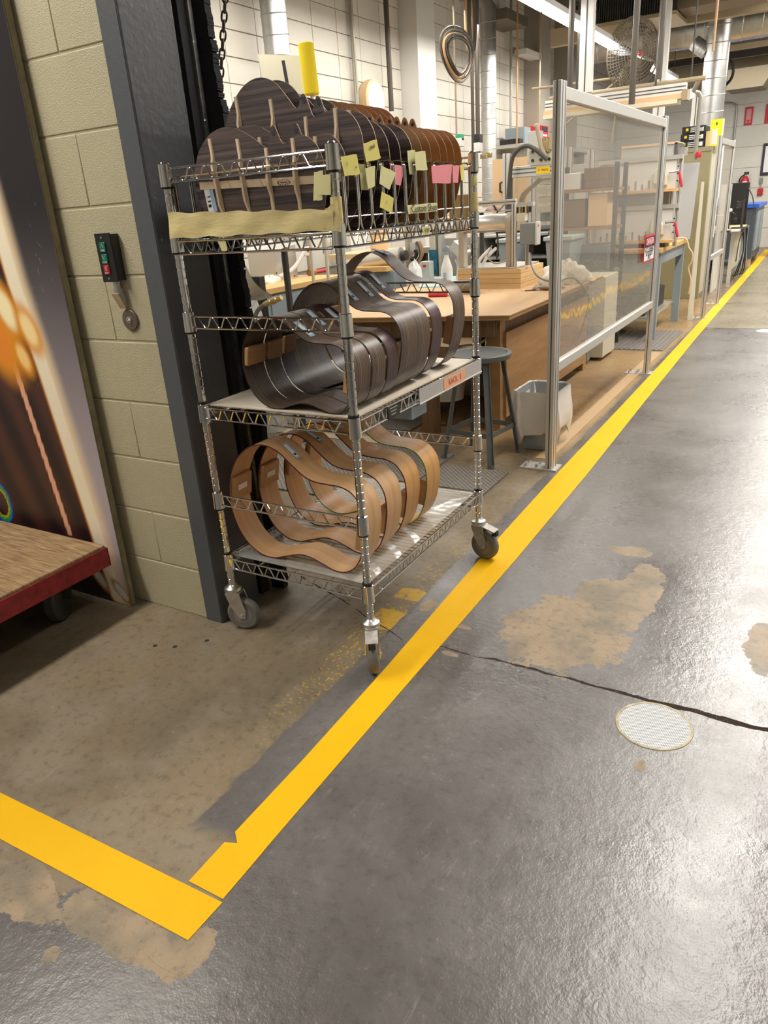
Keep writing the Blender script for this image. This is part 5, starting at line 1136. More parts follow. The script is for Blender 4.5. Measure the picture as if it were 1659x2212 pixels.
# ------------------------------------------------------------------ metal bench with butcher block top behind the rims
BX = -2.66
mb_ = thing('metal_bench', 'grey drawer bench with butcher block top seen between the shelves', 'bench', (-3.0, 3.6, 0))
MB().bb(-3.45, BX, 2.95, 4.05, 0.81, 0.855).build('bench_top', MAPLE, mb_, bevel=0.004)
MB().bb(-3.42, BX - 0.03, 2.98, 4.02, 0.05, 0.81).build('carcass', BLUEG, mb_)
for k in range(3):
    o = MB().bb(BX - 0.03, BX - 0.018, 3.02, 3.98, 0.55 - k * 0.24, 0.77 - k * 0.24).build('drawer', BLUEG, mb_, bevel=0.004)
    MB().bb(BX - 0.018, BX - 0.010, 3.42, 3.58, 0.64 - k * 0.24, 0.68 - k * 0.24).build('drawer_pull', SHEET, o)
def onb(px, py): return onz(px, py, 0.855)
p = onb(617, 603)
shb = thing('sheet_metal_box', 'upright sheet metal box on the butcher block bench', 'metal box', p)
a, b = onx(592, 540, p.x), onx(645, 602, p.x)
MB().bb(p.x - 0.30, p.x, a.y, b.y, 0.855, a.z + 0.22).build('box_shell', SHEET, shb, bevel=0.003)
for q in ((597, 590), (636, 596)): c = onx(*q, p.x + 0.001); MB().cyl(c, c + Vector((0.004, 0, 0)), 0.008, 8).build('rivet', DARKS, shb)
lump('white_bag', onb(583, 611), 0.07, COTTON, 'white crumpled cloth on the butcher block bench', 'cloth', 5, (1, 1.6, 0.8))
hz = thing('grey_air_line', 'grey flexible hose curving over the butcher block bench', 'hose', onb(640, 600))
hose('hose_run', [onx(*q, p.x + 0.08) for q in ((602, 598), (620, 590), (638, 575), (650, 556), (656, 545))], 0.018, GREYH, hz)
vv = onx(661, 545, p.x + 0.06); vs_ = thing('valve_stand', 'valve stand with red handle on the butcher block bench', 'valve', (vv.x, vv.y, 0.855))
MB().cyl((vv.x, vv.y + 0.05, 0.855), (vv.x, vv.y + 0.05, vv.z + 0.05), 0.03, 12).build('column', LGREY, vs_); MB().bb(vv.x - 0.02, vv.x + 0.03, vv.y - 0.06, vv.y + 0.06, vv.z - 0.03, vv.z + 0.05).build('valve_body', WHITE, vs_, bevel=0.008)
MB().box(vv + Vector((0.03, 0.0, 0.02)), (0.02, 0.05, 0.03)).build('red_handle', REDP, vs_)
for k in range(6): MB().cyl(vv + Vector((0.02, -0.05 + 0.02 * k, 0.05)), vv + Vector((0.03, -0.06 + 0.025 * k, 0.14)), 0.006, 6).build('air_fitting', ZINC, vs_)
q = onb(690, 592); mlt = thing('mallet', 'red handled mallet lying on the butcher block bench', 'mallet', q)
MB().cyl(q + Vector((0, -0.10, 0.022)), q + Vector((-0.02, 0.17, 0.022)), 0.017, 10).build('handle', REDP, mlt); MB().cyl(q + Vector((0.0, -0.16, 0.03)), q + Vector((0, -0.07, 0.03)), 0.03, 12).build('head', BLOCKD, mlt)
bkx = boxx('black_bin', ((560, 598), (575, 625)), -2.40, 0.12, BLACK, 'narrow black bin at the end of the butcher block bench', 'bin', to_floor=True)
# curved sheet metal chute and quick-coupler hose
ch_ = []
for k, (px, py) in enumerate(((517, 545), (522, 570), (533, 600), (553, 630), (585, 640))):
    pass
e0 = [ony(*q, 1.55) for q in ((512, 548), (520, 552), (535, 585), (556, 615), (590, 640))]
e1 = [ony(*q, 1.75) for q in ((500, 560), (505, 590), (512, 625), (530, 645), (560, 648))]
s0, s1 = spline(e0, 6), spline(e1, 6); n = len(s0)
cho = tag(MB().raw([tuple(v) for v in s0] + [tuple(v) for v in s1] + [tuple(v + Vector((0, 0, -0.003))) for v in s0] + [tuple(v + Vector((0, 0, -0.003))) for v in s1], [(i, i + 1, n + i + 1, n + i) for i in range(n - 1)] + [(2 * n + i, 3 * n + i, 3 * n + i + 1, 2 * n + i + 1) for i in range(n - 1)]).build('metal_chute', SHEET), 'curved bare sheet metal chute behind the door brush', 'chute')
f0 = [ony(*q, 1.6) for q in ((515, 540), (540, 546), (565, 546), (598, 541))]; f1 = [v + Vector((-0.05, 0.35, 0.03)) for v in f0]
s0, s1 = spline(f0, 5), spline(f1, 5); n = len(s0)
tag(MB().raw([tuple(v) for v in s0 + s1], [(i, i + 1, n + i + 1, n + i) for i in range(n - 1)]).build('metal_chute', SHEET), 'upper sheet metal lip just under the top shelf', 'chute')
MB().cyl((e1[2].x, e1[2].y + 0.02, 0.01), (e1[2].x, e1[2].y + 0.02, e1[2].z), 0.02, 8).build('chute_stand', DARKS, cho)
MB().cyl((f1[1].x, f1[1].y + 0.02, 0.01), (f1[1].x, f1[1].y + 0.02, f1[1].z), 0.02, 8).build('lip_stand', DARKS, bpy.data.objects['metal_chute.001'])
qc = thing('air_coupler', 'hose end with brass quick coupler hanging behind the small dark rims', 'air hose', ony(550, 690, 1.3))
hose('rubber_hose', [Vector((ony(547, 760, 1.3).x, 1.3, 0.012)), Vector((ony(547, 760, 1.3).x, 1.3, 0.5))] + [ony(*q, 1.3) for q in ((547, 760), (548, 700), (556, 672), (572, 657))], 0.011, GREYP, qc, 10)
c0, c1 = ony(572, 658, 1.3), ony(608, 643, 1.3); cd_ = (c1 - c0)
MB().lathe([(0.011, 0), (0.014, 0.1), (0.014, 0.35), (0.010, 0.36), (0.012, 0.40), (0.0145, 0.45), (0.0145, 0.72), (0.009, 0.74), (0.009, 0.80), (0.0125, 0.82), (0.0125, 1.0)] and [(r, t * cd_.length) for r, t in ((0.011, 0), (0.015, 0.1), (0.015, 0.38), (0.011, 0.40), (0.0155, 0.46), (0.0155, 0.72), (0.010, 0.75), (0.010, 0.80), (0.013, 0.82), (0.012, 1.0))], c0, 12, cd_).build('brass_coupler', BRASS, qc)
dq = ony(545, 700, 2.14)
lump('grey_drum_cover', (dq.x - 0.05, 2.14, 0.0), 0.20, LGREY, 'pale covered drum standing on the mat behind the small dark rims', 'cover', 8, (0.9, 0.9, 4.3), 20)
# second machine table behind rims: slab table with post, roller, uprights
mt_ = thing('side_bench', 'pale bench with a steel post seen beside the front rack post', 'bench', (-2.6, 5.0, 0))
a = ony(668, 562, 4.9); b = ony(860, 548, 4.9); zt2 = 0.98
MB().bb(-3.3, -2.50, 4.75, 5.6, zt2 - 0.05, zt2).build('bench_top', WOODB, mt_)
for x in (-3.2, -2.58):
    for y in (4.85, 5.5): MB().bb(x - 0.03, x + 0.03, y - 0.03, y + 0.03, 0, zt2 - 0.05).build('leg', DARKS, mt_)
MB().bb(-3.15, -2.64, 4.9, 5.5, 0.15, 0.75).build('lower_cabinet', BLUEG, mt_)
c = ony(703, 545, 5.0); MB().cyl((c.x, 5.0, zt2), (c.x, 5.0, zt2 + 0.16), 0.028, 12).build('steel_post', PIPEG, mt_)
boxpx('white_case', ((722, 508), (760, 552)), 5.35, 0.3, WHITE, 'white appliance case standing on the pale bench', 'case')
cj = thing('tan_jar', 'tan wooden spool jar on the pale bench', 'jar', (ony(822, 545, 5.2).x, 5.2, zt2)); cjx = ony(820, 545, 5.2).x
MB().lathe([(0.09, 0), (0.095, 0.10), (0.075, 0.11), (0.075, 0.16), (0.085, 0.165), (0.085, 0.20)], (cjx, 5.2, zt2), 20).build('jar_body', WOODB, cj)
cr = thing('steel_roller', 'horizontal bare steel roller behind the tallest dark rim', 'roller', ony(840, 555, 4.6))
MB().cyl(ony(790, 566, 4.6), ony(868, 552, 4.6), 0.075, 24).build('roller_drum', SHEET, cr); MB().cyl(ony(866, 553, 4.6), ony(878, 551, 4.6), 0.045, 16).build('end_hub', DARKS, cr)
tag(MB().bb(ony(770, 560, 4.5).x, ony(845, 560, 4.5).x, 4.40, 4.74, 0.84, 0.88).build('maple_slab', MAPLE), 'butcher block slab under the steel roller', 'slab')
tag(MB().bb(ony(790, 560, 4.55).x, ony(860, 560, 4.55).x, 4.45, 4.74, 0.0, 0.838).build('grey_cabinet', BLUEG), 'grey cabinet under the maple slab behind the rims', 'cabinet')
def jbox(px0, px1, py0, py1, Y, m, label, sticker=True):
    a, b = ony(px0, py0, Y), ony(px1, py1, Y); t = thing('junction_box', label, 'junction box', ((a.x + b.x) / 2, Y, b.z))
    MB().bb(a.x, b.x, Y, Y + 0.08, b.z, a.z).build('box_body', m, t, bevel=0.008)
    if sticker: MB().bb((a.x + b.x) / 2 - 0.02, (a.x + b.x) / 2 + 0.01, Y - 0.002, Y, a.z - 0.05, a.z - 0.03).build('red_sticker', REDP, t)
    MB().cyl(((a.x + b.x) / 2, Y + 0.04, b.z - 0.07), ((a.x + b.x) / 2, Y + 0.04, b.z), 0.014, 8).build('cord_grip', BLACK, t)
    return t
mch = thing('machine_column', 'beige machine column with hoses and a blue painted panel', 'machine', (-2.1, 4.9, 0))
for (x0_, x1_, m) in ((872, 886, CAST), (925, 944, BEIGE), (944, 955, LGREY), (984, 998, LGREY)):
    a, b = ony(x0_, 470, 4.9), ony(x1_, 640, 4.9); MB().bb(a.x, b.x, 4.9, 5.0, 0.3, a.z).build('column', m, mch, bevel=0.004)
a, b = ony(927, 540, 4.89), ony(945, 593, 4.89); MB().bb(a.x, b.x, 4.885, 4.9, b.z, a.z).build('blue_panel', TEAL, mch)
a, b = ony(868, 506, 4.95), ony(1000, 545, 4.95); MB().bb(a.x, b.x, 5.05, 5.12, b.z, b.z + 0.05).build('cross_bar', LGREY, mch)
MB().bb(a.x, b.x, 5.05, 5.12, a.z, a.z + 0.05).build('cross_bar', LGREY, mch)
for k in range(3): hose('machine_hose', [ony(*q, 4.86) for q in ((900 + 3 * k, 522), (906 + 3 * k, 535), (908 + 2 * k, 552), (900, 566 + 4 * k))], 0.012, (HOSE, TANH, COPPER)[k], mch, 6)
hose('black_elbow', [ony(*q, 4.84) for q in ((888, 560), (896, 557), (900, 548), (897, 540))], 0.02, BLACK, mch)
MB().bb(*sorted((ony(886, 528, 4.85).x, ony(897, 528, 4.85).x)), 4.85, 4.9, ony(886, 542, 4.85).z, ony(886, 524, 4.85).z).build('valve_block', LGREY, mch)
jbox(907, 930, 565, 610, 4.5, LGREY, 'light grey junction box with orange sticker behind the tallest rim')
boxpx('yellow_bottle', ((888, 566), (897, 576)), 4.8, 0.05, YELS, 'yellow container at the foot of the machine column', 'container')
lump('paper_bag', onz(897, 615, TZ) + Vector((0, 0, 0.0)), 0.085, PAPER, 'crumpled white paper at the junction box', 'paper', 12, (0.8, 0.8, 2.0))
kp = thing('keypad_box', 'tilted light grey push button box beside the spray bottle', 'control box', ony(993, 545, 4.4))
c = ony(993, 542, 4.4); R_ = Matrix.Rotation(math.radians(38), 3, 'Y')
MB().box(c, (0.155, 0.09, 0.075), R_).build('box_body', LGREY, kp, bevel=0.006)
MB().box(c + R_ @ Vector((0, 0, 0.045)), (0.16, 0.095, 0.015), R_).build('box_lid', WHITE, kp, bevel=0.006)
for k in (-1, 0, 1): MB().cyl(c + R_ @ Vector((0.045 * k, -0.0, 0.052)), c + R_ @ Vector((0.045 * k, -0.0, 0.064)), 0.012, 10).build('push_button', REDB if k < 0 else DARKS, kp)
hose('grey_conduit', [ony(*q, 4.42) for q in ((985, 560), (990, 575), (988, 600), (984, 612))], 0.014, GREYH, kp)
hose('grey_conduit', [ony(*q, 4.45) for q in ((1000, 565), (1003, 580), (1001, 612))], 0.014, PIPEG, kp)
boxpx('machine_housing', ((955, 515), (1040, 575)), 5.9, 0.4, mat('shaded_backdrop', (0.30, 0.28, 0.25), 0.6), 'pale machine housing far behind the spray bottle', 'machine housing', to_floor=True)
# black tray and framed trough beside the far post
tr_ = thing('black_tray', 'black rimmed tray with folded scraps on the gantry end', 'tray', ony(1050, 445, 4.6))
a, b = ony(1034, 437, 4.6), ony(1072, 458, 4.6)
MB().bb(a.x - 0.1, b.x, 4.6, 4.95, b.z, b.z + 0.01).build('tray_base', SHEET, tr_)
MB().bb(a.x - 0.06, a.x - 0.03, 4.75, 4.78, 0.0, b.z).build('tray_stand', DARKS, tr_); MB().tube([(a.x - 0.1, 4.6, a.z), (b.x - 0.04, 4.6, a.z), (b.x, 4.62, b.z), (b.x - 0.03, 4.95, a.z), (a.x - 0.1, 4.95, a.z)], 0.010, 6).build('tray_rim', BLACK, tr_)
lump('scraps', ((a.x + b.x) / 2 - 0.02, 4.78, b.z + 0.01), 0.06, mat('scrap_brown', (0.30, 0.20, 0.16), 0.8), 'brown folded scraps lying in the black tray', 'scraps', 4)
# beige electrical cabinet under the screen, floor machine with pipes behind table
eb = thing('electrical_cabinet', 'beige electrical cabinet standing behind the lower edge of the long screen', 'cabinet', (-0.7, 4.9, 0))
MB().bb(-0.98, -0.53, 4.87, 5.30, 0.03, 0.72).build('cabinet_body', BEIGE, eb, bevel=0.005)
MB().bb(-0.99, -0.965, 4.84, 4.87, 0.0, 0.9).build('side_channel', GREYP, eb)
fm_ = thing('floor_machine', 'dusty floor machine with pipes beyond the work table', 'machine', (-0.95, 4.75, 0))
MB().bb(-1.5, -0.62, 4.70, 4.80, 0.03, 0.40).build('machine_case', GREYP, fm_)
for k in range(4): hose('bent_pipe', [(-0.95 + 0.05 * k, 4.62, 0.30 - 0.03 * k), (-0.85 + 0.05 * k, 4.58, 0.10 + 0.02 * k), (-0.70 + 0.03 * k, 4.66, 0.08 + 0.03 * k), (-0.63, 4.70, 0.12 + 0.03 * k)], 0.018 if k == 1 else 0.008, GREYH if k == 1 else HOSE, fm_)
hose('tan_duct', [(-0.80, 4.55, 0.62), (-0.72, 4.55, 0.45), (-0.64, 4.6, 0.25)], 0.04, TANH, fm_)
# ------------------------------------------------------------------ jig bench between the screens
JX1, JX0, JY0, JY1, JZ = -0.275, -1.12, 5.85, 7.30, 0.87
jb = thing('jig_bench', 'grey steel bench with maple top carrying clamp jigs, beyond the long screen', 'bench', (-0.8, 6.5, 0))
MB().bb(JX0, JX1, JY0, JY1, JZ - 0.045, JZ).build('bench_top', MAPLE, jb, bevel=0.004)
for x in (JX0 + 0.06, JX1 - 0.05):
    for y in (JY0 + 0.08, JY1 - 0.12): MB().bb(x - 0.04, x + 0.035, y - 0.03, y + 0.03, 0, JZ - 0.045).build('leg', BLUEG, jb)
MB().bb(JX0 + 0.1, JX1 - 0.04, JY0 + 0.05, JY0 + 0.09, JZ - 0.22, JZ - 0.05).build('drawer_front', BLUEG, jb, bevel=0.004)
MB().bb(JX1 - 0.05, JX1 - 0.02, JY0 + 0.10, JY1 - 0.16, JZ - 0.15, JZ - 0.05).build('side_apron', BLUEG, jb)
MB().bb(JX0 + 0.1, JX1 - 0.08, JY0 + 0.12, JY1 - 0.1, 0.20, 0.22).build('lower_shelf', SHEET, jb)
tag(MB().bb(JX0 + 0.2, JX1 - 0.15, JY0 + 0.2, JY1 - 0.3, 0.222, 0.42).build('stored_case', DARKS, bevel=0.01), 'dark case stored on the lower shelf of the jig bench', 'case')
jg = thing('clamp_jig', 'white bench jig tower with two red handled toggle clamps', 'jig', (-0.7, 6.1, JZ))
Y0 = 5.98
def jp(px, py, dy=0): return ony(px, py, Y0 + dy)
zz = [jp(1445, y).z for y in (512, 455, 402, 342)]
xr = jp(1468, 420).x; xl = xr - 0.75
for k, (za_, zb_) in enumerate(((zz[0] - 0.02, zz[1] + 0.03), (zz[2] - 0.02, zz[3]))):
    MB().bb(xl, xr - 0.05, Y0 + 0.02, Y0 + 0.05, za_, zb_).build('jig_panel', WHITE, jg)
    MB().bb(xl, xr, Y0, Y0 + 0.05, zb_ - 0.01, zb_ + 0.025).build('top_profile', ALU, jg)
    MB().bb(xl, xr - 0.02, Y0 - 0.08, Y0 + 0.05, za_ - 0.025, za_).build('wood_ledge', MAPLE, jg)
    c = Vector((xr - 0.08, Y0 - 0.01, (za_ + zb_) / 2 - 0.02))
    lump_ = MB().prism([(c.x - 0.16, c.z - 0.06), (c.x - 0.03, c.z - 0.08), (c.x - 0.04, c.z + 0.01), (c.x - 0.10, c.z + 0.09), (c.x - 0.15, c.z + 0.06)], 'y', Y0 - 0.03, Y0 + 0.02).build('pale_former', mat('pale_former', (0.68, 0.62, 0.48), 0.6), jg, bevel=0.01)
    MB().cyl(c + Vector((-0.02, -0.01, 0.03)), c + Vector((0.07, -0.04, 0.035)), 0.012, 8).build('clamp_arm', ZINC, jg)
    MB().bar(c + Vector((0.07, -0.04, 0.03)), c + Vector((0.105, -0.06, -0.10)), 0.022, 0.022).build('red_grip', REDP, jg, bevel=0.006)
    for r in range(9): MB().cyl((xl + 0.06 + 0.06 * r, Y0 - 0.035, za_ + 0.002), (xl + 0.06 + 0.06 * r, Y0 - 0.035, za_ + 0.05 + 0.03 * (r % 2)), 0.009, 8).build('jig_pin', ZINC, jg)
    for r in range(3): MB().cyl((xr - 0.03, Y0 - 0.002, za_ + 0.06 + 0.06 * r), (xr - 0.03, Y0 + 0.002, za_ + 0.06 + 0.06 * r), 0.008, 8).build('bolt', DARKS, jg)
for x in (xr - 0.02, xr - 0.085, xl + 0.02): extr((x, Y0 + 0.07, JZ), (x, Y0 + 0.07, zz[3] + 0.02), 0.035, jg, 'upright', faces=((0, -1, 0),))
MB().bb(xl, xr - 0.10, Y0 + 0.09, Y0 + 0.12, JZ, zz[3]).build('rear_panel', LGREY, jg)
bxx = thing('clear_cover_box', 'clear fronted aluminium box standing on top of the jig tower', 'box', (xr - 0.15, Y0 + 0.2, zz[3]))
a, b = jp(1437, 312), jp(1458, 340)
MB().bb(a.x - 0.4, b.x, Y0 + 0.06, Y0 + 0.40, zz[3] + 0.026, a.z).build('shell', LGREY, bxx); MB().bb(b.x - 0.02, b.x + 0.005, Y0 + 0.05, Y0 + 0.41, zz[3] + 0.026, a.z + 0.01).build('frame_edge', ALUD, bxx)
MB().bb(a.x - 0.4, b.x, Y0 + 0.05, Y0 + 0.41, a.z, a.z + 0.02).build('lid', WOODB, bxx)
a, b = jp(1460, 318), jp(1475, 335); MB().bb(a.x, b.x, Y0 + 0.1, Y0 + 0.25, b.z, a.z).build('small_case', SHEET, bxx)
# leaning grey sheet and pale board beside it, hanging veneer strip
gs = [(-0.80, 7.05, JZ), (-0.22, 7.05, JZ), (-0.215, 7.22, JZ + 0.74), (-0.80, 7.22, JZ + 0.74)]
tag(MB().raw(gs + [(x, y + 0.012, z) for x, y, z in gs], [(0, 1, 2, 3), (7, 6, 5, 4), (0, 4, 5, 1), (1, 5, 6, 2), (2, 6, 7, 3), (3, 7, 4, 0)]).build('grey_sheet', mat('plain_grey_sheet', (0.36, 0.36, 0.355), 0.5)), 'plain grey sheet leaning on the jig bench in front of the olive cabinet', 'sheet')
wb = [(-0.195, 7.26, 0.0), (-0.150, 7.30, 0.0), (-0.175, 7.36, 1.42), (-0.195, 7.36, 1.42)]
tag(MB().raw(wb + [(x - 0.01, y, z) for x, y, z in wb], [(0, 1, 2, 3), (7, 6, 5, 4), (0, 4, 5, 1), (1, 5, 6, 2), (2, 6, 7, 3), (3, 7, 4, 0)]).build('pale_offcut', mat('pale_offcut', (0.62, 0.57, 0.44), 0.6)), 'tall narrow pale offcut leaning behind the jig bench', 'board')
hose('veneer_strip', [Vector((-0.33, 7.0, JZ + 0.019)), Vector((-0.26, 7.0, JZ + 0.015))] + [ony(*q, 7.0) for q in ((1486, 525), (1488, 535), (1496, 548), (1494, 565), (1487, 580), (1492, 605), (1487, 635))], 0.009, WOODB, None, 6)
tag(bpy.data.objects['veneer_strip'], 'curling veneer strip hanging off the jig bench', 'veneer strip')
# ------------------------------------------------------------------ olive cabinet and what stands on it
oc = thing('olive_cabinet', 'tall olive steel cabinet behind the short screen', 'cabinet', (-0.85, 9.35, 0))
CZ = 1.83
MB().bb(-1.35, -0.37, 9.1, 9.6, 0.0, CZ).build('cabinet_body', OLIVE, oc, bevel=0.005)
MB().bb(-1.35, -0.37, 9.09, 9.1, CZ - 0.05, CZ).build('top_lip', OLIVE, oc)
MB().bb(-0.37, -0.366, 9.14, 9.56, 0.06, CZ - 0.08).build('lit_side', BEIGE, oc)  # beige sheet paints in the lit right side of the olive cabinet
for k in range(3):
    z0_ = CZ + 0.001 + k * 0.082; a = ony(1468 + 2 * k, 300, 9.12).x; b = ony(1522, 300, 9.12).x
    o = tag(MB().bb(a, b, 9.12, 9.5, z0_, z0_ + 0.080).build('black_carton', BLACK, bevel=0.004), ('lowest', 'middle', 'topmost')[k] + ' black carton of the stack on the olive cabinet', 'carton', 'black cartons on the olive cabinet')
    for r in range(3): MB().bb(a + 0.10, a + 0.24, 9.118, 9.12, z0_ + 0.014 + 0.02 * r, z0_ + 0.022 + 0.02 * r).build('white_print', WPRINT, o)
    MB().bb(b - 0.12, b - 0.02, 9.118, 9.12, z0_ + 0.015, z0_ + 0.062).build('white_label', WPRINT, o); MB().bb(a + 0.045, a + 0.075, 9.118, 9.12, z0_ + 0.03, z0_ + 0.06).build('yellow_mark', YELS, o)
bx0, bx1 = ony(1524, 300, 9.14).x, ony(1550, 300, 9.14).x
cbx = tag(MB().bb(bx0, ony(1534, 300, 9.14).x, 9.14, 9.5, CZ + 0.001, CZ + 0.17).build('card_box', mat('buff_card', (0.66, 0.52, 0.26), 0.6), bevel=0.004), 'buff cardboard box next to the black cartons on the cabinet', 'box')
a = ony(1535, 262, 9.3); 
bk = thing('yellow_manual', 'tall yellow and white manual box standing beside the buff box', 'box', (-0.5, 9.25, CZ + 0.001))
ax0, ax1 = ony(1535, 280, 9.2).x, ony(1560, 280, 9.2).x
MB().bb(ax0, ax1, 9.2, 9.32, CZ + 0.001, CZ + 0.30).build('manual_body', YELB, bk)
MB().bb(ax0 + 0.02, ax1 - 0.05, 9.198, 9.2, CZ + 0.02, CZ + 0.19).build('white_print', PAPER, bk); MB().bb(ax1, ax1 + 0.003, 9.2, 9.32, CZ + 0.001, CZ + 0.30).build('pale_spine', CREAM, bk)
MB().bb(ax0 + 0.06, ax1 - 0.06, 9.198, 9.2, CZ + 0.235, CZ + 0.265).build('dark_print', INK, bk)
# ------------------------------------------------------------------ computer desk
dk = thing('computer_desk', 'wooden desk with dark modesty panel past the short screen', 'desk', (-0.6, 11.4, 0))
DZ2 = 0.76
MB().bb(-1.5, -0.14, 10.85, 12.3, DZ2 - 0.04, DZ2).build('desk_top', MAPLE, dk, bevel=0.004)
MB().bb(-1.45, -0.33, 11.0, 11.03, 0.14, DZ2 - 0.04).build('dark_panel', BLACK, dk)
MB().bb(-0.24, -0.19, 10.95, 11.0, 0.0, DZ2 - 0.04).build('leg', ALU, dk); MB().bb(-0.24, -0.19, 12.2, 12.25, 0.0, DZ2 - 0.04).build('leg', ALU, dk); MB().bb(-1.45, -1.40, 10.95, 11.0, 0.0, DZ2 - 0.04).build('leg', ALU, dk)
MB().bb(-0.22, -0.20, 11.05, 12.0, 0.18, DZ2 - 0.06).build('pale_side_panel', CREAM, dk)
mn = thing('monitor', 'black upright computer monitor seen from behind on the desk', 'monitor', ony(1595, 495, 11.2))
m0_, m1_ = ony(1579, 396, 11.3), ony(1607, 480, 11.3)
MB().bb(m0_.x, m0_.x + 0.26, 11.30, 11.34, DZ2 + 0.05, m0_.z).build('screen_shell', BLACK, mn, bevel=0.008)
MB().bb(m0_.x + 0.12, m0_.x + 0.22, 11.28, 11.30, DZ2 + 0.28, DZ2 + 0.38).build('mount_plate', DARKS, mn)
for dx in (0.125, 0.215):
    for dz in (0.285, 0.375): MB().cyl((m0_.x + dx, 11.275, DZ2 + dz), (m0_.x + dx, 11.28, DZ2 + dz), 0.006, 6).build('mount_screw', ZINC, mn)
MB().bb(m0_.x + 0.20, m0_.x + 0.23, 11.24, 11.28, DZ2, DZ2 + 0.40).build('stand_column', DARKS, mn); MB().bb(m0_.x + 0.08, m0_.x + 0.30, 11.15, 11.36, DZ2, DZ2 + 0.012).build('stand_foot', DARKS, mn)
hose('monitor_cable', [(m0_.x + 0.25, 11.28, DZ2 + 0.55), (m0_.x + 0.33, 11.25, DZ2 + 0.40), (m0_.x + 0.36, 11.2, DZ2 + 0.15), (-0.12, 11.1, DZ2 - 0.1), (-0.14, 11.0, 0.3)], 0.008, BLACK, mn, 6)
hd = thing('headphones', 'black headphones on a stand beside the monitor', 'headphones', ony(1572, 487, 11.1)); hc = ony(1576, 472, 11.1)
MB().tube([hc + Vector((0.085 * math.cos(t), 0, 0.09 * math.sin(t))) for t in [PI * k / 12 for k in range(13)]], 0.010, 6).build('headband', BLACK, hd)
for s in (-1, 1): MB().cyl(hc + Vector((0.085 * s - 0.02, 0, -0.02)), hc + Vector((0.085 * s + 0.02, 0, -0.02)), 0.045, 14).build('ear_cup', BLACK, hd)
MB().cyl((hc.x, 11.1, DZ2), (hc.x, 11.1, hc.z + 0.09), 0.010, 8).build('stand', DARKS, hd); MB().lathe([(0.02, 0), (0.03, 0.02), (0.02, 0.05)], (hc.x, 11.1, hc.z + 0.09), 10).build('white_knob', WHITE, hd)
for k, (px, py, m, nm, lb) in enumerate(((1563, 502, BLACK, 'keyboard', 'black keyboard lying at the desk corner'), (1583, 500, PAPER, 'paper_stack', 'white papers on the desk under the monitor'), (1590, 497, DARKS, 'desk_phone', 'dark desk gadget among the papers'))):
    q = onz(px, py, DZ2); tag(MB().box((q.x, q.y, DZ2 + 0.012), (0.18, 0.22, 0.022)).build(nm, m, bevel=0.004), lb, nm.split('_')[-1])
cbn = thing('cable_bundle', 'tangle of dark cables hanging down the end of the desk', 'cables', (-0.13, 11.5, 0))
for k in range(7): hose('cable', [(-0.15 + 0.01 * k, 11.2 + 0.1 * k, DZ2), (-0.10, 11.3 + 0.1 * k, 0.45), (-0.16 + 0.015 * k, 11.2 + 0.12 * k, 0.15), (-0.22 + 0.02 * k, 11.4 + 0.1 * k, 0.03)], 0.010, BLACK if k % 3 else BLUEG, cbn, 6)
lump('paper_sack', (-0.55, 11.3, 0.0), 0.22, mat('sack_grey', (0.45, 0.43, 0.40), 0.8), 'pale sack on the floor under the desk', 'sack', 21, (1.3, 1, 0.5))
tag(MB().bb(-0.31, -0.29, 9.75, 10.9, 0.0, 1.38).build('white_post_board', WHITE), 'tall narrow white board behind the short screen', 'board')
# ------------------------------------------------------------------ blue machine at the end
bm_ = thing('blue_machine', 'dark blue sided machine with bright blue top far down the aisle', 'machine', (-0.4, 14, 0))
zt3 = ony(1640, 440, 13.6).z
MB().bb(-2.3, -0.16, 13.6, 15.2, 0.12, zt3 - 0.06).build('machine_case', mat('slate_blue', (0.06, 0.075, 0.10), 0.45), bm_)
MB().bb(-2.35, -0.12, 13.55, 15.25, zt3 - 0.06, zt3).build('blue_top', BLUE, bm_)
for k in range(2): MB().bb(-0.16, -0.14, 13.75 + 0.7 * k, 14.3 + 0.7 * k, 0.25, zt3 - 0.12).build('side_door', BLUEG, bm_)
for x, y in ((-0.22, 13.68), (-0.22, 15.1), (-2.2, 13.68)): MB().bb(x - 0.06, x + 0.06, y - 0.06, y + 0.06, 0.0, 0.12).build('timber_foot', PINE, bm_)
tag(MB().bb(0.0, 1.2, 15.4, 16.2, 0.0, 0.82).build('white_cabinet', LGREY, bevel=0.01), 'pale cabinet at the far end of the aisle', 'cabinet')
# ------------------------------------------------------------------ far wall: signs, extinguisher, alarm, frame, conduit
def farbox(name, pts, m, label, cat, t=0.02, bevel=0.002):
    a, b = ony(*pts[0], FW - 0.014), ony(*pts[1], FW - 0.014); o = MB().bb(a.x, b.x, FW - 0.014 - t, FW - 0.014, b.z, a.z).build(name, m, None, bevel=bevel); tag(o, label, cat); return o, a, b
o, a, b = farbox('fire_sign', ((1611, 232), (1624, 269)), REDP, 'tall red fire extinguisher arrow sign on the far wall', 'sign')
MB().bb(a.x + 0.03, b.x - 0.03, FW - 0.037, FW - 0.034, b.z + 0.04, a.z - 0.04).build('pink_field', mat('pink_print', (0.62, 0.30, 0.28), 0.5), o)
MB().prism([(a.x + 0.035, b.z + 0.09), ((a.x + b.x) / 2, b.z + 0.045), (b.x - 0.035, b.z + 0.09)], 'y', FW - 0.040, FW - 0.037).build('arrow_head', REDP, o)
farbox('red_sign', ((1656, 225), (1668, 265)), REDP, 'second red sign cut by the right picture edge', 'sign')
o, a, b = farbox('framed_notice', ((1650, 310), (1700, 375)), INK, 'black framed notice on the far wall at the right edge', 'framed notice', 0.03)
MB().bb(a.x + 0.05, b.x - 0.05, FW - 0.048, FW - 0.044, b.z + 0.06, a.z - 0.06).build('paper', PAPER, o)
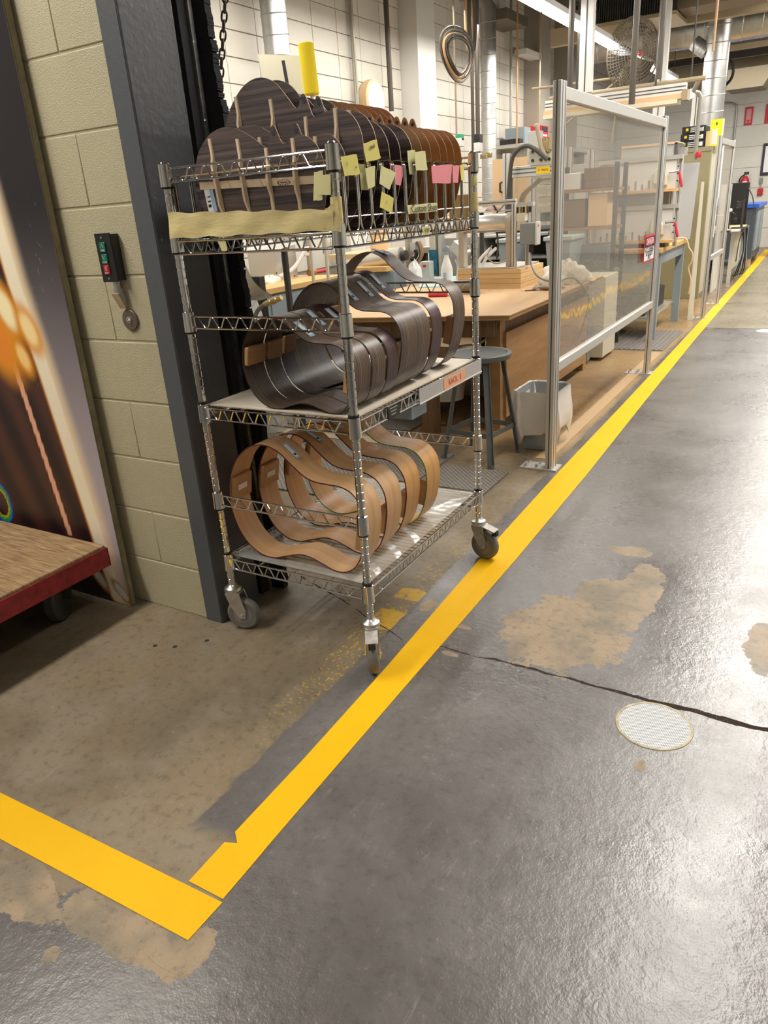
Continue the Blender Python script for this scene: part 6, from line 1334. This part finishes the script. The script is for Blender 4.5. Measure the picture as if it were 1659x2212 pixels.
e = ony(1608, 398, FW - 0.12); fx = thing('fire_extinguisher', 'red fire extinguisher hanging on the far wall above the monitor', 'fire extinguisher', e)
MB().lathe([(0.08, -0.25), (0.09, -0.23), (0.09, 0.08), (0.05, 0.14), (0.03, 0.17)], e, 16).build('cylinder', RED, fx); MB().box(e + Vector((0.02, -0.02, 0.22)), (0.10, 0.04, 0.06)).build('valve_handle', DARKS, fx)
MB().box(e + Vector((0.01, -0.092, 0.0)), (0.09, 0.004, 0.12)).build('tag', PAPER, fx); hose('hose', [e + Vector((0, 0, 0.2)), e + Vector((-0.10, 0, 0.12)), e + Vector((-0.11, 0, -0.1))], 0.015, BLACK, fx, 6)
MB().bb(e.x - 0.05, e.x + 0.05, e.y, FW - 0.012, e.z - 0.1, e.z - 0.05).build('wall_bracket', DARKS, fx)
al = thing('fire_alarm', 'red pull alarm below a grey box on the far wall', 'alarm', ony(1642, 414, FW)); a = ony(1642, 414, FW - 0.05); b = ony(1644, 390, FW - 0.05)
MB().box((a.x, FW - 0.04, a.z), (0.11, 0.055, 0.14)).build('alarm_body', RED, al, bevel=0.005); MB().box((b.x, FW - 0.03, b.z), (0.07, 0.04, 0.12)).build('grey_box', GREYP, al); MB().cyl((a.x, FW - 0.03, a.z), (b.x, FW - 0.03, b.z), 0.014, 8).build('conduit', PIPEG, al)
cd2 = thing('wall_conduit', 'thin conduit with rounded corner on the far wall', 'conduit', ony(1580, 400, FW))
MB().tube(spline([ony(*q, FW - 0.04) for q in ((1540, 225), (1575, 222), (1588, 226), (1591, 240), (1583, 320), (1575, 420))], 6), 0.022, 8).build('conduit_run', PIPEG, cd2); a = ony(1575, 410, FW - 0.06); MB().box((a.x, FW - 0.05, a.z), (0.12, 0.08, 0.14)).build('outlet_box', GREYP, cd2)
# ------------------------------------------------------------------ wall column, ducts, conduits on the left wall
pc = struct(MB().bb(WL, -3.47, onx(902, 100, -3.47).y, onx(940, 100, -3.47).y, 0, 5.0).build('trim_2', WHITE)); pc['label'] = 'white painted column on the left wall'
for i, (p0_, p1_) in enumerate(((1165, 1190), (1228, 1252))): struct(MB().bb(WL, -3.45, onx(p0_, 100, -3.45).y, onx(p1_, 100, -3.45).y, 0, 5.0).build('trim_%d' % (3 + i), mat('dusty_column', (0.36, 0.33, 0.27), 0.6)))
def spiral(name, pts, r, label, pitch=0.14, m=None):
    t = thing(name, label, 'duct', pts[0]); P_ = [Vector(p) for p in pts]; MB().tube(P_, r, 24).build('duct_wall', m or GALV, t)
    for i in range(len(P_) - 1):
        d = P_[i + 1] - P_[i]; L_ = d.length; d.normalize(); k = pitch
        u = d.cross(Vector((0, 0, 1)) if abs(d.z) < 0.9 else Vector((1, 0, 0))).normalized(); v = d.cross(u)
        if L_ < pitch * 1.5: continue
        while k < L_:
            c = P_[i] + d * k; tl = (u * 0.5 + d).normalized(); MB().tube([c + u * (r * 1.006 * math.cos(a_)) + v * (r * 1.006 * math.sin(a_)) + d * (0.12 * r * math.cos(a_)) for a_ in [2 * PI * j / 24 for j in range(24)]], 0.0055, 5, True).build('seam_ring', m or GALV, t); k += pitch
    return t
c = onx(594, 60, -3.45); spiral('wall_duct', [(-3.45, c.y, onx(612, 125, -3.45).z), (-3.45, c.y, 4.9)], 0.115, 'short vertical spiral duct on the left wall above the yellow foam roll', 0.16)
c = onx(1056, 250, -3.3); spiral('wall_duct', [(-3.3, c.y, 1.3), (-3.3, c.y, onx(1056, 20, -3.3).z), (-3.38, c.y, onx(1056, 20, -3.3).z + 0.14), (-3.60, c.y, onx(1056, 20, -3.3).z + 0.24), (-3.71, c.y, onx(1056, 20, -3.3).z + 0.25)], 0.105, 'tall vertical spiral duct with elbow on the left wall right of the hose coil', 0.19)
def pipe(name, px0, px1, X, r, m, label, zlo=None, zhi=4.9, cat='pipe', Y=None):
    a, b = (onx(*px0, X), onx(*px1, X)) if Y is None else (ony(*px0, Y), ony(*px1, Y))
    q_ = (a + b) / 2; zb_ = min(a.z, b.z)
    if cat == 'pipe' or abs(a.x - b.x) + abs(a.y - b.y) < 0.5: return tag(MB().cyl((q_.x, q_.y, zb_), (q_.x, q_.y, 4.99), r, 8).build(name, m), label, cat)
    return tag(MB().tube([b, a, a + (a - b).normalized() * ((4.99 - a.z) / (a - b).normalized().z)], r, 8).build(name, m), label, cat)
pipe('wall_pipe', (757, -40), (768, 225), -3.66, 0.026, PIPEG, 'grey conduit on the left wall right of the yellow foam')
pipe('wall_pipe', (763, -40), (764, 200), -3.55, 0.008, TANB, 'thin tan cord hanging beside the grey wall conduit', cat='cord')
pipe('wall_pipe', (831, -40), (846, 240), -3.55, 0.030, PIPEB, 'dark brown pipe on the left wall left of the white column')
pipe('drop_pipe', (1014, -20), (1026, 380), -2.9, 0.022, PIPEB, 'dark drop pipe just right of the hose coil')
pipe('drop_pipe', (1026, 30), (1036, 330), -2.8, 0.028, PIPEB, 'thicker dark drop pipe beside the tall spiral duct')
pipe('drop_cable', (998, -10), (968, 290), -2.6, 0.010, mat('drop_cable_tan', (0.28, 0.22, 0.15), 0.6), 'slanting tan cord passing behind the hose coil', cat='cord')
pipe('drop_rod', (1104, 60), (1103, 320), -3.6, 0.022, PIPEG, 'grey conduit above the press on the left wall')
pipe('drop_cable', (1114, -10), (1120, 315), -3.2, 0.014, COPPER, 'brown cable dropping to the press', cat='cord')
pipe('drop_cable', (1163, 95), (1168, 290), -3.0, 0.012, TANB, 'pale pull cord above the press cylinder', cat='cord')
bx_ = thing('valve_cluster', 'white and black regulator blocks on the drop pipes', 'regulator', onx(1032, 320, -2.8))
for (px, py, m, s) in ((1033, 300, BLACK, 0.10), (1033, 318, WHITE, 0.10), (993, 297, mat('green_cap', (0.02, 0.30, 0.14), 0.4), 0.07), (993, 308, WHITE, 0.09), (1055, 335, BRASS, 0.06), (1045, 338, TANB, 0.05)):
    q = onx(px, py, -2.8); MB().box(q, (0.08, s, s)).build('regulator_block', m, bx_, bevel=0.006)
hc_ = thing('hose_coil', 'coiled tan and black air hoses hanging in front of the left wall', 'hose coil', onx(990, 118, -2.6))
for k in range(6):
    c = onx(988 + (k % 3) * 2, 118 + (k % 2) * 3, -2.6 + 0.012 * k); ra = 0.40 - 0.028 * k
    MB().tube([c + Vector((0.02 * math.sin(t * 2), ra * math.cos(t), ra * 0.62 * math.sin(t))) for t in [2 * PI * j / 32 for j in range(32)]], 0.013, 6, True).build('hose_loop', COPPER if k == 3 else (TANH if k == 1 else HOSE), hc_)
for k in range(4):
    c = onx(1012 + 3 * k, 40, -2.6); MB().tube([c + Vector((0, 0.08 * math.cos(t), 0.30 * math.sin(t))) for t in [2 * PI * j / 20 for j in range(20)]], 0.015, 6, True).build('upper_loop', HOSE if k else COPPER, hc_)
q = onx(800, 218, WL + 0.05); ck = thing('wall_clock', 'round wooden clock on the left wall', 'clock', q)
MB().lathe([(0.20, -0.03), (0.21, 0.0), (0.21, 0.07), (0.19, 0.08)], q, 28, (1, 0, 0)).build('clock_case', WOODB, ck); MB().lathe([(0.18, 0.07), (0.18, 0.084)], q, 28, (1, 0, 0)).build('clock_face', PAPER, ck)
# card sign and yellow foam roll on a post
cs = thing('card_sign', 'cream card with a black bar standing above the guitar backs', 'card', ony(610, 200, 3.3))
q4 = [ony(*p_, 3.3) for p_ in ((557, 117), (646, 120), (664, 232), (576, 228))]
MB().raw([tuple(v) for v in q4] + [tuple(v + Vector((0, 0.01, 0))) for v in q4], [(0, 1, 2, 3), (7, 6, 5, 4), (0, 4, 5, 1), (1, 5, 6, 2), (2, 6, 7, 3), (3, 7, 4, 0)]).build('card_sheet', CREAM, cs)
q4 = [ony(*p_, 3.296) for p_ in ((608, 131), (614, 130), (631, 222), (624, 222))]
MB().raw([tuple(v) for v in q4] + [tuple(v + Vector((0, 0.003, 0))) for v in q4], [(0, 1, 2, 3), (7, 6, 5, 4), (0, 4, 5, 1), (1, 5, 6, 2), (2, 6, 7, 3), (3, 7, 4, 0)]).build('black_bar', INK, cs)
q_ = ony(640, 225, 3.32); MB().cyl((q_.x, 3.322, 0), (q_.x, 3.322, q_.z + 0.15), 0.012, 8).build('support_post', BEIGE, cs)
yf = thing('foam_roll', 'bright yellow foam roll standing above the guitar backs', 'foam roll', ony(676, 210, 3.25))
a, b = ony(660, 93, 3.2), ony(674, 205, 3.2); MB().lathe([(0.048, 0), (0.054, 0.006), (0.054, (b - a).length - 0.006), (0.048, (b - a).length)], a, 24, b - a).build('foam_sleeve', YELF, yf); MB().cyl(b, (b.x, b.y, 0), 0.014, 10).build('core_post', BEIGE, yf)
# ------------------------------------------------------------------ overhead: tube lights, beam track, fan, heater, ducts, joists
LX, LZ = -1.40, 2.91
for k in range(3):
    y0_ = 4.55 + 2.5 * k; t = thing('tube_light', ('nearest', 'middle', 'farthest')[k] + ' fluorescent tube light of the row over the benches', 'light', (LX, y0_ + 1.2, LZ), 'fluorescent tube lights')
    MB().prism([(LX - 0.065, LZ + 0.02), (LX + 0.065, LZ + 0.02), (LX + 0.045, LZ + 0.08), (LX - 0.045, LZ + 0.08)], 'y', y0_, y0_ + 2.44).build('reflector', WHITE, t)
    for dx in (-0.035, 0.035):
        for h in range(2): MB().cyl((LX + dx, y0_ + 0.05 + 1.2 * h, LZ), (LX + dx, y0_ + 1.17 + 1.2 * h, LZ), 0.016, 10).build('tube', TUBE, t)
    for h in (0.1, 2.3): MB().cyl((LX, y0_ + h, LZ + 0.09), (LX, y0_ + h, 5.0), 0.006, 6).build('hanger', DARKS, t)
TY = 6.75
bt = thing('overhead_track', 'white and wooden overhead track beam crossing above the screen', 'overhead track', (-1.2, TY, 2.2))
a, b, c = ony(1484, 178, TY), ony(1484, 202, TY), ony(1484, 222, TY); x0_ = ony(1180, 225, TY).x; xe = a.x
MB().bb(x0_, xe, TY - 0.04, TY + 0.04, b.z, a.z).build('white_profile', WHITE, bt); MB().bb(x0_, xe - 0.02, TY - 0.09, TY - 0.02, c.z + 0.035, b.z).build('wood_fascia', WOODB, bt); MB().bb(x0_, xe - 0.06, TY - 0.10, TY + 0.10, c.z, c.z + 0.035).build('cream_board', CREAM, bt); MB().bb(xe - 0.02, xe + 0.03, TY - 0.10, TY + 0.06, c.z + 0.02, b.z + 0.03).build('end_cap', TANB, bt)
for hx in (x0_ + 0.3, xe - 0.3): MB().cyl((hx, TY + 0.06, a.z), (hx, TY + 0.06, 4.99), 0.010, 6).build('hanger', DARKS, bt)
for dz in (0.3, 0.62): MB().bb(x0_, xe + 0.001, TY - 0.042, TY - 0.040, b.z + (a.z - b.z) * dz, b.z + (a.z - b.z) * dz + 0.010).build('groove', ALUD, bt)
MB().cyl((x0_, TY + 0.1, a.z + 0.03), (xe + 0.15, TY + 0.1, a.z + 0.03), 0.022, 8).build('rail_pipe', TANB, bt); bt_z = a.z + 0.03
sl_ = ony(1490, 202, TY + 0.3); sp2 = thing('spot_lamp', 'small lit spot lamp at the end of the overhead track', 'lamp', sl_); MB().cyl(sl_, (sl_.x, sl_.y, 4.99), 0.008, 6).build('cord_drop', DARKS, sp2); MB().lathe([(0.02, -0.03), (0.05, 0.0), (0.05, 0.02)], sl_, 14, (0.5, -0.6, -0.6)).build('lamp_shell', WHITE, sp2); MB().lathe([(0.001, 0.021), (0.042, 0.021), (0.042, 0.025)], sl_, 14, (0.5, -0.6, -0.6)).build('lamp_lens', GLOW, sp2)
for k, (p0_, p1_, Y, wd, lb) in enumerate((((1264, -20), (1262, 200), 6.3, 0.06, 'white steel upright rising behind the top corner of the long screen'), ((1428, 150), (1420, 260), 8.3, 0.06, 'white upright seen above the far top corner of the long screen'), ((1503, 205), (1497, 300), 9.515, 0.05, 'short white upright above the black cartons'))):
    a, b = ony(*p0_, Y), ony(*p1_, Y); o = tag(MB().bb(b.x - wd, b.x + wd, Y, Y + 0.08, (CZ if k == 2 else b.z), (a.z if k == 2 else 4.99)).build('steel_upright', WHITE), lb, 'upright'); MB().bb(b.x - wd * 0.1, b.x + wd * 0.1, Y - 0.003, Y, (CZ if k == 2 else b.z), (a.z if k == 2 else 4.99)).build('groove', ALUD, o)
for k, (p0_, p1_, Y, lb) in enumerate((((1229, -10), (1238, 190), 5.6, 'dark hanging pipe left of the white upright'), ((1378, -10), (1364, 225), 5.4, 'dark hanging pipe crossing in front of the fan'), ((1431, -10), (1427, 170), 6.2, 'dark hanging pipe right of the fan'))):
    pipe('hanging_pipe', p0_, p1_, None, 0.026, PIPEB, lb, Y=Y)
pipe('hanging_cable', (1551, -10), (1541, 110), None, 0.012, COPPER, 'orange cord hanging before the large vertical duct', Y=7.0, cat='cord')
q_ = ony(1505, 300, 7.0); zt_ = ony(1510, 196, 7.0).z; tag(MB().tube([(q_.x, 7.0, ony(1502, 345, 7.0).z), (q_.x, 7.0, zt_ - 0.06), (q_.x - 0.02, 6.98, zt_ - 0.02), (q_.x - 0.06, 6.94, zt_), (xe + 0.10, TY + 0.10, bt_z)], 0.022, 8).build('hanging_pipe', PIPEG), 'grey air pipe dropping to the red tie above the grey sheet', 'pipe')
q = ony(1509, 336, 6.97); tag(MB().lathe([(0.023, -0.02), (0.027, 0.0), (0.026, 0.03), (0.023, 0.035)], q, 10).build('red_tie', REDP), 'bright red tie round the grey air pipe', 'tie')
# fan
fc = ony(1368, 118, 8.2); fa = Vector((0.80, -0.58, -0.12)).normalized(); FR = 0.37
fn = thing('wall_fan', 'round wire cage fan hanging below the tube lights', 'fan', fc); u = fa.cross(Vector((0, 0, 1))).normalized(); v = fa.cross(u)
cg = MB()
for r_, o_ in ((1.0, 0.0), (0.9, 0.055), (0.75, 0.085), (0.55, 0.10), (0.35, 0.105), (0.15, 0.105), (0.82, 0.072), (0.65, 0.093), (0.45, 0.103), (0.95, 0.032), (0.9, -0.05), (0.7, -0.075), (0.45, -0.085)):
    cg.tube([fc + fa * o_ + u * (FR * r_ * math.cos(t)) + v * (FR * r_ * math.sin(t)) for t in [2 * PI * j / 36 for j in range(36)]], 0.008 if r_ == 1.0 else 0.0042, 5, True)
for k in range(64):
    t = 2 * PI * k / 64; e_ = u * math.cos(t) + v * math.sin(t); cg.tube([fc + fa * 0.105 + e_ * FR * 0.12, fc + fa * 0.09 + e_ * FR * 0.7, fc + fa * 0.055 + e_ * FR * 0.9, fc + e_ * FR, fc - fa * 0.05 + e_ * FR * 0.9, fc - fa * 0.085 + e_ * FR * 0.4], 0.0032, 4)
stuff(cg.build('cage', mat('dusty_wire', (0.20, 0.165, 0.12), 0.6, 0.2), fn))
for k in range(3):
    t0 = 2 * PI * k / 3 + 0.4; P_ = []
    for r_ in (0.15, 0.4, 0.7, 0.88):
        for s in (-0.30, 0.0, 0.30): P_.append(fc + (u * math.cos(t0 + s * (0.6 + r_)) + v * math.sin(t0 + s * (0.6 + r_))) * FR * r_ + fa * (0.05 * s))
    MB().raw(P_, [(3 * i + j, 3 * i + j + 1, 3 * i + j + 4, 3 * i + j + 3) for i in range(3) for j in range(2)]).build('blade', mat('fan_blade', (0.05, 0.045, 0.04), 0.5), fn)
MB().cyl(fc + fa * 0.10, fc + fa * 0.118, 0.022, 16).build('badge_hub', RED, fn); MB().lathe([(0.04, -0.30), (0.095, -0.27), (0.10, -0.16), (0.07, -0.09), (0.03, -0.02)], fc, 18, fa).build('motor', GREYP, fn)
mo = fc - fa * 0.22; MB().cyl(mo, mo + Vector((0.02, 0, -0.22)), 0.02, 8).build('stem', PIPEG, fn); bs = mo + Vector((0.02, 0, -0.22))
MB().cyl(bs, bs + Vector((-1.0, -0.25, -0.02)), 0.014, 8).build('bracket_arm', TANB, fn); MB().cyl(bs, bs + Vector((-0.75, -0.2, -0.55)), 0.012, 8).build('bracket_arm', TANB, fn); MB().cyl(bs, bs + Vector((-0.1, 0.1, -0.7)), 0.010, 8).build('bracket_arm', TANB, fn)
# heater with fins
ht = thing('unit_heater', 'black finned heater unit hung under the ceiling', 'heater', ony(1370, 20, 8.6)); a, b = ony(1290, -40, 8.6), ony(1458, 22, 8.6)
MB().bb(a.x, b.x, 8.66, 9.3, b.z, b.z + 0.9).build('heater_case', BLACK, ht)
n = 34
for k in range(n): x = a.x + (b.x - a.x) * (k + 0.5) / n; MB().bb(x - 0.008, x + 0.008, 8.60, 8.66, b.z, b.z + 0.9).build('fin', mat('fin_dark', (0.035, 0.03, 0.027), 0.5), ht)
MB().bb(a.x - 0.02, b.x + 0.02, 8.58, 9.32, b.z - 0.04, b.z).build('lower_frame', TANB, ht)
MB().bb(b.x, b.x + 0.9, 8.7, 9.2, b.z + 0.02, b.z + 0.9).build('side_box', mat('dusty_brown', (0.20, 0.15, 0.09), 0.6), ht)
# beams
def beam(name, pa, pb, Y, w_, h_, m, label):
    a, b = ony(*pa, Y), ony(*pb, Y); zc = (a.z + b.z) / 2; return tag(MB().bb(a.x - 0.6, b.x + 2.0, Y, Y + w_, zc - h_ / 2, zc + h_ / 2).build(name, m), label, 'beam')
beam('ceiling_beam', (1285, 62), (1659, 4), 9.5, 0.12, 0.20, TANB, 'cream steel beam crossing below the ceiling in front of the fan')
beam('ceiling_pipe', (1400, 130), (1659, 92), 12.0, 0.07, 0.07, TANB, 'tan pipe crossing the ceiling beneath the large duct')
beam('ceiling_pipe', (1430, 138), (1659, 112), 13.5, 0.10, 0.10, DARKS, 'dark steel member under the far ceiling')
beam('ceiling_beam', (1500, 165), (1659, 140), 17.2, 0.3, 0.35, TANB, 'tan ceiling beam in front of the far wall')
beam('ceiling_pipe', (1380, 60), (1659, 22), 11.5, 0.08, 0.08, GALV, 'bright pipe above the large horizontal duct')
for k in range(5):
    Y = 10.5 + 1.5 * k; jt = thing('roof_joist', 'dark open web roof joist number %s from the camera under the ceiling' % ('one', 'two', 'three', 'four', 'five')[k], 'joist', (0, Y, 4.6)); jt['label'] = ('nearest', 'second nearest', 'middle', 'second farthest', 'farthest')[k] + ' dark open web roof joist under the ceiling'
    for zc in (4.45, 4.9): MB().bb(-3.7, 5, Y - 0.03, Y + 0.03, zc - 0.03, zc + 0.03).build('chord', DARKS, jt)
    mb = MB(); pts = [(-3.7 + 0.3 * i, Y, 4.48 if i % 2 else 4.87) for i in range(29)]; MB().tube(pts, 0.014, 5).build('web', DARKS, jt)
for k in range(4):
    x = -2.4 + 0.8 * k; tag(MB().bb(x, x + 0.08, 10, 17.5, 4.30, 4.38).build('ceiling_strut', TANB), ('leftmost', 'second left', 'second right', 'rightmost')[k] + ' tan strut running along under the roof joists', 'strut')
a, b = ony(1395, 82, 10.8), ony(1659, 38, 10.8); spiral('ceiling_duct', [(a.x - 0.9, 10.8, (a.z + b.z) / 2), (b.x + 2, 10.8, (a.z + b.z) / 2)], 0.22, 'large horizontal spiral duct under the ceiling at upper right', 0.24)
a, b = ony(1545, 20, 10.25), ony(1532, 290, 10.25); spiral('ceiling_duct', [(b.x, 10.25, 1.9), (b.x, 10.25, a.z + 0.2)], 0.15, 'large vertical spiral duct at right behind the yellow manual', 0.20)
a, b = ony(1500, 92, 10.25), ony(1526, 112, 10.25); spiral('ceiling_duct', [a, b], 0.09, 'short slanting branch duct joining the large vertical duct', 0.05)
cl = thing('cable_coil', 'black cable coil hanging on a cord before the far wall', 'cable coil', ony(1561, 158, 12.5)); c = ony(1561, 158, 12.5)
for k in range(3): MB().tube([c + Vector(((0.16 - 0.01 * k) * math.cos(t), 0.02 * k, (0.19 - 0.01 * k) * math.sin(t))) for t in [2 * PI * j / 28 for j in range(28)]], 0.016, 6, True).build('cable_loop', BLACK, cl)
MB().cyl((c.x, 12.5, 4.99), (c.x, 12.5, ony(1556, 265, 12.5).z), 0.012, 6).build('cord', BLACK, cl)
b0 = ony(1587, 130, 16.0); tag(MB().prism([(b0.x - 0.1, b0.z - 0.5), (b0.x + 0.55, b0.z - 0.5), (b0.x + 0.75, b0.z - 0.15), (b0.x - 0.1, b0.z - 0.15)], 'y', 16.0, 16.9).build('air_register', mat('dim_tan', (0.22, 0.18, 0.11), 0.6)), 'tan tapered air register under the far beam', 'air register')
boxx('wall_sign_box', ((1138, 103), (1170, 128)), -3.4, 0.2, WHITE, 'small white box light on the left wall above the press', 'box')
boxx('dark_wall_box', ((1095, 15), (1140, 60)), -3.3, 0.4, mat('dim_brown_box', (0.14, 0.12, 0.09), 0.6), 'brown equipment box high on the left wall', 'box')

# ------------------------------------------------------------------ parts shelving seen through the film
ps = thing('parts_shelving', 'dark steel parts shelving seen through the clear film', 'shelving', (-0.95, 5.55, 0))
SX0, SX1 = -1.16, -0.62
for x in (SX0, SX1):
    for y in (5.42, 5.74): MB().bb(x - 0.018, x + 0.018, y - 0.018, y + 0.018, 0, 1.62).build('upright', DARKS, ps)
SZ = (0.30, 0.72, 1.10, 1.42)
for z_ in SZ: MB().bb(SX0, SX1, 5.41, 5.75, z_ - 0.025, z_).build('shelf_board', BLOCKD if z_ > 1 else GREYP, ps)
def goods(nm, x0_, x1_, z_, h, m, lb): return tag(MB().bb(x0_, x1_, 5.45, 5.70, z_ + 0.001, z_ + h).build(nm, m, bevel=0.006), lb, nm.split('_')[-1])
BRB = mat('brown_board', (0.20, 0.115, 0.06), 0.6)
goods('brown_case', -1.14, -0.90, 1.10, 0.24, BRB, 'brown case on the upper shelf seen through the film')
goods('tan_case', -0.87, -0.70, 1.10, 0.28, WOODB, 'tan case beside the brown one, seen through the film')
goods('blue_bin', -1.12, -0.98, 0.72, 0.10, BLUE, 'small blue bin on the second parts shelf')
goods('grey_case', -0.95, -0.68, 0.72, 0.22, GREYP, 'grey case on the second parts shelf')
goods('dark_case', -1.12, -0.70, 0.30, 0.28, DARKS, 'large dark case on the bottom parts shelf')
goods('white_carton', -1.12, -0.95, 1.42, 0.14, WHITE, 'white carton on the top parts shelf')
goods('brown_roll_box', -0.92, -0.66, 1.42, 0.17, OLDW, 'dark wooden box on the top parts shelf')
